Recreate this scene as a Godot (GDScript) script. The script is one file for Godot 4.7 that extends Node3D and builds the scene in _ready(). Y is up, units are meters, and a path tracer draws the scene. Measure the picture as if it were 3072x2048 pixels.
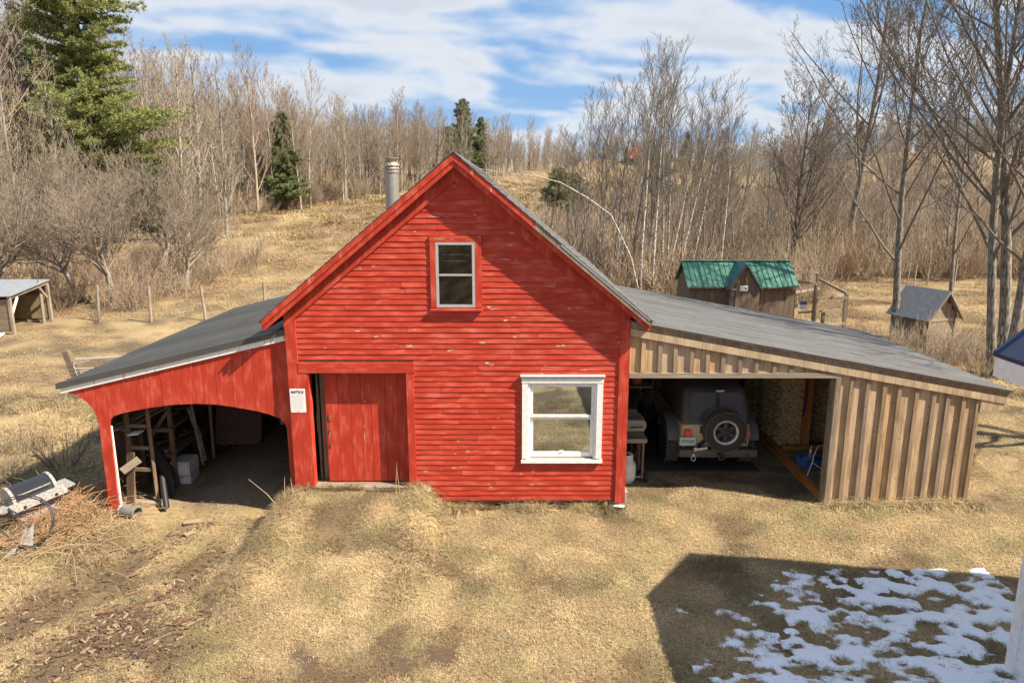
extends Node3D
# A red clapboard barn with two lean-to sheds in early spring, seen from a few metres above the yard.
# World: the barn front is the plane z = 0, x to the right, y up, metres.

const SUN := Vector3(0.9, 1.0, 0.34)      # towards the sun
var M := {}
var names := {}
var noise_a := FastNoiseLite.new()
var noise_b := FastNoiseLite.new()
var noise_c := FastNoiseLite.new()
var R := RandomNumberGenerator.new()

# ------------------------------------------------------------------ mesh builder
class MB:
	var v := PackedVector3Array()
	var n := PackedVector3Array()
	var t := PackedVector2Array()
	var c := PackedColorArray()
	var tint := Color.WHITE
	var off := Vector2.ZERO

	func tri(a: Vector3, b: Vector3, d: Vector3, ua := Vector2.ZERO, ub := Vector2.ZERO, ud := Vector2.ZERO) -> void:
		var nn := (b - a).cross(d - a).normalized()
		v.append(a); v.append(d); v.append(b)
		n.append(nn); n.append(nn); n.append(nn)
		t.append(ua + off); t.append(ud + off); t.append(ub + off)
		c.append(tint); c.append(tint); c.append(tint)

	# corners counter-clockwise seen from outside; u runs along the longer side, in metres
	func quad(a: Vector3, b: Vector3, d: Vector3, e: Vector3) -> void:
		var w := a.distance_to(b)
		var h := a.distance_to(e)
		if w >= h:
			tri(a, b, d, Vector2(0, 0), Vector2(w, 0), Vector2(w, h))
			tri(a, d, e, Vector2(0, 0), Vector2(w, h), Vector2(0, h))
		else:
			tri(a, b, d, Vector2(0, 0), Vector2(0, w), Vector2(h, w))
			tri(a, d, e, Vector2(0, 0), Vector2(h, w), Vector2(h, 0))

	# bottom ring and top ring of four, each counter-clockwise seen from above
	func hexa(p: Array) -> void:
		quad(p[3], p[2], p[1], p[0])
		quad(p[4], p[5], p[6], p[7])
		for i in 4:
			var j := (i + 1) % 4
			quad(p[i], p[j], p[j + 4], p[i + 4])

	func box(o: Vector3, s: Vector3, b := Basis()) -> void:
		var h := s * 0.5
		var p := []
		for y in [-h.y, h.y]:
			p.append(o + b * Vector3(-h.x, y, h.z))
			p.append(o + b * Vector3(h.x, y, h.z))
			p.append(o + b * Vector3(h.x, y, -h.z))
			p.append(o + b * Vector3(-h.x, y, -h.z))
		hexa(p)

	# a bar with a rectangular section from a to b
	func bar(a: Vector3, b: Vector3, w: float, h: float, upv := Vector3.UP) -> void:
		var x := (b - a)
		var l := x.length()
		x = x / l
		var z := x.cross(upv)
		if z.length() < 0.01:
			z = x.cross(Vector3.BACK)
		z = z.normalized()
		var y := z.cross(x).normalized()
		box((a + b) * 0.5, Vector3(l, h, w), Basis(x, y, z))

	# polygon in the xy plane (counter-clockwise), extruded from z0 to z1
	func prism(poly: PackedVector2Array, z0: float, z1: float, xf := Transform3D()) -> void:
		var pl := poly
		if Geometry2D.is_polygon_clockwise(pl):
			pl = poly.duplicate()
			pl.reverse()
		var ix := Geometry2D.triangulate_polygon(pl)
		for k in range(0, ix.size(), 3):
			var q := [pl[ix[k]], pl[ix[k + 1]], pl[ix[k + 2]]]
			if (q[1] - q[0]).cross(q[2] - q[0]) < 0:
				q = [q[0], q[2], q[1]]
			var f := []
			for w in q:
				f.append(Vector2(w.y, w.x))
			tri(xf * Vector3(q[0].x, q[0].y, z1), xf * Vector3(q[1].x, q[1].y, z1), xf * Vector3(q[2].x, q[2].y, z1), f[0], f[1], f[2])
			tri(xf * Vector3(q[0].x, q[0].y, z0), xf * Vector3(q[2].x, q[2].y, z0), xf * Vector3(q[1].x, q[1].y, z0), f[0], f[2], f[1])
		for i in pl.size():
			var a := pl[i]
			var b := pl[(i + 1) % pl.size()]
			quad(xf * Vector3(a.x, a.y, z0), xf * Vector3(b.x, b.y, z0), xf * Vector3(b.x, b.y, z1), xf * Vector3(a.x, a.y, z1))

	func vert(p: Vector3, nn: Vector3, u: Vector2) -> void:
		v.append(p); n.append(nn); t.append(u + off); c.append(tint)

	func smooth_quad(p: Array, q: Array, u: Array) -> void:
		for k in [0, 2, 1, 0, 3, 2]:
			vert(p[k], q[k], u[k])

	func tube(pts: Array, rad: Array, sides := 6, caps := true) -> void:
		var rings := []
		var nrm := []
		var side := Vector3.ZERO
		for i in pts.size():
			var d: Vector3 = (pts[mini(i + 1, pts.size() - 1)] - pts[maxi(i - 1, 0)]).normalized()
			if i == 0:
				side = d.cross(Vector3.UP if absf(d.y) < 0.9 else Vector3.RIGHT).normalized()
			else:
				side = (side - d * side.dot(d)).normalized()
			var up := side.cross(d)
			var ring := []
			var rn := []
			for k in sides:
				var a := TAU * k / sides
				var o := side * cos(a) + up * sin(a)
				ring.append(pts[i] + o * rad[i])
				rn.append(o)
			rings.append(ring)
			nrm.append(rn)
		var l := 0.0
		for i in pts.size() - 1:
			var l2: float = l + pts[i].distance_to(pts[i + 1])
			for k in sides:
				var j := (k + 1) % sides
				var w: float = TAU * rad[i] / sides
				smooth_quad([rings[i][j], rings[i][k], rings[i + 1][k], rings[i + 1][j]], [nrm[i][j], nrm[i][k], nrm[i + 1][k], nrm[i + 1][j]],
					[Vector2(l, (k + 1) * w), Vector2(l, k * w), Vector2(l2, k * w), Vector2(l2, (k + 1) * w)])
			l = l2
		if caps:
			for e in [0, pts.size() - 1]:
				for k in sides:
					var j := (k + 1) % sides
					if e == 0:
						tri(pts[e], rings[e][k], rings[e][j])
					else:
						tri(pts[e], rings[e][j], rings[e][k])

	# profile of Vector2(radius, height) round the local y axis
	func lathe(prof: Array, segs: int, xf := Transform3D()) -> void:
		for i in prof.size() - 1:
			var d: Vector2 = prof[i + 1] - prof[i]
			if d.length() < 1e-6:
				continue
			var pn := Vector2(d.y, -d.x).normalized()
			for k in segs:
				var a := TAU * k / segs
				var b := TAU * (k + 1) / segs
				var da := Vector3(cos(a), 0, -sin(a))
				var db := Vector3(cos(b), 0, -sin(b))
				var p := [da * prof[i].x + Vector3.UP * prof[i].y, db * prof[i].x + Vector3.UP * prof[i].y, db * prof[i + 1].x + Vector3.UP * prof[i + 1].y, da * prof[i + 1].x + Vector3.UP * prof[i + 1].y]
				var na := (xf.basis * (da * pn.x + Vector3.UP * pn.y)).normalized()
				var nb := (xf.basis * (db * pn.x + Vector3.UP * pn.y)).normalized()
				smooth_quad([xf * p[0], xf * p[1], xf * p[2], xf * p[3]], [na, nb, nb, na], [Vector2(a * 0.3, prof[i].y), Vector2(b * 0.3, prof[i].y), Vector2(b * 0.3, prof[i + 1].y), Vector2(a * 0.3, prof[i + 1].y)])

	# rings of equal count joined by smooth skins, flat caps
	func loft(rings: Array, cap_first := true, cap_last := true) -> void:
		var m: int = rings[0].size()
		for i in rings.size() - 1:
			for k in m:
				var j := (k + 1) % m
				quad(rings[i][k], rings[i][j], rings[i + 1][j], rings[i + 1][k])
		for e in [0, rings.size() - 1]:
			if (e == 0 and not cap_first) or (e > 0 and not cap_last):
				continue
			var o := Vector3.ZERO
			for p in rings[e]:
				o += p
			o /= m
			for k in m:
				var j := (k + 1) % m
				if e == 0:
					tri(o, rings[e][j], rings[e][k])
				else:
					tri(o, rings[e][k], rings[e][j])

	func mesh() -> ArrayMesh:
		var a := []
		a.resize(Mesh.ARRAY_MAX)
		a[Mesh.ARRAY_VERTEX] = v
		a[Mesh.ARRAY_NORMAL] = n
		a[Mesh.ARRAY_TEX_UV] = t
		a[Mesh.ARRAY_COLOR] = c
		var m := ArrayMesh.new()
		m.add_surface_from_arrays(Mesh.PRIMITIVE_TRIANGLES, a)
		return m

# indexed builder for branches and blades
class TB:
	var v := PackedVector3Array()
	var n := PackedVector3Array()
	var t := PackedVector2Array()
	var c := PackedColorArray()
	var tint := Color.WHITE
	var ix := PackedInt32Array()

	func tube(pts: PackedVector3Array, r0: float, r1: float, sides: int) -> void:
		var m := pts.size()
		var base := v.size()
		var d := (pts[m - 1] - pts[0]).normalized()
		var side := d.cross(Vector3.UP if absf(d.y) < 0.9 else Vector3.RIGHT).normalized()
		var l := 0.0
		for i in m:
			d = (pts[mini(i + 1, m - 1)] - pts[maxi(i - 1, 0)]).normalized()
			side = (side - d * side.dot(d)).normalized()
			var up := side.cross(d)
			var r := lerpf(r0, r1, float(i) / (m - 1))
			if i > 0:
				l += pts[i].distance_to(pts[i - 1])
			for k in sides:
				var a := TAU * k / sides
				var o := side * cos(a) + up * sin(a)
				v.append(pts[i] + o * r)
				n.append(o)
				t.append(Vector2(float(k) / sides, l))
		for i in m - 1:
			for k in sides:
				var p := base + i * sides + k
				var q := base + i * sides + (k + 1) % sides
				ix.append(p); ix.append(q); ix.append(q + sides)
				ix.append(p); ix.append(q + sides); ix.append(p + sides)

	func face(a: Vector3, b: Vector3, d: Vector3) -> void:
		var base := v.size()
		var nn := (b - a).cross(d - a).normalized()
		v.append(a); v.append(b); v.append(d)
		n.append(nn); n.append(nn); n.append(nn)
		c.append(tint); c.append(tint); c.append(tint)
		t.append(Vector2.ZERO); t.append(Vector2(1, 0)); t.append(Vector2(0, 1))
		ix.append(base); ix.append(base + 2); ix.append(base + 1)

	func mesh() -> ArrayMesh:
		var a := []
		a.resize(Mesh.ARRAY_MAX)
		a[Mesh.ARRAY_VERTEX] = v
		a[Mesh.ARRAY_NORMAL] = n
		a[Mesh.ARRAY_TEX_UV] = t
		if c.size() == v.size():
			a[Mesh.ARRAY_COLOR] = c
		a[Mesh.ARRAY_INDEX] = ix
		var m := ArrayMesh.new()
		m.add_surface_from_arrays(Mesh.PRIMITIVE_TRIANGLES, a)
		return m

# ------------------------------------------------------------------ scene helpers
func numbered(called: String) -> String:
	var k: int = names.get(called, 0)
	names[called] = k + 1
	return called if k == 0 else "%s_%03d" % [called, k]

func thing(called: String, label: String, category: String, at := Vector3.ZERO, group := "", turn := 0.0) -> Node3D:
	var o := Node3D.new()
	o.name = numbered(called)
	add_child(o)
	o.position = at
	o.rotation.y = turn
	tag(o, label, category, group)
	return o

func tag(o: Node, label: String, category: String, group := "", kind := "") -> void:
	o.set_meta("label", label)
	if category:
		o.set_meta("category", category)
	if group:
		o.set_meta("group", group)
	if kind:
		o.set_meta("kind", kind)

# a part whose mesh is in the thing's own coordinates
func part(parent: Node3D, called: String, m, material: Material) -> MeshInstance3D:
	var o := MeshInstance3D.new()
	o.name = called
	o.mesh = m.mesh() if m is MB or m is TB else m
	o.material_override = material
	parent.add_child(o, true)
	return o

# a part whose mesh was laid out in world coordinates, under a thing that is only moved
func wpart(parent: Node3D, called: String, m, material: Material) -> MeshInstance3D:
	var o := part(parent, called, m, material)
	var p := Vector3.ZERO
	var q: Node = parent
	while q != self:
		p += q.position
		q = q.get_parent()
	o.position = -p
	return o

func solo(called: String, m, material: Material, label: String, category: String, group := "", kind := "") -> MeshInstance3D:
	var o := MeshInstance3D.new()
	o.name = numbered(called)
	o.mesh = m.mesh() if m is MB or m is TB else m
	o.material_override = material
	add_child(o)
	tag(o, label, category, group, kind)
	return o

func copy(o: Node3D, at: Vector3, turn := 0.0, label := "", s := 1.0, called := "") -> Node3D:
	var base := called if called else String(o.name)
	var found := base.rfind("_")
	if found > 0 and base.substr(found + 1).is_valid_int():
		base = base.substr(0, found)
	var d: Node3D = o.duplicate()
	d.name = numbered(base)
	add_child(d)
	d.position = at
	d.rotation = Vector3(0, turn, 0)
	d.scale = Vector3.ONE * s
	if label:
		d.set_meta("label", label)
	return d

func rect(x0: float, y0: float, x1: float, y1: float) -> PackedVector2Array:
	return PackedVector2Array([Vector2(x0, y0), Vector2(x1, y0), Vector2(x1, y1), Vector2(x0, y1)])

func bx(x0: float, x1: float, y0: float, y1: float, z0: float, z1: float) -> MB:
	var m := MB.new()
	m.off = Vector2(R.randf() * 7.0, R.randf() * 3.0)
	m.box(Vector3(x0 + x1, y0 + y1, z0 + z1) * 0.5, Vector3(absf(x1 - x0), absf(y1 - y0), absf(z1 - z0)))
	return m

func rounded(w: float, h: float, r: float, seg := 4) -> PackedVector2Array:
	var p := PackedVector2Array()
	for q in 4:
		var o := Vector2((w * 0.5 - r) * [1, -1, -1, 1][q], (h * 0.5 - r) * [1, 1, -1, -1][q])
		for k in seg + 1:
			var a := PI * 0.5 * (q + float(k) / seg)
			p.append(o + Vector2(cos(a), sin(a)) * r)
	return p

func lin(r: float, g: float, b: float) -> Color:
	return Color(r, g, b).linear_to_srgb()

# ------------------------------------------------------------------ textures
func nbytes(w: int, h: int, freq: float, oct: int, sd: int, rw := 0, rh := 0, kind := FastNoiseLite.TYPE_SIMPLEX_SMOOTH) -> PackedByteArray:
	var f := FastNoiseLite.new()
	f.seed = sd
	f.noise_type = kind
	f.frequency = freq
	f.fractal_octaves = oct
	var im := f.get_seamless_image(w, h)
	im.convert(Image.FORMAT_L8)
	if rw > 0:
		im.resize(rw, rh, Image.INTERPOLATE_CUBIC)
	return im.get_data()

func tex(bytes: PackedByteArray, w: int, h: int) -> ImageTexture:
	return ImageTexture.create_from_image(Image.create_from_data(w, h, false, Image.FORMAT_RGB8, bytes))

func s8(x: float) -> int:
	return int(255.0 * pow(clampf(x, 0.0, 1.0), 1.0 / 2.2))

# wood: grain along u; stops is an Array of linear Vector3 colours from dark to light
func wood_tex(w: int, h: int, sd: int, lo: Vector3, hi: Vector3, knots := 0, knot_col := Vector3(0.12, 0.05, 0.02)) -> ImageTexture:
	var g := nbytes(24, h, 0.09, 4, sd, w, h)
	var fine := nbytes(64, h, 0.35, 3, sd + 1, w, h)
	var big := nbytes(128, 128, 0.02, 3, sd + 2, w, h)
	var out := PackedByteArray()
	out.resize(w * h * 3)
	var rr := RandomNumberGenerator.new()
	rr.seed = sd
	var ks := []
	for k in knots:
		ks.append([rr.randf() * w, rr.randf() * h, rr.randf_range(2.0, 4.5)])
	for i in w * h:
		var a := g[i] / 255.0
		var f := clampf(0.1 + 0.5 * a + 0.35 * (fine[i] / 255.0 - 0.5) + 0.5 * (big[i] / 255.0 - 0.35), 0.0, 1.0)
		var q := lo.lerp(hi, f)
		out[i * 3] = s8(q.x)
		out[i * 3 + 1] = s8(q.y)
		out[i * 3 + 2] = s8(q.z)
	for k in ks:
		var r: float = k[2]
		for dy in range(-int(r) - 1, int(r) + 2):
			for dx in range(-int(r * 1.6) - 1, int(r * 1.6) + 2):
				var e := Vector2(dx / 1.6, dy).length()
				if e > r:
					continue
				var i := (posmod(int(k[1]) + dy, h)) * w + posmod(int(k[0]) + dx, w)
				var q := knot_col * (0.75 + 0.5 * absf(sin(e * 1.7)))
				out[i * 3] = s8(q.x)
				out[i * 3 + 1] = s8(q.y)
				out[i * 3 + 2] = s8(q.z)
	return tex(out, w, h)

# red barn paint: streaks of fading, and flakes that bared pale primer and wood
func paint_tex(w: int, h: int, sd: int, cut: float, worn: float) -> ImageTexture:
	var g := nbytes(48, h, 0.12, 3, sd, w, h)
	var big := nbytes(128, 64, 0.03, 4, sd + 3, w, h)
	var fl := nbytes(w / 7, h, 0.055, 4, sd + 5, w, h)
	var where := nbytes(128, 64, 0.022, 2, sd + 7, w, h)
	var out := PackedByteArray()
	out.resize(w * h * 3)
	for i in w * h:
		var f := 0.86 + 0.16 * (g[i] / 255.0 - 0.5) + 0.34 * (big[i] / 255.0 - 0.5)
		var fade := clampf((big[i] / 255.0 - 0.5) * 1.2 + worn, 0.0, 0.6)
		var q := Vector3(0.53, 0.048, 0.022).lerp(Vector3(0.56, 0.135, 0.09), fade) * f
		var p := fl[i] / 255.0 + 0.45 * (where[i] / 255.0 - 0.5)
		if p > cut:
			q = Vector3(0.62, 0.53, 0.45).lerp(Vector3(0.42, 0.33, 0.25), g[i] / 255.0) if p > cut + 0.025 else Vector3(0.33, 0.05, 0.03)
		out[i * 3] = s8(q.x)
		out[i * 3 + 1] = s8(q.y)
		out[i * 3 + 2] = s8(q.z)
	return tex(out, w, h)

# plain mottling round 1.0, for tinting
func mottle(w: int, sd: int, freq: float, lo: float, hi: float, oct := 5) -> ImageTexture:
	var a := nbytes(w, w, freq, oct, sd)
	var b := nbytes(w, w, freq * 6.0, 2, sd + 9)
	var out := PackedByteArray()
	out.resize(w * w * 3)
	for i in w * w:
		var k := s8(lerpf(lo, hi, clampf(0.7 * a[i] / 255.0 + 0.3 * b[i] / 255.0, 0.0, 1.0)))
		out[i * 3] = k
		out[i * 3 + 1] = k
		out[i * 3 + 2] = k
	return tex(out, w, w)

func two_tone(w: int, h: int, sd: int, freq: float, a: Vector3, b: Vector3, cut: float, soft: float, sw := 0, sh := 0) -> ImageTexture:
	var f := nbytes(sw if sw else w, sh if sh else h, freq, 4, sd, w, h)
	var out := PackedByteArray()
	out.resize(w * h * 3)
	for i in w * h:
		var q := a.lerp(b, smoothstep(cut - soft, cut + soft, f[i] / 255.0))
		out[i * 3] = s8(q.x)
		out[i * 3 + 1] = s8(q.y)
		out[i * 3 + 2] = s8(q.z)
	return tex(out, w, h)

func mat(col: Color, rough := 0.85, t: Texture2D = null, sc := Vector3.ONE, metal := 0.0) -> StandardMaterial3D:
	var m := StandardMaterial3D.new()
	m.albedo_color = col
	m.roughness = rough
	m.metallic = metal
	if t:
		m.albedo_texture = t
		m.uv1_scale = sc
	return m

func tri_mat(col: Color, rough: float, t: Texture2D, sc: float, metal := 0.0) -> StandardMaterial3D:
	var m := mat(col, rough, t, Vector3.ONE * sc, metal)
	m.uv1_triplanar = true
	m.uv1_world_triplanar = true
	return m

func make_materials() -> void:
	var bump := ImageTexture.create_from_image(Image.create_from_data(512, 128, false, Image.FORMAT_L8, nbytes(24, 128, 0.2, 4, 91, 512, 128)))
	for k in 3:
		var m := mat(Color.WHITE, 0.62, paint_tex(1024, 128, 20 + k * 40, [1.2, 0.96, 0.90][k], [0.0, 0.12, 0.22][k]), Vector3(0.45, 2.6, 1))
		m.heightmap_enabled = true
		m.heightmap_texture = bump
		m.heightmap_scale = 0.25
		m.metallic_specular = 0.35
		M["red%d" % k] = m
		for j in 3:
			var m2: StandardMaterial3D = m.duplicate()
			m2.albedo_color = [lin(0.95, 0.95, 0.95), lin(1.0, 1.08, 1.10), lin(0.98, 0.92, 0.90)][j]
			M["red%d_%d" % [k, j]] = m2
	M.red_trim = M.red0
	var wd := wood_tex(1024, 256, 300, Vector3(0.25, 0.172, 0.105), Vector3(0.70, 0.555, 0.39), 16, Vector3(0.16, 0.07, 0.03))
	var wg := wood_tex(1024, 256, 310, Vector3(0.17, 0.135, 0.10), Vector3(0.44, 0.36, 0.28), 5, Vector3(0.10, 0.07, 0.05))
	var tints := [lin(1.0, 0.92, 0.82), lin(1.0, 0.87, 0.68), lin(0.66, 0.60, 0.54), lin(1.0, 0.96, 0.89)]
	for k in 4:
		M["wood%d" % k] = mat(tints[k], 0.8, wd, Vector3(0.4, 1.6, 1))
	for k in 3:
		M["grey%d" % k] = mat([lin(0.9, 0.86, 0.8), lin(0.7, 0.66, 0.6), lin(1, 1, 1)][k], 0.9, wg, Vector3(0.4, 1.6, 1))
	for m in [M.wood0, M.wood1, M.wood2, M.wood3, M.grey0, M.grey1, M.grey2]:
		m.heightmap_enabled = true
		m.heightmap_texture = bump
		m.heightmap_scale = 0.3
	M.orange_wood = mat(lin(0.85, 0.42, 0.16), 0.8, wd, Vector3(0.4, 1.6, 1))
	M.old_board = mat(lin(0.62, 0.5, 0.42), 0.9, wg, Vector3(0.4, 1.6, 1))
	M.plain_board = mat(lin(0.68, 0.56, 0.46), 0.95, wg, Vector3(0.4, 1.6, 1))
	M.white_paint = mat(Color.WHITE, 0.5, two_tone(256, 256, 411, 0.06, Vector3(0.80, 0.80, 0.78), Vector3(0.70, 0.70, 0.67), 0.6, 0.3), Vector3(0.5, 0.5, 1))
	M.white_worn = mat(Color.WHITE, 0.7, two_tone(512, 128, 423, 0.06, Vector3(0.76, 0.75, 0.73), Vector3(0.42, 0.37, 0.32), 0.78, 0.04, 60, 128), Vector3(0.5, 2.0, 1))
	M.aluminium = mat(lin(0.62, 0.62, 0.63), 0.42, mottle(128, 31, 0.05, 0.75, 1.0), Vector3(2, 2, 1), 0.55)
	M.galvanised = mat(lin(0.40, 0.38, 0.34), 0.5, mottle(256, 33, 0.03, 0.55, 1.0), Vector3(1.5, 1.5, 1), 0.45)
	M.dark_metal = mat(lin(0.045, 0.045, 0.047), 0.5)
	M.black_metal = mat(lin(0.02, 0.02, 0.022), 0.45)
	M.roof_metal = mat(lin(0.078, 0.078, 0.075), 0.45, mottle(256, 57, 0.02, 0.7, 1.0), Vector3(0.35, 0.35, 1), 0.0)
	M.rust = mat(Color.WHITE, 0.85, two_tone(256, 256, 66, 0.03, Vector3(0.20, 0.085, 0.04), Vector3(0.08, 0.05, 0.04), 0.5, 0.2), Vector3(2, 2, 1))
	M.dirt = tri_mat(lin(0.16, 0.115, 0.075), 1.0, mottle(512, 71, 0.02, 0.35, 1.0), 0.8)
	M.rubber = mat(lin(0.055, 0.048, 0.042), 0.9, mottle(128, 73, 0.08, 0.5, 1.0), Vector3(3, 3, 1))
	M.concrete = tri_mat(lin(0.42, 0.38, 0.34), 0.95, mottle(256, 75, 0.04, 0.6, 1.0), 1.5)
	M.stone = tri_mat(lin(0.36, 0.30, 0.24), 0.95, mottle(256, 77, 0.03, 0.45, 1.0), 1.2)
	var gl := mat(Color(0.80, 0.84, 0.86, 0.115), 0.02, null, Vector3.ONE, 1.0)
	gl.transparency = BaseMaterial3D.TRANSPARENCY_ALPHA
	M.coated_glass = gl
	var g2 := mat(Color(0.05, 0.055, 0.06, 0.35), 0.03)
	g2.transparency = BaseMaterial3D.TRANSPARENCY_ALPHA
	M.glass = g2
	var shg := mat(Color.WHITE, 0.95, mottle(256, 83, 0.09, 0.72, 1.0, 3), Vector3(1.1, 1.1, 1))
	shg.vertex_color_use_as_albedo = true
	M.shingle = shg
	var straw := mat(Color.WHITE, 0.9)
	straw.vertex_color_use_as_albedo = true
	straw.backlight_enabled = true
	straw.backlight = Color(0.25, 0.25, 0.25)
	M.straw = straw
	var gm := tri_mat(Color.WHITE, 1.0, mottle(1024, 87, 0.02, 0.45, 1.0), 0.45)
	gm.vertex_color_use_as_albedo = true
	M.ground = gm
	M.snow = tri_mat(lin(0.80, 0.85, 0.92), 0.7, mottle(256, 95, 0.08, 0.80, 1.0), 1.6)
	M.snow.subsurf_scatter_enabled = true
	M.snow.subsurf_scatter_strength = 0.3
	# bark: u round the stem, v along it
	M.bark_grey = mat(Color.WHITE, 0.95, two_tone(128, 256, 101, 0.06, Vector3(0.13, 0.115, 0.10), Vector3(0.36, 0.33, 0.285), 0.5, 0.25, 128, 90), Vector3(2, 0.5, 1))
	M.bark_tan = mat(Color.WHITE, 0.95, two_tone(128, 256, 103, 0.06, Vector3(0.22, 0.18, 0.13), Vector3(0.46, 0.41, 0.33), 0.5, 0.25, 128, 90), Vector3(2, 0.5, 1))
	M.bark_birch = mat(Color.WHITE, 0.8, two_tone(64, 512, 105, 0.05, Vector3(0.50, 0.465, 0.42), Vector3(0.13, 0.10, 0.08), 0.64, 0.05, 24, 512), Vector3(1, 0.4, 1))
	M.bark_pine = mat(Color.WHITE, 0.95, two_tone(128, 256, 107, 0.07, Vector3(0.07, 0.05, 0.036), Vector3(0.17, 0.13, 0.10), 0.5, 0.25), Vector3(2, 0.6, 1))
	M.twig_grey = mat(lin(0.29, 0.25, 0.20), 0.95)
	M.twig_tan = mat(lin(0.33, 0.275, 0.21), 0.95)
	M.twig_red = mat(lin(0.265, 0.20, 0.155), 0.95)
	M.bark_dark = mat(Color.WHITE, 0.95, two_tone(128, 256, 109, 0.06, Vector3(0.085, 0.074, 0.064), Vector3(0.27, 0.245, 0.21), 0.52, 0.22, 128, 90), Vector3(2, 0.5, 1))
	M.twig_dark = mat(lin(0.16, 0.135, 0.112), 0.95)
	M.twig_apple = mat(lin(0.245, 0.20, 0.155), 0.95)
	M.cane = mat(lin(0.34, 0.185, 0.095), 0.8)
	M.cane_pale = mat(lin(0.40, 0.28, 0.16), 0.85)
	for k in 3:
		var nm := mat([lin(0.21, 0.235, 0.065), lin(0.15, 0.185, 0.065), lin(0.22, 0.225, 0.075)][k], 0.75)
		nm.backlight_enabled = true
		nm.backlight = Color(0.3, 0.3, 0.3)
		M["needle%d" % k] = nm

# ------------------------------------------------------------------ terrain
const PROF := [[60.0, 0.3], [20.0, 0.1], [6.0, 0.0], [-12.0, 0.0], [-18.0, 0.08], [-26.0, 0.5], [-36.0, 1.3], [-50.0, 2.6], [-70.0, 4.5], [-100.0, 6.9], [-140.0, 9.3], [-400.0, 15.0], [-900.0, 20.0]]

func hgt(x: float, z: float) -> float:
	var y := 0.3
	for i in PROF.size() - 1:
		if z <= PROF[i][0] and z >= PROF[i + 1][0]:
			y = lerpf(PROF[i][1], PROF[i + 1][1], (PROF[i][0] - z) / (PROF[i][0] - PROF[i + 1][0]))
			break
	var far := clampf((-z - 14.0) / 40.0, 0.0, 1.0)
	y += noise_a.get_noise_2d(x * 2.2, z * 2.2) * (0.05 + 0.55 * far)
	y += noise_b.get_noise_2d(x * 3.0, z * 3.0) * 0.018
	if z < -70.0:
		y += noise_a.get_noise_2d(x * 0.35 + 40.0, z * 0.2) * 6.0 * smoothstep(-70.0, -140.0, z)
	# the yard falls a little towards the old grill on the left
	y -= 0.2 * smoothstep(-4.6, -6.6, x) * smoothstep(-9.0, -3.0, z)
	# earth ramp up to the barn door
	var bank := noise_b.get_noise_2d(z * 9.0, 7.0) * 0.12
	var mx := smoothstep(-3.86, -3.6, x + bank + 0.05 * z) * (1.0 - smoothstep(-1.52, -1.2, x + bank))
	var mz := 1.0 - smoothstep(0.3, 3.1, z)
	if z > -3.0 and z < 4.0:
		y -= 0.20 * smoothstep(-3.65, -4.1, x) * smoothstep(-6.5, -5.6, x) * smoothstep(-2.5, -0.5, z) * smoothstep(3.8, 2.0, z)
	if z > -0.6:
		y += 0.285 * mx * mz * smoothstep(-0.5, -0.1, z)
	if x > -1.25 and x < 1.9 and z > -0.1:
		y -= 0.05 * (1.0 - smoothstep(0.05, 0.45, z)) * smoothstep(-1.25, -0.9, x)
	# hollow under the raised barn floor
	if x > -3.55 and x < 1.82 and z > -8.9 and z < 0.02:
		y = minf(y, -0.22 + 0.2 * smoothstep(-0.25, 0.02, z) * (1.0 - smoothstep(-1.5, -1.0, x)) )
	return y

func spread(a: float, b: float, step: float, out_to: float, grow: float) -> PackedFloat32Array:
	var mid := []
	var x := a
	while x < b + 0.001:
		mid.append(x)
		x += step
	var hi := []
	var d := step
	x = mid[-1]
	while x < out_to:
		d *= grow
		x += d
		hi.append(x)
	var lo := []
	d = step
	x = a
	while x > -out_to:
		d *= grow
		x -= d
		lo.append(x)
	lo.reverse()
	return PackedFloat32Array(lo + mid + hi)

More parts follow.
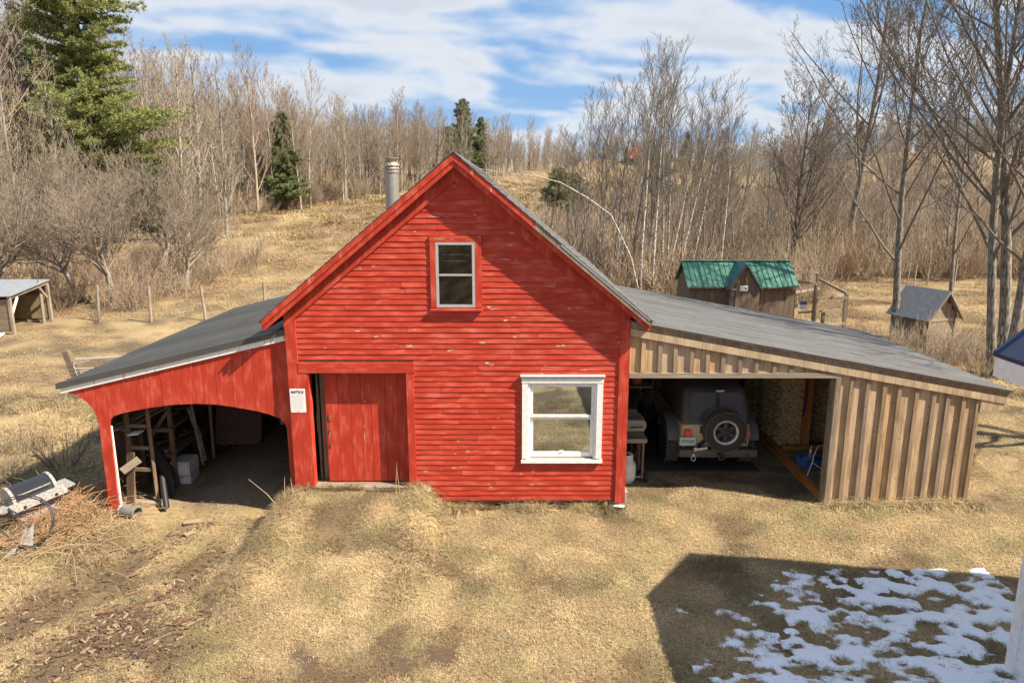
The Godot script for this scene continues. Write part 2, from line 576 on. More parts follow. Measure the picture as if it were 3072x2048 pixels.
func ground_color(x: float, z: float) -> Color:
	var straw := Vector3(0.38, 0.275, 0.14)
	var n1 := noise_a.get_noise_2d(x * 9.0, z * 9.0)
	var n2 := noise_c.get_noise_2d(x * 26.0, z * 26.0)
	var q := straw * (1.0 + 0.35 * n2)
	var mud := Vector3(0.12, 0.082, 0.048)
	var m := smoothstep(0.10, 0.34, n1 + 0.6 * n2)
	# wet bare patches along the near edge of the yard and the wheel tracks on the left
	var near := smoothstep(2.5, 3.6, z) * (1.0 - smoothstep(1.2, 2.2, x)) * smoothstep(-6.4, -5.4, x)
	m = maxf(m * 0.7, near * smoothstep(-0.10, 0.06, n1 * 0.5 + n2 * 0.8))
	var tr := absf(x + 5.9 - (z - 2.0) * -0.42)
	tr = minf(tr, absf(x + 4.5 - (z - 2.0) * -0.36))
	if z > 0.3:
		m = maxf(m, (1.0 - smoothstep(0.2, 0.5, tr * 0.8 + 0.5 * n2)) * 0.9 * smoothstep(0.3, 1.6, z))
	q = q.lerp(mud, m)
	q = q.lerp(Vector3(0.19, 0.20, 0.075), smoothstep(0.2, 0.6, noise_b.get_noise_2d(x * 8.0 + 50.0, z * 8.0)) * 0.3)
	if z < -9.0:
		var f := smoothstep(-0.3, 0.5, noise_c.get_noise_2d(x * 3.0, z * 5.0))
		q = q.lerp(Vector3(0.25, 0.145, 0.07), f * 0.55 * smoothstep(-17.0, -24.0, z))
		if z > -17.5 and x < -7.0:
			q = q.lerp(Vector3(0.12, 0.085, 0.048), smoothstep(-0.1, 0.35, n1 + 0.4 * n2) * 0.8)
	# bare earth under the sheds
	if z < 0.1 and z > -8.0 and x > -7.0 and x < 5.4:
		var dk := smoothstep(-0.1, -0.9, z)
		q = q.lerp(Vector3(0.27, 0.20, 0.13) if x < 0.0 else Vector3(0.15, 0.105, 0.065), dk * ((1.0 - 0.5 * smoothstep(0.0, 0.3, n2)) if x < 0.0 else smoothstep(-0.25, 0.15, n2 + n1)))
	return Color(q.x, q.y, q.z)

func make_ground() -> void:
	var xs := spread(-11.0, 11.0, 0.17, 900.0, 1.085)
	var zs := spread(-9.5, 9.0, 0.17, 900.0, 1.085)
	var nx := xs.size()
	var nz := zs.size()
	var v := PackedVector3Array()
	var c := PackedColorArray()
	var n := PackedVector3Array()
	var ix := PackedInt32Array()
	v.resize(nx * nz)
	c.resize(nx * nz)
	n.resize(nx * nz)
	for j in nz:
		for i in nx:
			v[j * nx + i] = Vector3(xs[i], hgt(xs[i], zs[j]), zs[j])
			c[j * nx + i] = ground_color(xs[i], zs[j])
	for j in nz:
		for i in nx:
			var a := v[j * nx + mini(i + 1, nx - 1)] - v[j * nx + maxi(i - 1, 0)]
			var b := v[mini(j + 1, nz - 1) * nx + i] - v[maxi(j - 1, 0) * nx + i]
			n[j * nx + i] = b.cross(a).normalized()
	for j in nz - 1:
		for i in nx - 1:
			var p := j * nx + i
			ix.append(p); ix.append(p + 1); ix.append(p + nx + 1)
			ix.append(p); ix.append(p + nx + 1); ix.append(p + nx)
	var a := []
	a.resize(Mesh.ARRAY_MAX)
	a[Mesh.ARRAY_VERTEX] = v
	a[Mesh.ARRAY_NORMAL] = n
	a[Mesh.ARRAY_COLOR] = c
	a[Mesh.ARRAY_INDEX] = ix
	var m := ArrayMesh.new()
	m.add_surface_from_arrays(Mesh.PRIMITIVE_TRIANGLES, a)
	var o := MeshInstance3D.new()
	o.name = "ground"
	o.mesh = m
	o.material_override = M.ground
	add_child(o)
	tag(o, "dry straw coloured grassy ground rising to a hillside field", "ground", "", "structure")

func make_sky() -> Sky:
	var w := 2048
	var h := 1024
	var f := FastNoiseLite.new()
	f.seed = 11
	f.frequency = 1.0
	f.fractal_octaves = 6
	f.fractal_gain = 0.52
	var f2 := FastNoiseLite.new()
	f2.seed = 5
	f2.frequency = 1.0
	f2.fractal_octaves = 3
	var out := PackedByteArray()
	out.resize(w * h * 3)
	for j in h:
		var el := PI * (0.5 - (j + 0.5) / h)
		var y := sin(el)
		for i in w:
			var az := TAU * ((i + 0.5) / w - 0.5)
			var q := Vector3(0.56, 0.68, 0.82)
			if y > -0.02:
				var yy := maxf(y, 0.0)
				var dx := sin(az) * cos(el)
				var dz := -cos(az) * cos(el)
				q = Vector3(0.40, 0.64, 0.93).lerp(Vector3(0.13, 0.36, 0.76), 1.0 - pow(1.0 - yy, 4.0))
				var k := 1.0 / (yy + 0.16)
				var px := dx * k
				var pz := dz * k
				var wx := 0.16 * f2.get_noise_2d(px * 0.9 + 31.0, pz * 1.2)
				var cl := f.get_noise_2d(px * 0.85 + 7.3 + wx, pz * 1.55 + px * 0.45 + wx * 1.3) * 0.95 + f2.get_noise_2d(px * 0.35 + 2.0, pz * 0.9 + 4.0) * 0.40 + f.get_noise_2d(px * 3.1 + wx, pz * 4.6) * 0.16
				var den := smoothstep(-0.30, 0.28, cl + 0.09)
				var thick := smoothstep(0.05, 0.6, cl + 0.1)
				var white := Vector3(0.90, 0.92, 0.95).lerp(Vector3(0.66, 0.71, 0.79), thick * 0.75)
				q = q.lerp(white, den * 0.9)
				q = q.lerp(Vector3(0.72, 0.80, 0.90), 0.45 * pow(1.0 - yy, 18.0))
			var o := (j * w + i) * 3
			out[o] = s8(q.x)
			out[o + 1] = s8(q.y)
			out[o + 2] = s8(q.z)
	var p := PanoramaSkyMaterial.new()
	p.panorama = tex(out, w, h)
	p.energy_multiplier = 0.44
	var s := Sky.new()
	s.sky_material = p
	return s

# ------------------------------------------------------------------ the barn
const RX := -0.875     # ridge x
func roof_y(x: float) -> float:
	return 5.75 - 0.828 * absf(x - RX)

func strips(y0: float, y1: float) -> Array:
	# x intervals of one clapboard course between the trim pieces
	var lo := -3.46
	var hi := 1.735
	var reach := (5.75 - 0.36 - y0) / 0.828
	lo = maxf(lo, RX - reach)
	hi = minf(hi, RX + reach)
	if hi - lo < 0.08:
		return []
	var list := [[lo, hi]]
	for hole in [[-3.6, -1.595, -1.0, 2.475], [0.16, 1.485, 0.775, 2.265], [-1.285, -0.475, 3.335, 4.50]]:
		if y1 <= hole[2] + 0.02 or y0 >= hole[3] - 0.02:
			continue
		var nxt := []
		for s in list:
			if hole[0] > s[0] + 0.03:
				nxt.append([s[0], minf(s[1], hole[0])])
			if hole[1] < s[1] - 0.03:
				nxt.append([maxf(s[0], hole[1]), s[1]])
		list = nxt.filter(func(s): return s[1] - s[0] > 0.05)
	return list

func make_barn() -> void:
	var b := thing("red_barn", "red clapboard gabled barn with white window and sliding plank door", "barn", Vector3(RX, 0, -4.4))
	# wall cores, with real openings
	var w := MB.new()
	for q in [rect(-3.62, 0.05, -3.31, 3.2), rect(-3.31, 2.36, -1.66, 3.2), rect(-1.66, 0.05, 0.25, 3.2), rect(1.38, 0.05, 1.89, 3.2), rect(0.25, 0.05, 1.38, 0.84), rect(0.25, 2.22, 1.38, 3.2),
			rect(-1.19, 3.2, -0.585, 3.375),
			PackedVector2Array([Vector2(-3.62, 3.2), Vector2(-1.19, 3.2), Vector2(-1.19, roof_y(-1.19) - 0.09), Vector2(-3.62, roof_y(-3.62) - 0.09)]),
			PackedVector2Array([Vector2(-0.585, 3.2), Vector2(1.89, 3.2), Vector2(1.89, roof_y(1.89) - 0.09), Vector2(-0.585, roof_y(-0.585) - 0.09)]),
			PackedVector2Array([Vector2(-1.19, 4.385), Vector2(-0.585, 4.385), Vector2(-0.585, roof_y(-0.585) - 0.09), Vector2(RX, 5.66), Vector2(-1.19, roof_y(-1.19) - 0.09)])]:
		w.prism(q, -0.11, -0.004)
	wpart(b, "front_wall", w, M.plain_board)
	w = MB.new()
	w.box(Vector3(-3.56, 1.75, -4.56), Vector3(0.12, 3.4, 8.88))
	wpart(b, "side_wall", w, M.plain_board)
	w = MB.new()
	w.box(Vector3(1.83, 1.75, -4.56), Vector3(0.12, 3.4, 8.88))
	wpart(b, "side_wall", w, M.plain_board)
	w = MB.new()
	w.prism(PackedVector2Array([Vector2(-3.62, 0.05), Vector2(1.89, 0.05), Vector2(1.89, roof_y(1.89) - 0.09), Vector2(RX, 5.66), Vector2(-3.62, roof_y(-3.62) - 0.09)]), -9.12, -9.0)
	wpart(b, "rear_wall", w, M.red1)
	wpart(b, "floor", bx(-3.5, 1.77, 0.2, 0.32, -9.0, -0.11), M.plain_board)
	# the outer skin of the side wall seen inside the sheds
	for k in 26:
		var y := 0.1 + k * 0.125
		var cm := MB.new()
		cm.off = Vector2(R.randf() * 9.0, R.randf())
		cm.hexa([Vector3(-3.655, y, 0.0), Vector3(-3.62, y, 0.0), Vector3(-3.62, y, -9.0), Vector3(-3.655, y, -9.0), Vector3(-3.635, y + 0.13, 0.0), Vector3(-3.62, y + 0.13, 0.0), Vector3(-3.62, y + 0.13, -9.0), Vector3(-3.635, y + 0.13, -9.0)])
		wpart(b, "clapboard", cm, M.old_board)
	# clapboards, course by course
	var y := 0.085
	var step := 0.0902
	while y < 5.3:
		for s in strips(y, y + step):
			var cuts := [s[0]]
			var l: float = s[1] - s[0]
			if l > 1.6:
				var k := 1 + (R.randi() % 2)
				for q in k:
					cuts.append(s[0] + l * (q + R.randf_range(0.65, 1.35)) / (k + 1))
			cuts.append(s[1])
			for i in cuts.size() - 1:
				var m := MB.new()
				m.off = Vector2(R.randf() * 9.0, R.randf() * 2.0)
				var a: float = cuts[i] + (0.0015 if i else 0.0)
				var e: float = cuts[i + 1] - 0.0015
				var j := R.randf_range(-0.0025, 0.003)
				var g := R.randf_range(-0.003, 0.003)
				var zb := 0.0205 + R.randf_range(-0.001, 0.004)
				m.hexa([Vector3(a, y + j, zb), Vector3(e, y + g, zb + R.randf_range(-0.002, 0.002)), Vector3(e, y + g, -0.004), Vector3(a, y + j, -0.004),
					Vector3(a, y + step + 0.012, 0.010), Vector3(e, y + step + 0.012, 0.010), Vector3(e, y + step + 0.012, -0.004), Vector3(a, y + step + 0.012, -0.004)])
				var worn := 0
				if y > 2.2 and R.randf() < 0.5:
					worn = 1
				if y > 2.3 and y < 3.4 and a > -2.6 and R.randf() < 0.5:
					worn = 2
				elif y < 2.2 and R.randf() < 0.25:
					worn = 1
				wpart(b, "clapboard", m, M["red%d" % worn] if R.randf() < 0.4 else M["red%d_%d" % [worn, R.randi() % 3]])
		y += step
	# corner boards
	wpart(b, "corner_board", bx(-3.625, -3.455, 2.476, 3.22, 0.0, 0.042), M.red0)
	wpart(b, "corner_board", bx(-3.625, -3.325, 0.04, 2.474, 0.0, 0.045), M.red0)
	wpart(b, "corner_board", bx(1.73, 1.895, 1.02, 3.22, 0.0, 0.042), M.red0)
	wpart(b, "corner_board", bx(1.732, 1.897, 0.04, 1.018, 0.0, 0.044), M.red0)
	for sx in [-1.0, 1.0]:
		# frieze under the rake
		var xe: float = RX + sx * 2.765
		var f := MB.new()
		f.off = Vector2(R.randf() * 5.0, R.randf())
		f.prism(PackedVector2Array([Vector2(RX, 5.66), Vector2(RX, 5.33), Vector2(xe, roof_y(xe) - 0.42), Vector2(xe, roof_y(xe) - 0.09)]), 0.005, 0.048)
		wpart(b, "frieze_board", f, M.red0)
		# soffit between wall and rake
		xe = RX + sx * 3.03
		f = MB.new()
		f.prism(PackedVector2Array([Vector2(RX, 5.69), Vector2(RX, 5.665), Vector2(xe, roof_y(xe) - 0.085), Vector2(xe, roof_y(xe) - 0.06)]), 0.05, 0.185)
		wpart(b, "soffit", f, M.red0)
		# lower rake board
		f = MB.new()
		f.off = Vector2(R.randf() * 5.0, R.randf())
		f.prism(PackedVector2Array([Vector2(RX, 5.72), Vector2(RX, 5.53), Vector2(xe, roof_y(xe) - 0.22), Vector2(xe, roof_y(xe) - 0.03)]), 0.187, 0.212)
		wpart(b, "rake_board", f, M.red0)
		# upper moulding, whose painted face is gone on the lower half of one side
		for q in ([[0.0, 3.05, "red1"]] if sx < 0 else [[0.0, 1.22, "red1"], [1.225, 3.05, "grey0"]]):
			f = MB.new()
			f.off = Vector2(R.randf() * 5.0, R.randf())
			var xa: float = RX + sx * q[0]
			var xb: float = RX + sx * q[1]
			f.prism(PackedVector2Array([Vector2(xa, roof_y(xa) - 0.02), Vector2(xa, roof_y(xa) - 0.125), Vector2(xb, roof_y(xb) - 0.125), Vector2(xb, roof_y(xb) - 0.02)]), 0.213, 0.234)
			wpart(b, "rake_moulding", f, M[q[2]])
		if sx > 0:
			f = MB.new()
			f.prism(PackedVector2Array([Vector2(0.75, roof_y(0.75) - 0.005), Vector2(0.75, roof_y(0.75) - 0.05), Vector2(2.16, roof_y(2.16) - 0.05), Vector2(2.16, roof_y(2.16) - 0.005)]), 0.236, 0.241)
			wpart(b, "drip_edge", f, M.aluminium)
		# roof slope
		xe = RX + sx * 3.075
		var rf := MB.new()
		rf.prism(PackedVector2Array([Vector2(RX, 5.735), Vector2(RX, 5.67), Vector2(xe, roof_y(xe) - 0.07), Vector2(xe, roof_y(xe) - 0.014)]), -9.25, 0.205)
		var roof := wpart(b, "roof", rf, M.old_board)
		wpart(roof, "shingle_courses", shingles(Vector3(RX + sx * 0.01, 5.735, 0.245), Vector3(xe + sx * 0.02, roof_y(xe + sx * 0.02) - 0.014, 0.245), 9.5, 0.145), M.shingle).set_meta("kind", "stuff")
		if sx < 0:
			# chimney flue
			var ch := MB.new()
			ch.lathe([Vector2(0.135, 4.3), Vector2(0.135, 5.50), Vector2(0.14, 5.505), Vector2(0.14, 5.55)], 20, Transform3D(Basis(), Vector3(-2.34, 0, -3.0)))
			var fl := wpart(roof, "chimney", ch, M.galvanised)
			ch = MB.new()
			var xf := Transform3D(Basis(), Vector3(-2.34, 0, -3.0))
			ch.lathe([Vector2(0.12, 5.53), Vector2(0.15, 5.53), Vector2(0.145, 5.565), Vector2(0.12, 5.575), Vector2(0.12, 5.59), Vector2(0.155, 5.59), Vector2(0.145, 5.625), Vector2(0.115, 5.635), Vector2(0.115, 5.65), Vector2(0.16, 5.65), Vector2(0.14, 5.70), Vector2(0.09, 5.73), Vector2(0.0, 5.735)], 20, xf)
			for k in 3:
				ch.bar(Vector3(-2.34 + 0.1 * cos(k * 2.1), 5.70, -3.0 + 0.1 * sin(k * 2.1)), Vector3(-2.34 + 0.1 * cos(k * 2.1), 5.785, -3.0 + 0.1 * sin(k * 2.1)), 0.02, 0.02, Vector3.BACK)
			ch.lathe([Vector2(0.0, 5.785), Vector2(0.15, 5.785), Vector2(0.15, 5.798), Vector2(0.0, 5.805)], 20, xf)
			wpart(roof, "chimney_cap", ch, M.old_metal)
	var rc := MB.new()
	rc.prism(PackedVector2Array([Vector2(RX - 0.13, roof_y(RX - 0.13) + 0.012), Vector2(RX, 5.765), Vector2(RX + 0.13, roof_y(RX + 0.13) + 0.012), Vector2(RX + 0.13, roof_y(RX + 0.13) - 0.004), Vector2(RX, 5.745), Vector2(RX - 0.13, roof_y(RX - 0.13) - 0.004)]), -9.3, 0.25)
	wpart(b, "ridge_cap", rc, mat(lin(0.10, 0.10, 0.105), 0.9))
	# eave boards along both sides
	for sx in [-1.0, 1.0]:
		var xe: float = RX + sx * 3.045
		wpart(b, "eave_board", bx(xe - 0.012, xe + 0.012, roof_y(xe) - 0.2, roof_y(xe) - 0.08, -9.2, 0.185), M.red1)
	barn_door(b)
	barn_windows(b)
	# piers under the sill
	for q in [[-1.35, 0.22, "concrete"], [-0.55, 0.26, "old_board"], [0.02, 0.3, "concrete"], [0.72, 0.2, "stone"], [1.66, 0.3, "concrete"]]:
		wpart(b, "pier", bx(q[0], q[0] + q[1], -0.24, 0.19, -0.32, -0.06), M[q[2]])
	wpart(b, "sill_beam", bx(-3.5, 1.77, 0.06, 0.198, -0.26, -0.115), M.old_board)

func shingles(a: Vector3, e: Vector3, depth: float, course: float) -> MB:
	# courses run along z, from the eave e up to the ridge or wall a, each lapping over the next
	var m := MB.new()
	var d := e - a
	var l := d.length()
	d /= l
	var up := Vector3(-d.y, d.x, 0) if d.x > 0 else Vector3(d.y, -d.x, 0)
	var rr := RandomNumberGenerator.new()
	rr.seed = 77
	var s := 0.0
	while s < l - 0.01:
		var s2 := minf(s + course * rr.randf_range(0.97, 1.03), l)
		var z := 0.0
		while z < depth:
			var wd := rr.randf_range(0.16, 0.33)
			var z2 := minf(z + wd, depth)
			var k := 0.125 * rr.randf_range(0.78, 1.22)
			m.tint = Color(k, k * 1.005, k * 1.03)
			var p0 := a + d * s + up * 0.003 + Vector3(0, 0, -z)
			var p1 := a + d * (s2 + 0.004) + up * rr.randf_range(0.011, 0.017) + Vector3(0, 0, -z)
			var o := Vector3(0, 0, -(z2 - z - 0.003))
			m.off = Vector2(rr.randf(), rr.randf())
			if d.x > 0:
				m.quad(p0, p1, p1 + o, p0 + o)
			else:
				m.quad(p1, p0, p0 + o, p1 + o)
			var q := a + d * (s2 + 0.004) + Vector3(0, 0, -z)
			if d.x > 0:
				m.quad(q, q + o, p1 + o, p1)
			else:
				m.quad(q + o, q, p1, p1 + o)
			if z == 0.0:
				m.quad(p0 - up * 0.006, q, p1, p0)
			z = z2
		s = s2
	return m

func barn_door(b: Node3D) -> void:
	wpart(b, "door_header", bx(-3.455, -1.575, 2.305, 2.475, 0.002, 0.052), M.red0)
	wpart(b, "door_jamb", bx(-1.715, -1.597, 0.04, 2.303, 0.0, 0.048), M.red0)
	# lining boards inside the opening
	wpart(b, "door_lining", bx(-3.322, -3.302, 0.33, 2.30, -0.13, 0.04), M.red0)
	wpart(b, "door_sill", bx(-3.32, -1.72, 0.20, 0.335, -0.17, 0.075), M.grey0)
	var st := MB.new()
	st.box(Vector3(-3.17, 1.3, -0.33), Vector3(0.09, 2.0, 0.1))
	wpart(b, "inner_post", st, M.grey1)
	wpart(b, "inner_post", bx(-3.29, -3.25, 0.33, 2.3, -0.36, -0.3), M.grey1)
	var d := wpart(b, "sliding_door", bx(-3.06, -1.5, 0.55, 0.68, -0.225, -0.195), M.old_board)
	wpart(d, "rail", bx(-3.06, -1.5, 1.85, 1.98, -0.225, -0.195), M.old_board)
	var x := -3.1
	for wd in [0.215, 0.2, 0.18, 0.165, 0.235, 0.2, 0.21, 0.2]:
		var p := wpart(d, "plank", bx(x + 0.0025, x + wd - 0.0025, 0.362 + R.randf_range(-0.006, 0.004), 2.36, -0.19 + R.randf_range(-0.004, 0.0), -0.15 + R.randf_range(-0.002, 0.004)), M.red0 if wd != 0.165 else M.red1)
		x += wd
	var h := MB.new()
	h.tube([Vector3(-3.05, 1.23, -0.15), Vector3(-3.045, 1.22, -0.10), Vector3(-3.045, 1.12, -0.09), Vector3(-3.05, 1.02, -0.10), Vector3(-3.05, 1.0, -0.15)], [0.009, 0.01, 0.012, 0.01, 0.009], 8)
	h.box(Vector3(-3.05, 1.25, -0.145), Vector3(0.035, 0.06, 0.01))
	h.box(Vector3(-3.05, 0.985, -0.145), Vector3(0.035, 0.05, 0.01))
	wpart(d, "handle", h, M.rust)
	h = MB.new()
	h.box(Vector3(-3.04, 1.49, -0.142), Vector3(0.04, 0.11, 0.012))
	h.tube([Vector3(-3.04, 1.52, -0.14), Vector3(-3.035, 1.515, -0.105), Vector3(-3.03, 1.46, -0.1)], [0.008, 0.008, 0.006], 6)
	wpart(d, "latch", h, M.rust)
	h = MB.new()
	for q in [[-3.06, 0.30, 0.085], [-2.6, 0.305, 0.083], [-2.2, 0.30, 0.084]]:
		h.box(Vector3(q[0] + 0.2, q[1], q[2] - 0.004), Vector3(0.37, 0.03, 0.016), Basis(Vector3.FORWARD, R.randf_range(-0.03, 0.03)))
	wpart(b, "sill_splinter", h, M.grey2)

func barn_windows(b: Node3D) -> void:
	# white double-hung window
	var f := Node3D.new()
	f.name = "window"
	b.add_child(f, true)
	f.position = Vector3(0.82 - RX, 1.5, 4.4)
	var wp: Material = M.white_paint
	wpart(f, "casing", bx(0.165, 0.26, 0.84, 2.14, 0.0, 0.062), wp)
	wpart(f, "casing", bx(1.385, 1.48, 0.84, 2.14, 0.0, 0.062), wp)
	wpart(f, "header", bx(0.158, 1.487, 2.142, 2.215, 0.0, 0.068), wp)
	var cap := MB.new()
	cap.prism(PackedVector2Array([Vector2(0.0, 2.217), Vector2(0.085, 2.235), Vector2(0.10, 2.262), Vector2(0.0, 2.272)]), 0.14, 1.505, Transform3D(Basis(Vector3(0, 0, 1), Vector3(0, 1, 0), Vector3(1, 0, 0)), Vector3.ZERO))
	wpart(f, "header_cap", cap, wp)
	cap = MB.new()
	cap.prism(PackedVector2Array([Vector2(-0.09, 0.835), Vector2(-0.09, 0.775), Vector2(0.075, 0.765), Vector2(0.075, 0.81)]), 0.15, 1.495, Transform3D(Basis(Vector3(0, 0, 1), Vector3(0, 1, 0), Vector3(1, 0, 0)), Vector3.ZERO))
	wpart(f, "sill", cap, wp)
	for q in [[0.262, 0.30, 0.84, 2.14], [1.345, 1.383, 0.84, 2.14]]:
		wpart(f, "jamb", bx(q[0], q[1], q[2], q[3], -0.1, 0.035), wp)
	wpart(f, "jamb", bx(0.302, 1.343, 2.105, 2.14, -0.1, 0.034), wp)
	var sh := MB.new()
	for q in [[0.302, 0.345, 1.545, 2.103], [1.30, 1.343, 1.545, 2.103], [0.346, 1.299, 2.065, 2.103], [0.346, 1.299, 1.545, 1.585]]:
		sh.box(Vector3((q[0] + q[1]) * 0.5, (q[2] + q[3]) * 0.5, -0.005), Vector3(q[1] - q[0], q[3] - q[2], 0.035))
	var us := wpart(f, "upper_sash", sh, wp)
	wpart(us, "pane", bx(0.345, 1.30, 1.584, 2.066, -0.010, -0.004), M.coated_glass)
	sh = MB.new()
	for q in [[0.302, 0.35, 0.842, 1.543], [1.295, 1.343, 0.842, 1.543], [0.351, 1.294, 0.842, 0.925], [0.351, 1.294, 1.495, 1.543]]:
		sh.box(Vector3((q[0] + q[1]) * 0.5, (q[2] + q[3]) * 0.5, -0.045), Vector3(q[1] - q[0], q[3] - q[2], 0.035))
	var ls := wpart(f, "lower_sash", sh, wp)
	wpart(ls, "pane", bx(0.35, 1.295, 0.924, 1.496, -0.05, -0.044), M.coated_glass)
	wpart(ls, "lift", bx(0.79, 0.86, 0.93, 0.945, -0.027, -0.015), wp)
	# storm window high in the gable, in a red casing
	var g := Node3D.new()
	g.name = "window"
	b.add_child(g, true)
	g.position = Vector3(RX - RX, 3.9, 4.4)
	wpart(g, "casing", bx(-1.282, -1.195, 3.372, 4.40, 0.0, 0.044), M.red1)
	wpart(g, "casing", bx(-0.58, -0.475, 3.372, 4.40, 0.0, 0.044), M.red1)
	wpart(g, "casing", bx(-1.284, -0.473, 4.402, 4.498, 0.0, 0.045), M.red1)
	cap = MB.new()
	cap.prism(PackedVector2Array([Vector2(-0.05, 3.37), Vector2(-0.05, 3.33), Vector2(0.085, 3.325), Vector2(0.085, 3.352)]), -1.29, -0.465, Transform3D(Basis(Vector3(0, 0, 1), Vector3(0, 1, 0), Vector3(1, 0, 0)), Vector3.ZERO))
	wpart(g, "sill", cap, M.red1)
	sh = MB.new()
	for q in [[-1.193, -1.150, 3.374, 4.398], [-0.625, -0.582, 3.374, 4.398], [-1.149, -0.626, 4.36, 4.398], [-1.149, -0.626, 3.374, 3.42], [-1.149, -0.626, 3.875, 3.905]]:
		sh.box(Vector3((q[0] + q[1]) * 0.5, (q[2] + q[3]) * 0.5, 0.03), Vector3(q[1] - q[0], q[3] - q[2], 0.03))
	wpart(g, "storm_frame", sh, M.aluminium)
	wpart(g, "pane", bx(-1.15, -0.625, 3.904, 4.361, 0.026, 0.030), M.glass)
	wpart(g, "pane", bx(-1.15, -0.625, 3.419, 3.876, 0.020, 0.024), M.glass)
	sh = MB.new()
	sh.box(Vector3(-0.89, 4.2, -0.06), Vector3(0.42, 0.012, 0.012))
	sh.box(Vector3(-0.9, 4.1, -0.06), Vector3(0.38, 0.012, 0.012))
	wpart(g, "inner_bar", sh, M.aluminium)

# ------------------------------------------------------------------ the arched lean-to
func lroof(x: float) -> float:      # top of the dark metal roof
	return 2.10 + (x + 7.43) * 0.2376

func make_arched_shed() -> void:
	var b := thing("arched_lean_to", "red plank lean-to with arched opening and dark ribbed metal roof", "shed", Vector3(-5.4, 0, -3.7))
	var outer := [Vector2(-7.40, 1.955), Vector2(-7.30, 1.94), Vector2(-7.16, 1.89), Vector2(-7.03, 1.80), Vector2(-6.93, 1.68), Vector2(-6.875, 1.53), Vector2(-6.855, 1.34), Vector2(-6.86, 1.03), Vector2(-6.86, 0.88), Vector2(-6.895, -0.4)]
	var inner := [Vector2(-6.725, -0.4), Vector2(-6.69, 0.54), Vector2(-6.68, 1.37), Vector2(-6.665, 1.455), Vector2(-6.61, 1.525), Vector2(-6.46, 1.585), Vector2(-6.05, 1.67), Vector2(-5.64, 1.73), Vector2(-5.24, 1.75), Vector2(-4.87, 1.735), Vector2(-4.59, 1.695), Vector2(-4.24, 1.63), Vector2(-4.02, 1.57), Vector2(-3.85, 1.50), Vector2(-3.765, 1.41), Vector2(-3.73, 1.26), Vector2(-3.72, 0.95), Vector2(-3.72, 0.0), Vector2(-3.60, 0.0)]
	var poly := PackedVector2Array()
	for p in outer:
		poly.append(p)
	for p in inner:
		poly.append(p)
	poly.append(Vector2(-3.60, lroof(-3.60) - 0.10))
	poly.append(Vector2(-7.40, lroof(-7.40) - 0.10))
	var cuts := [-7.5, -6.862, -6.6, -6.33, -6.12, -5.95, -5.75, -5.58, -5.21, -5.07, -4.85, -4.58, -4.39, -4.23, -4.04, -3.87, -3.5]
	for i in cuts.size() - 1:
		for q in Geometry2D.intersect_polygons(poly, rect(cuts[i] + 0.0025, -1.0, cuts[i + 1] - 0.0025, 4.0)):
			var m := MB.new()
			m.off = Vector2(R.randf() * 9.0, R.randf())
			var z := -0.07 + R.randf_range(-0.003, 0.003)
			m.prism(q, z - 0.025, z)
			wpart(b, "plank", m, M.red0)
	# pale inner edge of the opening's post
	wpart(b, "jamb_strip", bx(-6.70, -6.672, -0.3, 1.35, -0.13, -0.098), M.white_worn)
	wpart(b, "post", bx(-6.86, -6.73, -0.4, 2.0, -0.22, -0.099), M.old_board)
	wpart(b, "post", bx(-3.75, -3.66, -0.2, 2.85, -0.22, -0.099), M.red0)
	# trim: dark metal rake edge over a worn white board
	var m := MB.new()
	m.prism(PackedVector2Array([Vector2(-7.40, lroof(-7.40) - 0.175), Vector2(-3.63, lroof(-3.63) - 0.175), Vector2(-3.63, lroof(-3.63) - 0.05), Vector2(-7.40, lroof(-7.40) - 0.05)]), -0.066, -0.038)
	wpart(b, "white_rake_board", m, M.white_worn)
	m = MB.new()
	m.prism(PackedVector2Array([Vector2(-7.45, lroof(-7.45) - 0.085), Vector2(-3.625, lroof(-3.625) - 0.085), Vector2(-3.625, lroof(-3.625) + 0.012), Vector2(-7.45, lroof(-7.45) + 0.012)]), -0.037, -0.010)
	m.prism(PackedVector2Array([Vector2(-7.45, lroof(-7.45) + 0.006), Vector2(-3.625, lroof(-3.625) + 0.006), Vector2(-3.625, lroof(-3.625) + 0.014), Vector2(-7.45, lroof(-7.45) + 0.014)]), -0.10, -0.038)
	wpart(b, "rake_trim", m, M.roof_metal)
	# ribbed sheets, ribs running down the slope
	for k in 8:
		m = MB.new()
		m.off = Vector2(R.randf() * 5.0, R.randf() * 5.0)
		var z0 := -0.05 - k * 0.94
		var prof := []
		for i in 6:
			var zz := z0 - i * 0.1567
			prof.append(Vector2(zz, 0.0))
			prof.append(Vector2(zz - 0.09, 0.0))
			prof.append(Vector2(zz - 0.105, 0.026))
			prof.append(Vector2(zz - 0.14, 0.026))
		prof.append(Vector2(z0 - 0.94, 0.0))
		for i in prof.size() - 1:
			var p: Vector2 = prof[i]
			var q: Vector2 = prof[i + 1]
			m.quad(Vector3(-7.45, lroof(-7.45) - 0.018 + p.y, p.x), Vector3(-3.63, lroof(-3.63) - 0.018 + p.y, p.x), Vector3(-3.63, lroof(-3.63) - 0.018 + q.y, q.x), Vector3(-7.45, lroof(-7.45) - 0.018 + q.y, q.x))
		wpart(b, "roof_sheet", m, M["roof_metal%d" % (k % 3)])
	m = MB.new()
	for k in 15:
		for j in 7:
			var x := -7.3 + j * 0.6
			m.lathe([Vector2(0.009, 0.0), Vector2(0.009, 0.008), Vector2(0.0, 0.009)], 6, Transform3D(Basis(), Vector3(x, lroof(x) - 0.016, -0.09 - k * 0.5)))
	wpart(b, "roof_screws", m, M.aluminium).set_meta("kind", "stuff")
	m = MB.new()
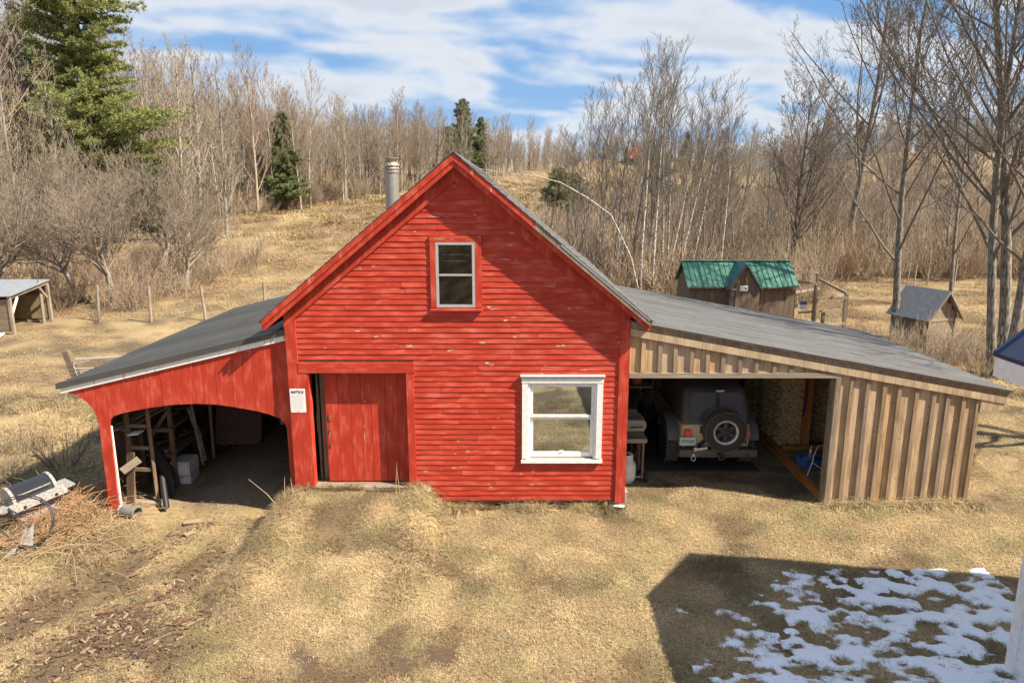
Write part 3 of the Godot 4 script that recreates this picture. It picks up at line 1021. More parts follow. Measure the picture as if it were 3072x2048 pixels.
	m.prism(PackedVector2Array([Vector2(-7.42, lroof(-7.42) - 0.05), Vector2(-3.66, lroof(-3.66) - 0.05), Vector2(-3.66, lroof(-3.66) - 0.025), Vector2(-7.42, lroof(-7.42) - 0.025)]), -7.5, -0.09)
	wpart(b, "roof_deck", m, M.old_board)
	for k in 9:
		m = MB.new()
		var z := -0.35 - k * 0.86
		m.prism(PackedVector2Array([Vector2(-7.38, lroof(-7.38) - 0.18), Vector2(-3.66, lroof(-3.66) - 0.18), Vector2(-3.66, lroof(-3.66) - 0.052), Vector2(-7.38, lroof(-7.38) - 0.052)]), z - 0.02, z + 0.02)
		wpart(b, "rafter", m, M.old_board)
	# outer side wall of upright boards, with a small unglazed window
	var z := -0.24
	while z > -7.4:
		var wd := R.randf_range(0.18, 0.25)
		var top := lroof(-6.93) - 0.19
		var lo := hgt(-6.9, z) - 0.15
		if z < -0.85 and z > -1.7:
			wpart(b, "wall_board", bx(-6.955, -6.93, lo, 1.42, z - wd + 0.004, z), M.old_board)
		else:
			wpart(b, "wall_board", bx(-6.955, -6.93, lo, top, z - wd + 0.004, z), M.old_board)
		z -= wd
	for zz in [-1.34, -2.6, -3.9, -5.2, -6.5]:
		wpart(b, "stud", bx(-6.925, -6.83, -0.3, lroof(-6.88) - 0.19, zz - 0.05, zz + 0.05), M.old_board)
	wpart(b, "girt", bx(-6.925, -6.87, 1.35, 1.45, -7.3, -0.25), M.old_board)
	var xw := -6.9
	while xw < -3.7:
		var wd := R.randf_range(0.19, 0.27)
		wpart(b, "wall_board", bx(xw, minf(xw + wd, -3.67) - 0.006, -0.35, lroof(xw) - 0.2, -7.43, -7.40), M.old_board)
		xw += wd
	arched_shed_contents()

func arched_shed_contents() -> void:
	var y0 := hgt(-6.4, -0.5)
	# an old door frame like a ladder, standing inside the opening
	var f := thing("ladder_frame", "weathered wooden ladder frame standing just inside the arched opening", "ladder", Vector3(-6.45, y0, -0.5))
	part(f, "rail", mb_bar(Vector3(-0.22, 0, 0.02), Vector3(-0.20, 1.68, -0.02), 0.05, 0.075), M.old_board)
	part(f, "rail", mb_bar(Vector3(0.20, 0, 0.02), Vector3(0.17, 1.78, -0.02), 0.05, 0.075), M.old_board)
	for yy in [0.62, 1.02, 1.42]:
		part(f, "rung", mb_bar(Vector3(-0.175, yy, 0), Vector3(0.145, yy - 0.01, 0), 0.045, 0.06), M.old_board)
	part(f, "foot", mb_bar(Vector3(-0.27, 0.015, 0.05), Vector3(0.27, 0.0, 0.05), 0.14, 0.07), M.grey2)
	# boards stacked on brackets above
	var lumber := [[Vector3(-6.86, 1.17, -0.42), Vector3(-6.2, 1.50, -1.9), 0.16, "grey2"], [Vector3(-6.72, 1.16, -0.44), Vector3(-6.0, 1.46, -1.9), 0.12, "grey1"], [Vector3(-6.84, 1.25, -0.5), Vector3(-5.95, 1.58, -1.8), 0.10, "old_board"], [Vector3(-6.6, 1.30, -0.6), Vector3(-5.8, 1.60, -1.7), 0.08, "grey1"]]
	for q in lumber:
		var m := mb_bar(q[0], q[1], q[2], 0.028)
		solo("salvaged_board", m, M[q[3]], "long weathered board slung under the roof of the arched lean-to", "board", "boards slung under the arched lean-to roof")
	var sc := MB.new()
	sc.box(Vector3(-6.46, 1.12, -0.42), Vector3(0.2, 0.012, 0.2), Basis(Vector3.FORWARD, -0.12))
	solo("plywood_sheet", sc, M.white_paint, "square white plywood sheet poking out from the slung boards", "sheet")
	# shelf wall of scrap behind the frame
	var sh := thing("storage_rack", "rough timber rack of shelves crammed with scrap in the lean-to", "rack", Vector3(-6.35, hgt(-6.3, -2.3), -2.3))
	for q in [[-0.35, -0.7], [0.05, -0.7], [-0.35, 1.0], [0.05, 1.0]]:
		part(sh, "upright", mb_bar(Vector3(q[0], 0, q[1]), Vector3(q[0], 2.1 - 0.15, q[1]), 0.07, 0.07), M.old_board)
	for yy in [0.62, 1.12, 1.55]:
		part(sh, "shelf", bx2(Vector3(-0.15, yy, 0.15), Vector3(0.5, 0.03, 1.9)), M.old_board)
		part(sh, "bearer", bx2(Vector3(-0.15, yy - 0.055, 1.0), Vector3(0.46, 0.07, 0.03)), M.old_board)
	part(sh, "brace", mb_bar(Vector3(-0.35, 0.9, 1.05), Vector3(0.05, 1.45, 1.05), 0.04, 0.06), M.old_board)
	for k in 16:
		var a := Vector3(R.randf_range(-0.35, 0.0), [0.66, 1.16, 1.59][k % 3], R.randf_range(-0.6, 0.5))
		var m := mb_bar(a, a + Vector3(R.randf_range(-0.1, 0.25), R.randf_range(0.02, 0.14), R.randf_range(0.5, 0.9)), R.randf_range(0.03, 0.09), R.randf_range(0.02, 0.05))
		solo("scrap_timber", m, M[["old_board", "grey1", "plain_board", "grey0"][k % 4]], "scrap timber lying on the rack shelves in the lean-to", "timber", "scrap timbers on the rack shelves") .position = sh.position
	# two plastic drawers
	var dr := thing("plastic_drawer_box", "pale plastic drawer box with scooped handle beside the rack", "drawer box", Vector3(-6.24, hgt(-6.2, -1.35) + 0.3, -1.35))
	var bb := MB.new()
	bb.prism(rounded(0.36, 0.28, 0.03), -0.4, 0.0)
	part(dr, "case", bb, mat(lin(0.5, 0.49, 0.49), 0.6))
	bb = MB.new()
	bb.prism(PackedVector2Array([Vector2(-0.155, -0.115), Vector2(0.155, -0.115), Vector2(0.155, 0.115), Vector2(0.06, 0.115), Vector2(0.045, 0.075), Vector2(-0.045, 0.075), Vector2(-0.06, 0.115), Vector2(-0.155, 0.115)]), 0.002, 0.02)
	part(dr, "drawer_front", bb, mat(lin(0.62, 0.6, 0.6), 0.6))
	copy(dr, Vector3(-6.25, hgt(-6.2, -1.35) + 0.02, -1.38), 0.04, "dusty plastic drawer box at the bottom of its stack of two")
	# black plastic sheeting and stovepipe lengths
	var tp := MB.new()
	var rows := []
	for i in 7:
		var ring := []
		for j in 9:
			var u := i / 6.0
			var w := j / 8.0
			ring.append(Vector3(-6.40 + 0.24 * u + 0.05 * sin(w * 9.0 + u * 4.0), 1.05 * (1.0 - u) * (1.0 - 0.25 * w) + y0 + 0.06 * sin(w * 14.0), -0.62 - 0.55 * w + 0.06 * sin(u * 7.0)))
		rows.append(ring)
	for i in 6:
		for j in 8:
			tp.quad(rows[i][j], rows[i + 1][j], rows[i + 1][j + 1], rows[i][j + 1])
	solo("plastic_sheet", tp, mat(lin(0.022, 0.021, 0.02), 0.7), "crumpled black plastic sheeting slumped beside the ladder frame", "sheet")
	var pp := MB.new()
	pp.tube([Vector3(-6.2, y0 + 0.45, -0.62), Vector3(-5.97, y0 + 0.02, -0.22)], [0.05, 0.05], 12)
	solo("black_pipe", pp, M.black_metal, "black stovepipe length leaning at the foot of the sheeting", "pipe")
	pp = MB.new()
	pp.lathe([Vector2(0.10, 0.0), Vector2(0.115, 0.0), Vector2(0.115, 0.03), Vector2(0.105, 0.04), Vector2(0.105, 0.32), Vector2(0.115, 0.33), Vector2(0.115, 0.35), Vector2(0.09, 0.35), Vector2(0.09, 0.02)], 18, Transform3D(Basis(Vector3.FORWARD, PI / 2), Vector3.ZERO))
	var pi2 := solo("metal_bucket", pp, M.galvanised, "dented metal bucket lying on its side by the red post", "bucket")
	pi2.position = Vector3(-6.60, hgt(-6.5, 0.02) + 0.10, 0.02)
	pi2.rotation.y = -0.35
	for q in [[Vector3(-5.98, 0.0, -1.75), Vector3(-6.3, 1.9, -2.0), 0.022, "grey0"], [Vector3(-5.92, 0.0, -2.1), Vector3(-5.96, 2.1, -2.2), 0.03, "old_board"]]:
		var m := MB.new()
		m.tube([q[0], (q[0] + q[1]) * 0.5 + Vector3(0.015, 0, 0), q[1]], [q[2], q[2] * 0.95, q[2] * 0.85], 8)
		solo("pole", m, M[q[3]], "round wooden pole leaning against the rack in the lean-to", "pole", "poles leaning on the rack")
	var lg := MB.new()
	lg.tube([Vector3(-6.0, 0.05, -1.85), Vector3(-6.12, 0.6, -1.95), Vector3(-6.3, 1.05, -2.05)], [0.06, 0.055, 0.045], 8)
	solo("rough_log", lg, M.bark_grey, "rough barked log propped up next to the poles", "log")
	# odds and ends along the back
	for k in 7:
		var x := -5.75 + k * 0.11
		var m := mb_bar(Vector3(x, 0.0, -4.6 + R.randf() * 0.3), Vector3(x + R.randf_range(-0.15, 0.05), R.randf_range(1.2, 1.7), -5.0), 0.10, 0.025, Vector3.BACK)
		solo("leaning_slat", m, M[["grey0", "grey1", "old_board"][k % 3]], "grey slat leaning upright at the dim back of the arched lean-to", "slat", "slats leaning at the back of the arched lean-to")
	var ws := MB.new()
	ws.prism(rounded(0.9, 1.35, 0.12), -0.03, 0.0, Transform3D(Basis(Vector3.RIGHT, -0.25) * Basis(Vector3.UP, 0.35), Vector3(-5.75, 0.62, -3.1)))
	solo("brown_board", ws, M.rust, "rusty brown sheet with rounded corners propped behind the poles", "sheet")
	var jug := thing("jug", "dark green jug with white label on the lean-to floor", "jug", Vector3(-5.2, hgt(-5.2, -4.2), -4.2))
	var jm := MB.new()
	jm.lathe([Vector2(0.0, 0.0), Vector2(0.10, 0.0), Vector2(0.11, 0.02), Vector2(0.11, 0.2), Vector2(0.04, 0.3), Vector2(0.04, 0.34), Vector2(0.0, 0.34)], 14)
	part(jug, "body", jm, mat(lin(0.02, 0.045, 0.03), 0.3))
	jm = MB.new()
	for k in 5:
		var a := -0.5 + k * 0.2
		jm.quad(Vector3(sin(a), 0.05 / 0.1115, cos(a)) * 0.1115, Vector3(sin(a + 0.2), 0.05 / 0.1115, cos(a + 0.2)) * 0.1115, Vector3(sin(a + 0.2), 0.16 / 0.1115, cos(a + 0.2)) * 0.1115, Vector3(sin(a), 0.16 / 0.1115, cos(a)) * 0.1115)
	part(jug, "jug_label", jm, M.white_paint)
	# side panel of old boards on the ground by the post
	for q in [[Vector3(-6.62, -0.22, -0.28), Vector3(-6.58, 0.78, -0.40), 0.17, 0.02, "old_board"], [Vector3(-6.66, 0.50, -0.22), Vector3(-6.40, 0.68, -0.32), 0.02, 0.13, "grey2"]]:
		solo("offcut_board", mb_bar(q[0], q[1], q[2], q[3]), M[q[4]], "short board offcut tucked behind the red post of the arch", "board", "offcuts behind the red post")

func mb_bar(a: Vector3, e: Vector3, w: float, h: float, upv := Vector3.UP) -> MB:
	var m := MB.new()
	m.off = Vector2(R.randf() * 7.0, R.randf() * 3.0)
	m.bar(a, e, w, h, upv)
	return m

func bx2(o: Vector3, s: Vector3) -> MB:
	var m := MB.new()
	m.off = Vector2(R.randf() * 7.0, R.randf() * 3.0)
	m.box(o, s)
	return m

# ------------------------------------------------------------------ the board-and-batten garage lean-to
func rroof(x: float) -> float:
	return 3.16 - (x - 1.89) * 0.1845

func make_garage() -> void:
	var b := thing("garage_lean_to", "board and batten wooden garage lean-to with grey shingle roof", "shed", Vector3(4.9, 0, -2.3))
	var top := func(x: float) -> float: return rroof(x) - 0.235
	# boards over the opening and down the right-hand wall
	var edges := [1.90]
	var x := 2.12
	while x < 5.2:
		edges.append(x)
		x += 0.2665 * R.randf_range(0.92, 1.08)
	edges.append(5.275)
	x = 5.53
	while x < 7.6:
		edges.append(x)
		x += 0.262 * R.randf_range(0.9, 1.1)
	edges.append(7.66)
	for i in edges.size() - 1:
		var xa: float = edges[i] + 0.003
		var xb: float = edges[i + 1] - 0.003
		var lo := 2.24 if xb < 5.28 else hgt(xa, 0.0) - 0.02 + R.randf_range(0.0, 0.05)
		if (top.call(xb)) - lo < 0.03 and xb < 5.28:
			continue
		var m := MB.new()
		m.off = Vector2(R.randf() * 9.0, R.randf() * 3.0)
		m.prism(PackedVector2Array([Vector2(xa, lo), Vector2(xb, lo), Vector2(xb, top.call(xb) + 0.06), Vector2(xa, top.call(xa) + 0.06)]), -0.03, -0.005 + R.randf_range(-0.003, 0.002))
		wpart(b, "board", m, M["wood%d" % (1 if i < 2 else ([3, 0, 3, 1, 3] if xb < 5.28 else [0, 1, 3, 0, 0])[R.randi() % 5])])
	for i in range(1, edges.size()):
		var xc: float = edges[i]
		var lo := 2.305 if xc < 5.25 else hgt(xc, 0.0) - 0.02 + R.randf_range(0.0, 0.07)
		var wd := 0.033
		if i == edges.size() - 1:
			xc -= 0.03
		if absf(xc - 5.275) < 0.01:
			continue
		if (top.call(xc)) - lo < 0.02:
			continue
		var m := MB.new()
		m.off = Vector2(R.randf() * 9.0, R.randf() * 3.0)
		var lean := R.randf_range(-0.012, 0.012)
		m.prism(PackedVector2Array([Vector2(xc - wd + lean, lo), Vector2(xc + wd + lean, lo), Vector2(xc + wd, top.call(xc + wd) + 0.05), Vector2(xc - wd, top.call(xc - wd) + 0.05)]), 0.0, 0.028)
		wpart(b, "batten", m, M[["grey0", "wood2", "wood2", "grey0"][R.randi() % 4] if xc > 2.3 else "wood1"])
	wpart(b, "header", bx(1.90, 5.345, 2.215, 2.30, -0.1, 0.034), M.grey2)
	wpart(b, "opening_post", bx(5.262, 5.345, hgt(5.3, 0.0) - 0.1, 2.213, -0.11, 0.036), M.grey0)
	wpart(b, "opening_stop", bx(5.225, 5.260, hgt(5.3, 0.0) - 0.1, 2.213, -0.11, -0.03), M.grey1)
	# rake: pale board, brown board, drip edge
	var m := MB.new()
	m.off = Vector2(0.3, 0.4)
	m.prism(PackedVector2Array([Vector2(1.895, rroof(1.895) - 0.24), Vector2(8.06, rroof(8.06) - 0.24), Vector2(8.06, rroof(8.06) - 0.125), Vector2(1.895, rroof(1.895) - 0.125)]), 0.0, 0.052)
	wpart(b, "rake_board", m, mat(lin(1.0, 0.98, 0.93), 0.8, M.wood3.albedo_texture, Vector3(0.3, 1.4, 1)))
	m = MB.new()
	m.off = Vector2(1.3, 0.1)
	m.prism(PackedVector2Array([Vector2(1.9, rroof(1.9) - 0.123), Vector2(8.11, rroof(8.11) - 0.123), Vector2(8.11, rroof(8.11) - 0.035), Vector2(1.9, rroof(1.9) - 0.035)]), 0.0, 0.032)
	wpart(b, "fascia_board", m, M.wood2)
	m = MB.new()
	m.prism(PackedVector2Array([Vector2(1.9, rroof(1.9) - 0.034), Vector2(8.13, rroof(8.13) - 0.034), Vector2(8.13, rroof(8.13) - 0.012), Vector2(1.9, rroof(1.9) - 0.012)]), 0.0, 0.075)
	wpart(b, "roof_edge", m, M.grey2)
	m = MB.new()
	m.prism(PackedVector2Array([Vector2(7.66, 1.67), Vector2(8.05, 1.67), Vector2(8.05, rroof(8.05) - 0.243), Vector2(7.66, rroof(7.66) - 0.243)]), 0.0, 0.04)
	wpart(b, "rafter_tail", m, M.wood3)
	wpart(b, "eave_board", bx(8.06, 8.085, 1.68, 1.90, -4.7, -0.01), M.wood3)
	m = MB.new()
	m.prism(PackedVector2Array([Vector2(1.9, rroof(1.9) - 0.034), Vector2(8.12, rroof(8.12) - 0.034), Vector2(8.12, rroof(8.12) - 0.008), Vector2(1.9, rroof(1.9) - 0.008)]), -4.82, -0.002)
	wpart(b, "roof_deck", m, M.wood2)
	wpart(b, "shingle_courses", roof_strips(1.78, 8.15, 0.088, 4.9), M.shingle).set_meta("kind", "stuff")
	for k in 6:
		m = MB.new()
		var z := -0.5 - k * 0.8
		m.prism(PackedVector2Array([Vector2(1.95, rroof(1.95) - 0.2), Vector2(7.95, rroof(7.95) - 0.2), Vector2(7.95, rroof(7.95) - 0.037), Vector2(1.95, rroof(1.95) - 0.037)]), z - 0.02, z + 0.02)
		wpart(b, "rafter", m, M.old_board)
	# outer wall, back wall
	var z := -0.12
	while z > -4.7:
		wpart(b, "board", bx(7.63, 7.66, -0.1, rroof(7.66) - 0.2, z - 0.25, z), M.wood2)
		z -= 0.253
	x = 1.92
	while x < 7.6:
		wpart(b, "board", bx(x, minf(x + 0.25, 7.62), -0.1, rroof(x + 0.25) - 0.2, -4.74, -4.71), M.old_board)
		x += 0.253
	# raised plank floor of the hay bay and its edge beam
	wpart(b, "floor_beam", bx(5.255, 5.34, 0.0, 0.15, -4.5, -0.12), M.orange_wood)
	z = -0.13
	while z > -4.5:
		wpart(b, "floor_plank", bx(5.342, 7.62, 0.115, 0.14 + R.randf_range(0, 0.006), z - 0.145, z), M.old_board)
		z -= 0.149
	wpart(b, "hay_post", bx(5.775, 5.915, 0.146, 2.22, -2.35, -2.21), M.orange_wood)
	wpart(b, "hay_post", bx(5.26, 5.38, 0.152, 2.3, -4.4, -4.28), M.orange_wood)
	wpart(b, "hay_sill", bx(5.36, 7.6, 0.147, 0.24, -2.2, -2.12), M.orange_wood)
	wpart(b, "tie_beam", bx(1.95, 5.77, 2.12, 2.22, -2.5, -2.36), M.plain_board)
	# pale feet under the wall
	for xx in [5.55, 7.5]:
		wpart(b, "footing", bx(xx, xx + 0.1, -0.05, 0.07, 0.005, 0.07), M.concrete)

# the low garage roof: lapped strips whose edges read as long lines down the slope
func roof_strips(xa: float, xb: float, z0: float, depth: float) -> MB:
	var m := MB.new()
	var rr := RandomNumberGenerator.new()
	rr.seed = 78
	var z := z0
	while z > z0 - depth:
		var wz := 0.105 * rr.randf_range(0.85, 1.15)
		var x := xa - rr.randf() * 0.3
		while x < xb:
			var x2 := minf(x + rr.randf_range(0.25, 0.9), xb)
			var xs := maxf(x, xa)
			if x2 > xs:
				var k := 0.16 * rr.randf_range(0.84, 1.13)
				m.tint = Color(k, k * 1.01, k * 1.04)
				m.off = Vector2(rr.randf(), rr.randf())
				var h := rr.randf_range(0.006, 0.010)
				var a := Vector3(xs, rroof(xs), z)
				var b := Vector3(x2 - 0.003, rroof(x2 - 0.003), z)
				var o := Vector3(0, 0, -wz - 0.004)
				m.quad(a + Vector3.UP * h, b + Vector3.UP * h, b + o + Vector3.UP * 0.002, a + o + Vector3.UP * 0.002)
				m.quad(a - Vector3.UP * 0.004, b - Vector3.UP * 0.004, b + Vector3.UP * h, a + Vector3.UP * h)
				if x2 >= xb:
					m.quad(b - Vector3.UP * 0.004, b + o - Vector3.UP * 0.004, b + o + Vector3.UP * 0.002, b + Vector3.UP * h)
			x = x2
		z -= wz
	return m

# ------------------------------------------------------------------ the car in the garage
func wheel_mesh(root: Node3D, at: Vector3, axis_x: bool, rad: float, wid: float, called: String) -> void:
	var w := Node3D.new()
	w.name = called
	root.add_child(w, true)
	w.position = at
	# local y is the axle
	w.basis = Basis(Vector3.FORWARD, PI / 2) if axis_x else Basis(Vector3.RIGHT, PI / 2)
	var h := wid * 0.5
	var m := MB.new()
	m.lathe([Vector2(rad * 0.56, -h * 0.8), Vector2(rad * 0.62, -h), Vector2(rad * 0.86, -h * 1.02), Vector2(rad * 0.95, -h * 0.86), Vector2(rad * 0.965, 0), Vector2(rad * 0.95, h * 0.86), Vector2(rad * 0.86, h * 1.02), Vector2(rad * 0.62, h), Vector2(rad * 0.56, h * 0.8), Vector2(rad * 0.56, -h * 0.8)], 36)
	part(w, "tyre", m, M.rubber)
	m = MB.new()
	for k in 34:
		for row in 4:
			var a := TAU * (k + 0.5 * (row % 2)) / 34
			var bs := Basis(Vector3.UP, a)
			m.box(bs * Vector3(0, (row - 1.5) * wid * 0.245, rad * 0.975), Vector3(rad * 0.125, wid * 0.2, rad * 0.05), bs * Basis(Vector3.BACK, 0.25 * (1 if row % 2 else -1)))
	part(w, "tread", m, M.rubber_dusty)
	m = MB.new()
	m.lathe([Vector2(rad * 0.50, h * 0.2), Vector2(rad * 0.50, h * 0.9), Vector2(rad * 0.56, h * 1.0), Vector2(rad * 0.60, h * 0.98), Vector2(rad * 0.60, h * 0.86), Vector2(rad * 0.56, h * 0.6)], 36)
	part(w, "rim_ring", m, M.rim_silver)
	m = MB.new()
	m.lathe([Vector2(0, h * 0.75), Vector2(rad * 0.13, h * 0.72), Vector2(rad * 0.15, h * 0.6), Vector2(rad * 0.22, h * 0.5), Vector2(rad * 0.22, h * 0.3)], 20)
	for k in 6:
		var bs := Basis(Vector3.UP, TAU * k / 6)
		m.hexa([bs * Vector3(-rad * 0.10, h * 0.2, rad * 0.17), bs * Vector3(-rad * 0.085, h * 0.3, rad * 0.51), bs * Vector3(rad * 0.085, h * 0.3, rad * 0.51), bs * Vector3(rad * 0.10, h * 0.2, rad * 0.17),
			bs * Vector3(-rad * 0.10, h * 0.5, rad * 0.17), bs * Vector3(-rad * 0.085, h * 0.62, rad * 0.51), bs * Vector3(rad * 0.085, h * 0.62, rad * 0.51), bs * Vector3(rad * 0.10, h * 0.5, rad * 0.17)])
	part(w, "rim_spokes", m, M.rim_dark)
	m = MB.new()
	m.lathe([Vector2(rad * 0.52, h * 0.05), Vector2(0, h * 0.05)], 24)
	part(w, "rim_back", m, M.black_metal)

func ring_y(pts: PackedVector2Array, y: float, o := Vector2.ZERO) -> Array:
	var r := []
	for p in pts:
		r.append(Vector3(p.x + o.x, y, -(p.y + o.y)))
	return r

func make_car() -> void:
	M.rubber_dusty = mat(lin(0.20, 0.165, 0.12), 0.95, mottle(128, 173, 0.08, 0.4, 1.0), Vector3(3, 3, 1))
	M.rim_silver = mat(lin(0.50, 0.49, 0.47), 0.4, null, Vector3.ONE, 0.6)
	M.rim_dark = mat(lin(0.03, 0.03, 0.032), 0.4)
	var tan_p := mat(lin(0.60, 0.46, 0.27), 0.35)
	tan_p.clearcoat_enabled = true
	tan_p.clearcoat = 0.5
	var cloth := mat(lin(0.14, 0.127, 0.118), 0.75, mottle(128, 175, 0.05, 0.7, 1.0), Vector3(2, 2, 1))
	var flare := mat(lin(0.12, 0.12, 0.13), 0.5)
	var win := mat(lin(0.07, 0.068, 0.075), 0.08)
	var red_l := mat(lin(0.75, 0.02, 0.015), 0.15)
	red_l.clearcoat_enabled = true
	var c := thing("off_road_car", "tan off-road car with charcoal soft top and rear spare wheel, parked in garage", "car", Vector3(3.80, hgt(3.8, -2.0) + 0.012, -2.02))
	# tub, z forward is -z; the tailgate is at z = 0.62
	var m := MB.new()
	var plan := rounded(1.30, 2.5, 0.09)
	var o := Vector2(0, 0.63)
	m.loft([ring_y(plan, 0.50, o), ring_y(plan, 0.56, o), ring_y(plan, 0.90, o), ring_y(rounded(1.27, 2.47, 0.09), 0.935, o)])
	part(c, "tub", m, tan_p)
	m = MB.new()
	m.prism(rounded(0.84, 0.37, 0.03), 0.0, 0.012, Transform3D(Basis(), Vector3(0.06, 0.735, 0.618)))
	part(c, "tailgate", m, tan_p)
	m = MB.new()
	m.loft([ring_y(rounded(1.24, 1.1, 0.2), 0.55, Vector2(0, 2.4)), ring_y(rounded(1.2, 1.1, 0.2), 0.95, Vector2(0, 2.4)), ring_y(rounded(1.05, 1.0, 0.2), 1.02, Vector2(0, 2.4))])
	part(c, "hood", m, tan_p)
	m = MB.new()
	m.box(Vector3(0, 0.72, -2.98), Vector3(1.0, 0.5, 0.06))
	part(c, "grille", m, flare)
	m = MB.new()
	m.box(Vector3(0, 0.45, -0.65), Vector3(1.1, 0.12, 2.6))
	m.tube([Vector3(-0.7, 0.37, 0), Vector3(0.7, 0.37, 0)], [0.05, 0.05], 10)
	m.lathe([Vector2(0, -0.11), Vector2(0.11, -0.08), Vector2(0.13, 0), Vector2(0.11, 0.08), Vector2(0, 0.11)], 14, Transform3D(Basis(Vector3.RIGHT, PI / 2), Vector3(0.1, 0.37, 0)))
	part(c, "chassis", m, M.black_metal)
	# soft top
	m = MB.new()
	m.loft([ring_y(rounded(1.27, 1.98, 0.10), 0.936, Vector2(0, 0.40)), ring_y(rounded(1.24, 1.94, 0.12), 1.25, Vector2(0, 0.43)), ring_y(rounded(1.17, 1.86, 0.13), 1.52, Vector2(0, 0.48)), ring_y(rounded(1.12, 1.80, 0.13), 1.575, Vector2(0, 0.50)), ring_y(rounded(1.0, 1.66, 0.13), 1.605, Vector2(0, 0.52))])
	var st := part(c, "soft_top", m, cloth)
	# rear window: follows the slanted back of the top
	m = MB.new()
	var wp := PackedVector2Array([Vector2(-0.50, 1.01), Vector2(-0.26, 1.01), Vector2(-0.20, 1.16), Vector2(-0.05, 1.26), Vector2(0.12, 1.29), Vector2(0.29, 1.26), Vector2(0.42, 1.16), Vector2(0.47, 1.01), Vector2(0.50, 1.01), Vector2(0.47, 1.47), Vector2(0.42, 1.52), Vector2(-0.42, 1.52), Vector2(-0.47, 1.47)])
	var tilt := Basis(Vector3.RIGHT, -0.155)
	var wx := Transform3D(tilt, Vector3(0, 0, 0) + Vector3(0, 1.01, 0.588) - tilt * Vector3(0, 1.01, 0))
	m.prism(wp, 0.0, 0.012, wx)
	part(st, "rear_window", m, win)
	m = MB.new()
	for s in [-1.0, 1.0]:
		m.bar(wx * Vector3(s * 0.515, 1.0, 0.0), wx * Vector3(s * 0.485, 1.5, 0.0), 0.02, 0.02, Vector3.BACK)
	m.bar(wx * Vector3(-0.46, 1.535, 0.0), wx * Vector3(0.46, 1.535, 0.0), 0.02, 0.02)
	part(st, "window_zip", m, cloth)
	m = MB.new()
	m.bar(Vector3(0.02, 1.52, 0.53), Vector3(0.02, 1.27, 0.57), 0.06, 0.02, Vector3.BACK)
	m.box(Vector3(0.04, 1.565, 0.50), Vector3(0.2, 0.06, 0.06))
	part(c, "brake_light_bracket", m, M.black_metal)
	m = MB.new()
	m.prism(rounded(0.15, 0.035, 0.015), 0.0, 0.006, Transform3D(Basis(), Vector3(0.06, 1.565, 0.532)))
	part(c, "pale_blue_sticker", m, mat(lin(0.42, 0.62, 0.72), 0.4))
	# wheels
	for s in [-1.0, 1.0]:
		wheel_mesh(c, Vector3(s * 0.72, 0.37, 0.0), true, 0.372, 0.26, "wheel")
		wheel_mesh(c, Vector3(s * 0.72, 0.37, -2.37), true, 0.372, 0.26, "wheel")
	wheel_mesh(c, Vector3(0.10, 0.885, 0.80), false, 0.385, 0.24, "spare_wheel")
	# flares
	for s in [-1.0, 1.0]:
		for zc in [0.0, -2.37]:
			m = MB.new()
			var pl := PackedVector2Array()
			for k in 15:
				var a := PI * (0.10 + 0.80 * k / 14.0)
				pl.append(Vector2(cos(a) * 0.53, sin(a) * 0.56))
			for k in range(14, -1, -1):
				var a := PI * (0.10 + 0.80 * k / 14.0)
				pl.append(Vector2(cos(a) * 0.485, sin(a) * 0.505))
			m.prism(pl, 0.60 if s > 0 else -0.86, 0.86 if s > 0 else -0.60, Transform3D(Basis(Vector3(0, 0, -1), Vector3(0, 1, 0), Vector3(1, 0, 0)), Vector3(0, 0.42, zc)))
			part(c, "fender_flare", m, flare)
	# bumper, hitch, shackles
	m = MB.new()
	m.prism(rounded(1.44, 0.135, 0.02), -0.06, 0.06, Transform3D(Basis(), Vector3(0.02, 0.435, 0.72)))
	var bp := part(c, "bumper", m, mat(lin(0.10, 0.095, 0.092), 0.4))
	part(bp, "rusty_edge", bx2(Vector3(0.14, 0.385, 0.784), Vector3(0.86, 0.045, 0.008)), M.rust)
	part(bp, "step_plate", bx2(Vector3(0.05, 0.515, 0.72), Vector3(1.25, 0.025, 0.14)), M.black_metal)
	m = MB.new()
	for q in [[0.0, 0.05, 0.09, 0.02], [0.0, -0.05, 0.09, 0.02], [-0.045, 0.0, 0.02, 0.08], [0.045, 0.0, 0.02, 0.08]]:
		m.box(Vector3(0.06 + q[0], 0.40 + q[1], 0.80), Vector3(q[2], q[3], 0.12))
	part(bp, "hitch_receiver", m, M.dark_metal)
	for s in [-0.44, 0.56]:
		m = MB.new()
		var pts := []
		var rr := []
		for k in 13:
			var a := TAU * k / 12.0
			pts.append(Vector3(s + 0.04 * sin(a), 0.345 + 0.045 * cos(a), 0.80))
			rr.append(0.011)
		m.tube(pts, rr, 6, false)
		m.box(Vector3(s, 0.41, 0.79), Vector3(0.05, 0.06, 0.03))
		part(bp, "shackle", m, M.aluminium if s < 0 else M.dark_metal)
	m = MB.new()
	m.tube([Vector3(-0.15, 0.36, 0.76), Vector3(-0.05, 0.31, 0.78), Vector3(0.08, 0.29, 0.78), Vector3(0.22, 0.34, 0.76)], [0.006, 0.006, 0.006, 0.006], 5)
	part(bp, "wiring", m, M.black_metal)
	# lamps
	for s in [-0.53, 0.555]:
		m = MB.new()
		m.prism(rounded(0.125, 0.17, 0.03), 0.0, 0.055, Transform3D(Basis(), Vector3(s, 0.775, 0.625)))
		var tl := part(c, "tail_light", m, red_l)
		m = MB.new()
		m.prism(rounded(0.10, 0.05, 0.012), 0.0, 0.004, Transform3D(Basis(), Vector3(s, 0.79, 0.681)))
		part(tl, "lens_band", m, mat(lin(0.62, 0.16, 0.13), 0.12))
	# hinges and spare carrier
	m = MB.new()
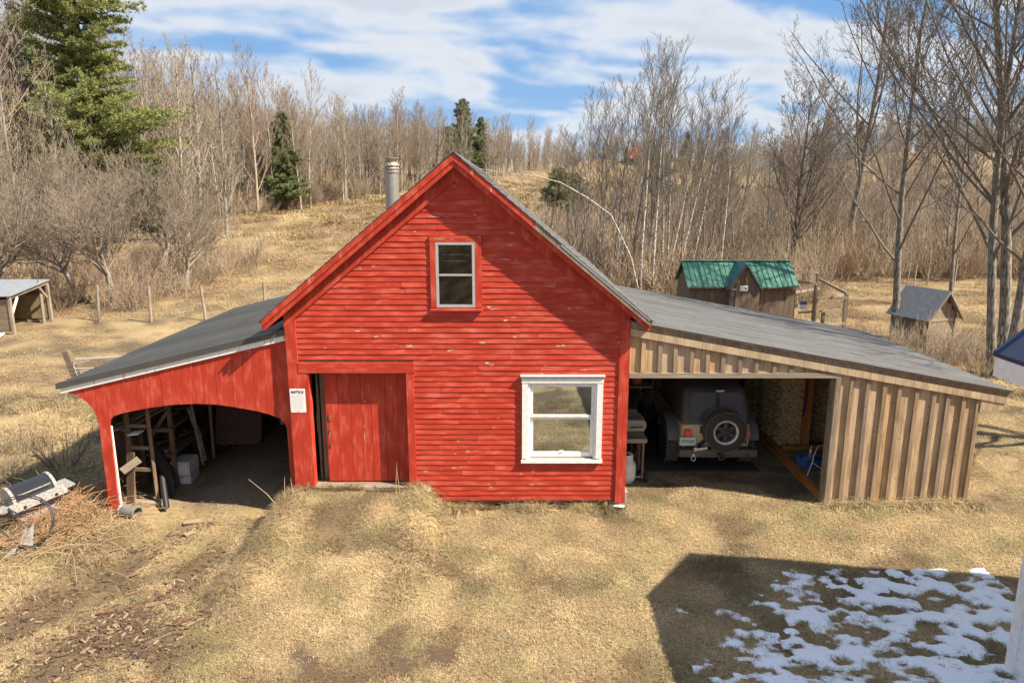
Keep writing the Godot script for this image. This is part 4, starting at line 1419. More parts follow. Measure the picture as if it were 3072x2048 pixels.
	for y in [0.62, 0.90]:
		m.box(Vector3(0.50, y, 0.64), Vector3(0.14, 0.06, 0.04))
	part(c, "hinge", m, M.black_metal)
	m = MB.new()
	m.bar(Vector3(-0.33, 0.54, 0.65), Vector3(-0.06, 0.76, 0.66), 0.05, 0.05, Vector3.BACK)
	m.bar(Vector3(0.44, 0.54, 0.65), Vector3(0.24, 0.76, 0.66), 0.05, 0.05, Vector3.BACK)
	m.box(Vector3(0.1, 0.88, 0.66), Vector3(0.25, 0.25, 0.05))
	m.box(Vector3(-0.27, 0.85, 0.64), Vector3(0.06, 0.13, 0.03))
	part(c, "spare_carrier", m, M.black_metal)
	# number plate
	m = MB.new()
	m.prism(rounded(0.295, 0.145, 0.012), 0.0, 0.008, Transform3D(Basis(), Vector3(-0.535, 0.64, 0.69)))
	var np := part(c, "number_plate", m, mat(lin(0.60, 0.78, 0.76), 0.4))
	m = MB.new()
	m.box(Vector3(-0.53, 0.64, 0.655), Vector3(0.2, 0.08, 0.06))
	part(np, "plate_bracket", m, M.black_metal)
	text(np, "UPTAKMP", 0.075, Vector3(-0.535, 0.642, 0.701), mat(lin(0.02, 0.20, 0.19), 0.5), 0.255)
	# a loose white tag hanging off the bumper
	m = MB.new()
	m.prism(rounded(0.22, 0.045, 0.01), 0.0, 0.006, Transform3D(Basis(Vector3.BACK, 0.16), Vector3(-0.30, 0.535, 0.80)))
	m.prism(rounded(0.06, 0.075, 0.015), 0.0, 0.006, Transform3D(Basis(Vector3.BACK, 0.3), Vector3(-0.41, 0.525, 0.801)))
	part(c, "hitch_tag", m, mat(lin(0.62, 0.58, 0.52), 0.6))

func text(parent: Node3D, words: String, size: float, at: Vector3, material: Material, width := 0.0, deep := 0.002) -> MeshInstance3D:
	var tm := TextMesh.new()
	var f := SystemFont.new()
	f.font_names = PackedStringArray(["Droid Sans"])
	f.font_weight = 700
	tm.font = f
	tm.font_size = 64
	tm.pixel_size = size / 48.0
	tm.depth = deep
	tm.text = words
	var o := MeshInstance3D.new()
	o.name = "lettering"
	o.mesh = tm
	o.material_override = material
	parent.add_child(o, true)
	o.position = at
	if width > 0.0:
		var w := tm.get_aabb().size.x
		if w > 0.0:
			o.scale = Vector3(width / w, 1, 1)
	return o

# ------------------------------------------------------------------ things in the garage
func make_garage_contents() -> void:
	# rubber mat
	var m := MB.new()
	m.box(Vector3(3.62, hgt(3.6, -2.2) + 0.012, -3.0), Vector3(2.15, 0.016, 3.1))
	solo("floor_mat", m, M.rubber, "black rubber mat on the dirt under the car", "mat")
	# gas grill on a cart
	var g := thing("gas_grill", "beige gas grill on a wheeled cart behind the red corner board", "grill", Vector3(2.17, hgt(2.2, -1.1), -1.15))
	var beige := mat(lin(0.36, 0.32, 0.265), 0.5, mottle(128, 191, 0.05, 0.7, 1.0), Vector3(2, 2, 1))
	m = MB.new()
	m.prism(PackedVector2Array([Vector2(-0.28, 0.98), Vector2(0.2, 0.98), Vector2(0.24, 1.06), Vector2(0.24, 1.13), Vector2(0.19, 1.18), Vector2(-0.28, 1.18)]), -0.25, 0.2)
	part(g, "lid", m, beige)
	m = MB.new()
	m.prism(PackedVector2Array([Vector2(-0.28, 1.182), Vector2(0.15, 1.182), Vector2(0.07, 1.36), Vector2(-0.28, 1.36)]), -0.25, 0.1)
	part(g, "lid_top", m, M.dark_metal)
	part(g, "firebox", bx2(Vector3(-0.05, 0.90, -0.02), Vector3(0.5, 0.14, 0.42)), M.dark_metal)
	part(g, "handle", mb_bar(Vector3(-0.05, 1.05, 0.215), Vector3(0.17, 1.06, 0.215), 0.02, 0.02), M.black_metal)
	part(g, "shelf", bx2(Vector3(-0.02, 0.80, 0.0), Vector3(0.56, 0.075, 0.46)), mat(lin(0.34, 0.27, 0.19), 0.6))
	for q in [Vector3(0.20, 0.4, 0.19), Vector3(0.20, 0.4, -0.19), Vector3(-0.24, 0.4, 0.19), Vector3(-0.24, 0.4, -0.19)]:
		part(g, "leg", bx2(q + Vector3(0, 0.02, 0), Vector3(0.04, 0.70, 0.04)), M.old_board)
	part(g, "lower_rail", mb_bar(Vector3(-0.25, 0.10, 0.19), Vector3(0.23, 0.10, 0.19), 0.02, 0.02), M.aluminium)
	for zz in [-0.2, 0.2]:
		m = MB.new()
		m.lathe([Vector2(0, -0.02), Vector2(0.085, -0.02), Vector2(0.095, 0), Vector2(0.085, 0.02), Vector2(0, 0.02)], 18, Transform3D(Basis(Vector3.FORWARD, PI / 2), Vector3(0.265, 0.095, zz)))
		part(g, "wheel", m, M.black_metal)
	m = MB.new()
	for k in 3:
		m = MB.new()
		m.tube([Vector3(-0.12 + k * 0.1, 0.76, 0.18), Vector3(-0.10 + k * 0.1, 0.66, 0.2), Vector3(-0.12 + k * 0.1, 0.6, 0.2)], [0.006, 0.006, 0.006], 5)
		part(g, "hose", m, M.rust)
	var tk := thing("propane_tank", "white propane tank standing under the gas grill shelf", "tank", Vector3(2.10, hgt(2.1, -1.05), -0.98))
	m = MB.new()
	m.lathe([Vector2(0.0, 0.02), Vector2(0.11, 0.02), Vector2(0.14, 0.05), Vector2(0.155, 0.10), Vector2(0.155, 0.30), Vector2(0.145, 0.36), Vector2(0.10, 0.41), Vector2(0.0, 0.43)], 26)
	part(tk, "body", m, M.white_paint)
	m = MB.new()
	m.lathe([Vector2(0.10, 0.0), Vector2(0.105, 0.0), Vector2(0.105, 0.035), Vector2(0.10, 0.035)], 22)
	part(tk, "foot_ring", m, M.white_paint)
	m = MB.new()
	for k in 12:
		if k % 4 == 3:
			continue
		var a := TAU * k / 12.0
		var a2 := TAU * (k + 1) / 12.0
		m.hexa([Vector3(cos(a) * 0.10, 0.39, -sin(a) * 0.10), Vector3(cos(a2) * 0.10, 0.39, -sin(a2) * 0.10), Vector3(cos(a2) * 0.092, 0.39, -sin(a2) * 0.092), Vector3(cos(a) * 0.092, 0.39, -sin(a) * 0.092),
			Vector3(cos(a) * 0.10, 0.53, -sin(a) * 0.10), Vector3(cos(a2) * 0.10, 0.53, -sin(a2) * 0.10), Vector3(cos(a2) * 0.092, 0.53, -sin(a2) * 0.092), Vector3(cos(a) * 0.092, 0.53, -sin(a) * 0.092)])
	part(tk, "collar", m, M.white_paint)
	m = MB.new()
	m.lathe([Vector2(0.025, 0.42), Vector2(0.025, 0.5), Vector2(0.04, 0.5), Vector2(0.04, 0.52), Vector2(0, 0.52)], 12)
	m.tube([Vector3(0.03, 0.48, 0.02), Vector3(0.12, 0.50, 0.06), Vector3(0.15, 0.62, 0.06)], [0.01, 0.01, 0.01], 6)
	part(tk, "valve", m, M.dark_metal)
	# hay bales: two stacks either side of the orange post
	var bale := hay_bale()
	var spots := []
	for k in 5:
		spots.append([Vector3(5.60, 0.147 + k * 0.385, -2.80), 0.03 * sin(k * 3.0), "hay bale in the narrow stack beside the orange post"])
		spots.append([Vector3(6.36, 0.147 + k * 0.385, -2.86), PI / 2 + 0.03 * cos(k * 2.0), "hay bale in the wide stack between orange post and outer wall"])
	for k in 3:
		spots.append([Vector3(7.2, 0.147 + k * 0.385, -2.9), PI / 2, "hay bale stacked against the outer wall of the garage"])
	for k in 4:
		spots.append([Vector3(5.62, 0.147 + k * 0.385, -3.80), 0.05, "hay bale in the rear stack behind the narrow one"])
	for i in spots.size():
		var o: Node3D = bale if i == 0 else copy(bale, Vector3.ZERO)
		o.position = spots[i][0]
		o.rotation.y = spots[i][1]
		o.set_meta("label", spots[i][2])
	# loose hay on the floor
	var tb := TB.new()
	for k in 700:
		var p := Vector3(R.randf_range(5.3, 7.4), 0.15 + R.randf() * 0.03, R.randf_range(-2.3, -1.75))
		if k > 500:
			p = Vector3(R.randf_range(5.35, 7.2), 0.15, R.randf_range(-1.7, -0.4))
		var d := Vector3(R.randf_range(-1, 1), R.randf_range(-0.05, 0.15), R.randf_range(-1, 1)).normalized() * R.randf_range(0.05, 0.13)
		tb.face(p, p + d, p + d * 0.5 + Vector3(0.0, 0.006, 0.004))
	solo("loose_hay", tb, mat(lin(0.42, 0.29, 0.13), 0.9), "loose hay strewn on the plank floor before the bales", "hay", "", "stuff")
	# lead rope on the post
	var rp := MB.new()
	rp.tube([Vector3(5.76, 2.2, -2.18), Vector3(5.755, 1.6, -2.17), Vector3(5.75, 1.0, -2.175), Vector3(5.74, 0.85, -2.18)], [0.018, 0.02, 0.022, 0.02], 7)
	solo("purple_rope", rp, mat(lin(0.10, 0.03, 0.10), 0.9), "purple rope hanging down beside the orange post", "rope")
	# blue tray with a bottle
	var tr := thing("blue_tray", "blue plastic tray on the plank floor beside the folding chair", "tray", Vector3(5.60, 0.147, -1.42), "", 0.25)
	var blue := mat(lin(0.035, 0.13, 0.36), 0.45)
	m = MB.new()
	m.loft([ring_y(rounded(0.36, 0.26, 0.04), 0.0), ring_y(rounded(0.42, 0.32, 0.05), 0.15), ring_y(rounded(0.45, 0.35, 0.05), 0.155), ring_y(rounded(0.40, 0.30, 0.05), 0.15), ring_y(rounded(0.34, 0.24, 0.04), 0.02)], true, true)
	part(tr, "tub", m, blue)
	part(tr, "rim", ring_tube(0.0, 0.153, 0.0, 0.22, 0.17, 0.008), blue)
	var bo := thing("spray_bottle", "white and brown bottle standing in the blue tray", "bottle", Vector3(5.62, 0.170, -1.44))
	m = MB.new()
	m.lathe([Vector2(0.0, 0.0), Vector2(0.04, 0.0), Vector2(0.045, 0.02), Vector2(0.045, 0.13), Vector2(0.02, 0.17), Vector2(0.018, 0.19)], 14)
	part(bo, "body", m, mat(lin(0.30, 0.22, 0.14), 0.5))
	m = MB.new()
	m.lathe([Vector2(0.022, 0.19), Vector2(0.022, 0.24), Vector2(0.008, 0.27), Vector2(0.006, 0.34), Vector2(0.0, 0.345)], 12)
	part(bo, "nozzle", m, M.white_paint)
	var rag := MB.new()
	rag.lathe([Vector2(0.0, 0.02), Vector2(0.07, 0.03), Vector2(0.09, 0.08), Vector2(0.05, 0.12), Vector2(0.0, 0.13)], 9, Transform3D(Basis(), Vector3(5.53, 0.16, -1.40)))
	solo("sponge", rag, mat(lin(0.42, 0.26, 0.14), 0.9), "tan sponge lying in the blue tray", "sponge")
	# folding chair
	var ch := thing("folding_chair", "low folding chair with navy fabric and bent silver legs", "chair", Vector3(5.57, 0.146, -0.95), "", -0.2)
	var navy := mat(lin(0.012, 0.018, 0.085), 0.7)
	var legs := [[Vector3(-0.20, 0.0, 0.10), Vector3(-0.17, 0.10, 0.08), Vector3(-0.12, 0.20, 0.02), Vector3(-0.10, 0.34, 0.0)], [Vector3(0.02, 0.0, 0.42), Vector3(0.06, 0.12, 0.38), Vector3(0.12, 0.24, 0.30), Vector3(0.14, 0.34, 0.26)], [Vector3(0.22, 0.0, -0.16), Vector3(0.24, 0.15, -0.14), Vector3(0.26, 0.34, -0.12)], [Vector3(0.44, 0.0, 0.16), Vector3(0.42, 0.15, 0.16), Vector3(0.40, 0.34, 0.14)]]
	for l in legs:
		m = MB.new()
		var rr := []
		for k in l.size():
			rr.append(0.012)
		m.tube(l, rr, 8)
		part(ch, "leg", m, M.aluminium)
	m = MB.new()
	m.tube([Vector3(-0.12, 0.22, 0.02), Vector3(0.0, 0.17, 0.15), Vector3(0.10, 0.14, 0.33)], [0.01, 0.01, 0.01], 8)
	part(ch, "brace", m, M.aluminium)
	m = MB.new()
	m.quad(Vector3(-0.11, 0.32, 0.01), Vector3(0.14, 0.32, 0.27), Vector3(0.40, 0.33, 0.14), Vector3(0.24, 0.33, -0.12))
	m.quad(Vector3(0.24, 0.32, -0.12), Vector3(0.40, 0.32, 0.14), Vector3(0.14, 0.31, 0.27), Vector3(-0.11, 0.31, 0.01))
	part(ch, "seat", m, navy)
	m = MB.new()
	m.hexa([Vector3(0.24, 0.34, -0.12), Vector3(0.40, 0.34, 0.14), Vector3(0.41, 0.34, 0.13), Vector3(0.25, 0.34, -0.13), Vector3(0.34, 0.74, -0.20), Vector3(0.50, 0.74, 0.06), Vector3(0.51, 0.74, 0.05), Vector3(0.35, 0.74, -0.21)])
	part(ch, "back", m, navy)
	m = MB.new()
	m.tube([Vector3(-0.10, 0.34, 0.0), Vector3(-0.04, 0.52, -0.02), Vector3(0.22, 0.55, -0.14)], [0.011, 0.011, 0.011], 8)
	part(ch, "arm", m, M.aluminium)
	var pc := MB.new()
	pc.tube([Vector3(5.58, 0.155, -1.02), Vector3(5.72, 0.155, -0.94)], [0.008, 0.008], 6)
	solo("yellow_pencil", pc, mat(lin(0.6, 0.38, 0.04), 0.5), "short yellow stick on the floor planks by the chair", "stick")
	# brown wheel behind the wall edge
	var bw := thing("cart_wheel", "brown spoked cart wheel leaning behind the folding chair", "wheel", Vector3(6.20, 0.46, -1.30), "", 0.5)
	part(bw, "tyre", ring_tube(0.0, 0.0, 0.0, 0.29, 0.29, 0.03, true), mat(lin(0.14, 0.06, 0.035), 0.8))
	for k in 8:
		var a := TAU * k / 8.0
		part(bw, "spoke", mb_bar(Vector3.ZERO, Vector3(cos(a), sin(a), 0) * 0.28, 0.012, 0.012, Vector3.BACK), M.rust)
	# tools hung along the barn wall
	for q in [[2.95, -3.2, 2.15, 1.05, "grey2"], [3.12, -3.4, 2.1, 1.3, "aluminium"], [2.78, -3.6, 2.1, 0.9, "wood3"]]:
		var t := thing("hanging_tool", "long handled tool hanging in the dark of the garage", "tool", Vector3(q[0], q[3], q[1]), "tools hanging in the garage")
		m = MB.new()
		m.tube([Vector3(0, 0, 0), Vector3(0.02, (q[2] - q[3]) * 0.5, 0), Vector3(0.0, q[2] - q[3], 0.02)], [0.014, 0.014, 0.012], 8)
		part(t, "handle", m, M[q[4]])
		m = MB.new()
		m.prism(rounded(0.15, 0.20, 0.05), -0.008, 0.008, Transform3D(Basis(), Vector3(0, -0.09, 0)))
		part(t, "blade", m, M.rust)
	var hl := MB.new()
	hl.prism(rounded(0.13, 0.22, 0.03), -0.05, 0.05, Transform3D(Basis(), Vector3(3.20, 1.98, -2.5)))
	solo("white_box", hl, mat(lin(0.5, 0.42, 0.40), 0.6), "small pale box hung under the beam above the car", "box")
	hl = MB.new()
	hl.lathe([Vector2(0.0, 0.0), Vector2(0.11, 0.0), Vector2(0.13, 0.2), Vector2(0.12, 0.21), Vector2(0.0, 0.21)], 14, Transform3D(Basis(), Vector3(2.35, 1.62, -1.8)))
	solo("red_pail", hl, mat(lin(0.32, 0.06, 0.045), 0.6), "red pail on the dark shelf above the gas grill", "pail")
	solo("wall_shelf", bx(1.9, 2.6, 1.58, 1.61, -2.0, -1.6), M.plain_board, "plain board shelf fixed to the barn side above the grill", "shelf")

func ring_tube(x: float, y: float, z: float, rx: float, rz: float, r: float, upright := false) -> MB:
	var m := MB.new()
	var pts := []
	var rr := []
	for k in 33:
		var a := TAU * k / 32.0
		pts.append(Vector3(x + cos(a) * rx, y + sin(a) * rz, z) if upright else Vector3(x + cos(a) * rx, y, z + sin(a) * rz))
		rr.append(r)
	m.tube(pts, rr, 7, false)
	return m

func hay_bale() -> Node3D:
	var b := thing("hay_bale", "hay bale", "hay bale", Vector3.ZERO, "hay bales in the garage")
	var m := MB.new()
	m.loft([ring_y(rounded(0.43, 0.86, 0.05), 0.0), ring_y(rounded(0.46, 0.90, 0.06), 0.04), ring_y(rounded(0.46, 0.90, 0.06), 0.33), ring_y(rounded(0.42, 0.86, 0.05), 0.38)])
	part(b, "core", m, mat(lin(0.30, 0.20, 0.09), 1.0))
	var t := TB.new()
	var rr := RandomNumberGenerator.new()
	rr.seed = 8
	for k in 2600:
		var f := rr.randi() % 5
		var p := Vector3(rr.randf_range(-0.22, 0.22), rr.randf_range(0.01, 0.37), rr.randf_range(-0.44, 0.44))
		var nn := Vector3.ZERO
		match f:
			0: p.x = 0.225; nn = Vector3.RIGHT
			1: p.x = -0.225; nn = Vector3.LEFT
			2: p.z = 0.445; nn = Vector3.BACK
			3: p.z = -0.445; nn = Vector3.FORWARD
			4: p.y = 0.375; nn = Vector3.UP
		var d := (Vector3(rr.randf_range(-1, 1), rr.randf_range(-1, 1), rr.randf_range(-1, 1)) + nn * rr.randf_range(-0.2, 0.6)).normalized() * rr.randf_range(0.05, 0.13)
		t.face(p, p + d, p + d * 0.6 + nn.cross(d).normalized() * 0.013 + nn * 0.006)
	part(b, "straw", t, mat(lin(0.74, 0.55, 0.27), 0.9))
	m = MB.new()
	for x in [-0.1, 0.1]:
		m.tube([Vector3(x, 0.0, 0.452), Vector3(x, 0.385, 0.452), Vector3(x, 0.385, -0.452), Vector3(x, 0.0, -0.452)], [0.004, 0.004, 0.004, 0.004], 5)
	part(b, "twine", m, mat(lin(0.35, 0.16, 0.06), 0.9))
	return b

# ------------------------------------------------------------------ things about the yard
func make_notice() -> void:
	var n := thing("notice_sign", "white notice board with black heading fixed to the red corner board", "sign", Vector3(-3.49, 1.84, 0.047))
	var m := MB.new()
	m.prism(rounded(0.25, 0.40, 0.015), 0.0, 0.004)
	part(n, "panel", m, mat(lin(0.80, 0.80, 0.80), 0.45))
	# the small print is far too small to read: rows of grey dashes
	var im := Image.create(128, 160, false, Image.FORMAT_RGB8)
	im.fill(Color(0.91, 0.91, 0.91))
	var rr := RandomNumberGenerator.new()
	rr.seed = 4
	for row in 15:
		var y := 6 + row * 10
		var x := 6 + (14 if row % 5 == 4 else 0)
		while x < 118 - (18 if row % 3 == 2 else 0):
			var w := rr.randi_range(4, 13)
			im.fill_rect(Rect2i(x, y, w, 3), Color(0.45, 0.45, 0.46))
			x += w + 3
	var pm := mat(Color.WHITE, 0.5, ImageTexture.create_from_image(im))
	var q := MB.new()
	q.tri(Vector3(-0.105, -0.17, 0), Vector3(0.105, -0.17, 0), Vector3(0.105, 0.115, 0), Vector2(0, 1), Vector2(1, 1), Vector2(1, 0))
	q.tri(Vector3(-0.105, -0.17, 0), Vector3(0.105, 0.115, 0), Vector3(-0.105, 0.115, 0), Vector2(0, 1), Vector2(1, 0), Vector2(0, 0))
	part(n, "small_print", q, pm).position = Vector3(0, 0, 0.0065)
	text(n, "NOTICE", 0.044, Vector3(0, 0.147, 0.0065), mat(lin(0.01, 0.01, 0.01), 0.5), 0.20)
	m = MB.new()
	for y in [0.185, -0.185]:
		m.lathe([Vector2(0.006, 0), Vector2(0.006, 0.003), Vector2(0, 0.004)], 8, Transform3D(Basis(Vector3.RIGHT, PI / 2), Vector3(0.0, y, 0.004)))
	part(n, "screw", m, M.dark_metal)

func make_house() -> void:
	var h := thing("white_house", "white sided house corner with blue metal roof at the yard edge", "house", Vector3(8.85, 0, 12.0))
	var siding := mat(lin(0.72, 0.72, 0.74), 0.6)
	wpart(h, "wall", bx(5.50, 12.1, -0.1, 3.4, 4.2, 20.0), siding)
	for k in 26:
		var y := 0.12 + k * 0.13
		var m := MB.new()
		m.hexa([Vector3(5.475, y, 19.9), Vector3(5.50, y, 19.9), Vector3(5.50, y, 4.3), Vector3(5.475, y, 4.3), Vector3(5.49, y + 0.128, 19.9), Vector3(5.50, y + 0.128, 19.9), Vector3(5.50, y + 0.128, 4.3), Vector3(5.49, y + 0.128, 4.3)])
		wpart(h, "siding_board", m, siding)
	wpart(h, "corner_board", bx(5.46, 5.60, -0.05, 3.4, 4.17, 4.30), M.white_paint)
	var g := MB.new()
	g.prism(PackedVector2Array([Vector2(5.62, 3.4), Vector2(12.1, 3.4), Vector2(8.85, 6.6)]), 4.2, 20.0)
	wpart(h, "gable_wall", g, siding)
	for s in [-1.0, 1.0]:
		var m := MB.new()
		var e := Vector3(8.85 + s * 3.9, 3.57, 0)
		var r := Vector3(8.85, 6.95, 0)
		var pl := PackedVector2Array([Vector2(r.x, r.y), Vector2(e.x, e.y), Vector2(e.x, e.y - 0.04), Vector2(r.x, r.y - 0.05)])
		m.prism(pl, 3.98, 20.4)
		var rf := wpart(h, "roof", m, mat(lin(0.012, 0.03, 0.075), 0.35))
		m = MB.new()
		for k in 36:
			var z := 4.02 + k * 0.45
			var d := (r - e).normalized()
			m.bar(Vector3(e.x, e.y + 0.008, z), Vector3(r.x, r.y + 0.008, z), 0.035, 0.03)
		wpart(rf, "roof_ribs", m, mat(lin(0.012, 0.03, 0.075), 0.35))
		wpart(h, "fascia", bx(e.x + s * -0.03, e.x + s * -0.005, 3.33, 3.525, 4.02, 20.3), M.white_paint)
		m = MB.new()
		m.prism(PackedVector2Array([Vector2(r.x, r.y - 0.055), Vector2(e.x - s * 0.035, e.y - 0.048), Vector2(e.x - s * 0.035, e.y - 0.22), Vector2(r.x, r.y - 0.24)]), 4.0, 4.03)
		wpart(h, "rake_board", m, M.white_paint)
		m = MB.new()
		m.box(Vector3(8.85 + s * 3.55, 3.36, 12.1), Vector3(0.62, 0.03, 16.0))
		wpart(h, "soffit", m, M.white_paint)

func make_junk() -> void:
	# the discarded grill
	var y0 := hgt(-7.95, 0.25)
	var g := thing("discarded_grill", "discarded black and white gas grill in brambles by the red post", "grill", Vector3(-7.83, y0, 0.30), "", 0.98)
	g.rotation.z = 0.10
	g.scale = Vector3(0.78, 0.68, 0.78)
	var blk := mat(lin(0.02, 0.02, 0.024), 0.16)
	var wht := mat(Color.WHITE, 0.55, two_tone(128, 128, 231, 0.05, Vector3(0.34, 0.33, 0.32), Vector3(0.21, 0.18, 0.15), 0.55, 0.35), Vector3(2, 2, 1))
	var prof := PackedVector2Array()
	for k in 6:
		var a := PI * (0.02 + 0.96 * k / 5.0)
		prof.append(Vector2(cos(a) * 0.29, sin(a) * 0.31))
	var xf := Transform3D(Basis(Vector3(0, 0, -1), Vector3(0, 1, 0), Vector3(1, 0, 0)), Vector3(0, 0.80, -0.05))
	var m := MB.new()
	m.prism(prof, -0.36, 0.36, xf)
	part(g, "lid", m, blk)
	for s in [-1.0, 1.0]:
		m = MB.new()
		var big := PackedVector2Array()
		for k in 9:
			var a := PI * (-0.06 + 1.12 * k / 8.0)
			big.append(Vector2(cos(a) * 0.315, sin(a) * 0.33))
		m.prism(big, 0.362 if s > 0 else -0.42, 0.42 if s > 0 else -0.362, xf)
		part(g, "lid_end", m, wht)
	part(g, "firebox", bx2(Vector3(0, 0.70, -0.02), Vector3(0.80, 0.16, 0.50)), blk)
	m = MB.new()
	m.prism(PackedVector2Array([Vector2(-0.05, 0.02), Vector2(0.12, -0.02), Vector2(0.14, -0.13), Vector2(-0.05, -0.11)]), -0.52, 0.52, Transform3D(Basis(Vector3(0, 0, 1), Vector3(0, 1, 0), Vector3(-1, 0, 0)), Vector3(0, 0.80, 0.30)))
	part(g, "control_panel", m, wht)
	for k in 3:
		m = MB.new()
		m.lathe([Vector2(0.03, 0), Vector2(0.028, 0.03), Vector2(0, 0.032)], 12, Transform3D(Basis(Vector3.RIGHT, PI / 2 - 0.2), Vector3(-0.3 + k * 0.3, 0.73, 0.43)))
		part(g, "knob", m, blk)
	m = MB.new()
	m.tube([Vector3(-0.30, 0.98, 0.24), Vector3(-0.28, 0.99, 0.30), Vector3(0.28, 0.99, 0.30), Vector3(0.30, 0.98, 0.24)], [0.014, 0.014, 0.014, 0.014], 8)
	part(g, "lid_handle", m, wht)
	part(g, "side_shelf", bx2(Vector3(-0.62, 0.70, 0.02), Vector3(0.36, 0.05, 0.46)), wht)
	part(g, "side_shelf", bx2(Vector3(0.60, 0.70, 0.02), Vector3(0.30, 0.05, 0.46)), wht)
	var pnl := mat(lin(0.30, 0.28, 0.30), 0.6)
	part(g, "cart_panel", bx2(Vector3(0, 0.33, 0.2), Vector3(0.74, 0.5, 0.03)), pnl)
	part(g, "cart_panel", bx2(Vector3(-0.36, 0.33, -0.02), Vector3(0.03, 0.5, 0.4)), mat(lin(0.42, 0.41, 0.42), 0.6))
	part(g, "cart_panel", bx2(Vector3(0.36, 0.33, -0.02), Vector3(0.03, 0.5, 0.4)), pnl)
	part(g, "cart_base", bx2(Vector3(0, 0.06, 0.0), Vector3(0.8, 0.04, 0.5)), blk)
	# wire hoop chair
	var c := thing("wire_chair", "collapsed black wire hoop chair with torn grey mesh in the weeds", "chair", Vector3(-7.5, hgt(-7.5, 1.0), 1.15), "", 0.2)
	var wire := mat(lin(0.035, 0.032, 0.03), 0.5)
	var ring := []
	var r2 := []
	var rad := []
	for k in 33:
		var a := TAU * k / 32.0
		var p := Basis(Vector3.RIGHT, -0.45) * Vector3(cos(a) * 0.47, sin(a) * 0.42, 0)
		ring.append(p + Vector3(0, 0.43, 0))
		r2.append(p * 0.93 + Vector3(0.02, 0.44, 0.03))
		rad.append(0.011)
	for q in [ring, r2]:
		m = MB.new()
		m.tube(q, rad, 7, false)
		part(c, "hoop", m, wire)
	for q in [[Vector3(-0.42, 0.5, 0.0), Vector3(0.0, 0.16, 0.15), Vector3(0.30, 0.14, 0.16)], [Vector3(0.0, 0.16, 0.15), Vector3(-0.30, 0.0, 0.3), Vector3(-0.34, 0.0, 0.35)], [Vector3(0.14, 0.14, 0.2), Vector3(0.06, -0.02, 0.34), Vector3(-0.2, 0.02, 0.4)], [Vector3(-0.35, 0.03, 0.3), Vector3(-0.05, 0.02, 0.36), Vector3(0.1, -0.02, 0.35)]]:
		m = MB.new()
		m.tube(q, [0.011, 0.011, 0.011], 7)
		part(c, "strut", m, wire)
	var mesh_m := mat(Color(0.18, 0.17, 0.17, 0.72), 0.9)
	mesh_m.transparency = BaseMaterial3D.TRANSPARENCY_ALPHA
	m = MB.new()
	m.tri(Vector3(0.0, 0.15, 0.15), Vector3(0.20, 0.13, 0.19), Vector3(0.12, 0.42, 0.1))
	m.tri(Vector3(0.0, 0.16, 0.15), Vector3(-0.22, 0.0, 0.3), Vector3(-0.02, 0.02, 0.34))
	m.tri(Vector3(0.02, 0.16, 0.16), Vector3(0.22, 0.14, 0.2), Vector3(0.20, 0.45, 0.02))
	part(c, "torn_mesh", m, mat(lin(0.30, 0.29, 0.28), 0.95))
	# stones at the end of the earth ramp
	for q in [[-1.28, 0.10, 0.12, 0.16, "rounded grey stone against the barn sill beside the ramp"], [-1.47, 0.19, 0.10, 0.15, "tan stone half buried at the foot of the door jamb"]]:
		var st := solo("stone", rock(0.135, 5 + int(q[0] * -10)), M.stone, q[4], "stone")
		st.position = Vector3(q[0], hgt(q[0], q[2]) + 0.015, q[2])
	var wr := solo("crumpled_wrapper", rock(0.09, 44), M.white_paint, "crumpled white wrapper under the barn corner by the garage", "litter")
	wr.position = Vector3(1.78, 0.02, 0.12)
	wr.scale = Vector3(1.2, 0.35, 0.5)
	# flat pale board scraps on the earth before the arch, and long splinters in the wheel tracks
	var rr := RandomNumberGenerator.new()
	rr.seed = 61
	for k in 16:
		var x := rr.randf_range(-6.2, -4.2)
		var z := rr.randf_range(0.3, 3.9)
		x += (2.0 - z) * 0.42 * -0.6
		var l := rr.randf_range(0.10, 0.30)
		var m2 := MB.new()
		m2.box(Vector3.ZERO, Vector3(l, 0.016, rr.randf_range(0.015, 0.04)))
		var o := solo("wood_splinter", m2, M[["old_board", "rust", "old_board", "rust"][k % 4]], "long wood splinter dropped in the wheel tracks before the arch", "splinter", "splinters in the wheel tracks")
		o.position = Vector3(x, hgt(x, z) + 0.035, z)
		o.rotation = Vector3(0, rr.randf_range(0.2, 1.3), rr.randf_range(-0.1, 0.1))
	for q in [[-5.35, 0.18, 0.26, 0.13, 0.2, "flat tan board scrap lying in front of the arched opening"], [-5.2, 0.62, 0.16, 0.1, 0.9, "small bent scrap of pale board in the grass before the arch"]]:
		var m2 := MB.new()
		m2.box(Vector3.ZERO, Vector3(q[2], 0.018, q[3]))
		var o := solo("board_scrap", m2, M.wood2, q[5], "board")
		o.position = Vector3(q[0], hgt(q[0], q[1]) + 0.045, q[1])
		o.rotation.y = q[4]
	# bark chips
	var chips := MB.new()
	for k in 1500:
		var z := rr.randf_range(0.2, 4.9)
		var lane := rr.randi() % 2
		var x: float = ([-5.9, -4.5][lane] + (z - 2.0) * [-0.42, -0.36][lane]) + rr.randfn(0.0, 0.22 + 0.06 * z)
		if rr.randf() < 0.35:
			x = rr.randfn(-4.6, 0.5)
			z = rr.randfn(3.4, 0.45)
		var s := rr.randf_range(0.01, 0.045)
		chips.tint = [Color(0.10, 0.065, 0.04), Color(0.15, 0.10, 0.065), Color(0.30, 0.22, 0.14), Color(0.06, 0.04, 0.028), Color(0.09, 0.055, 0.035), Color(0.12, 0.08, 0.055)][rr.randi() % 6]
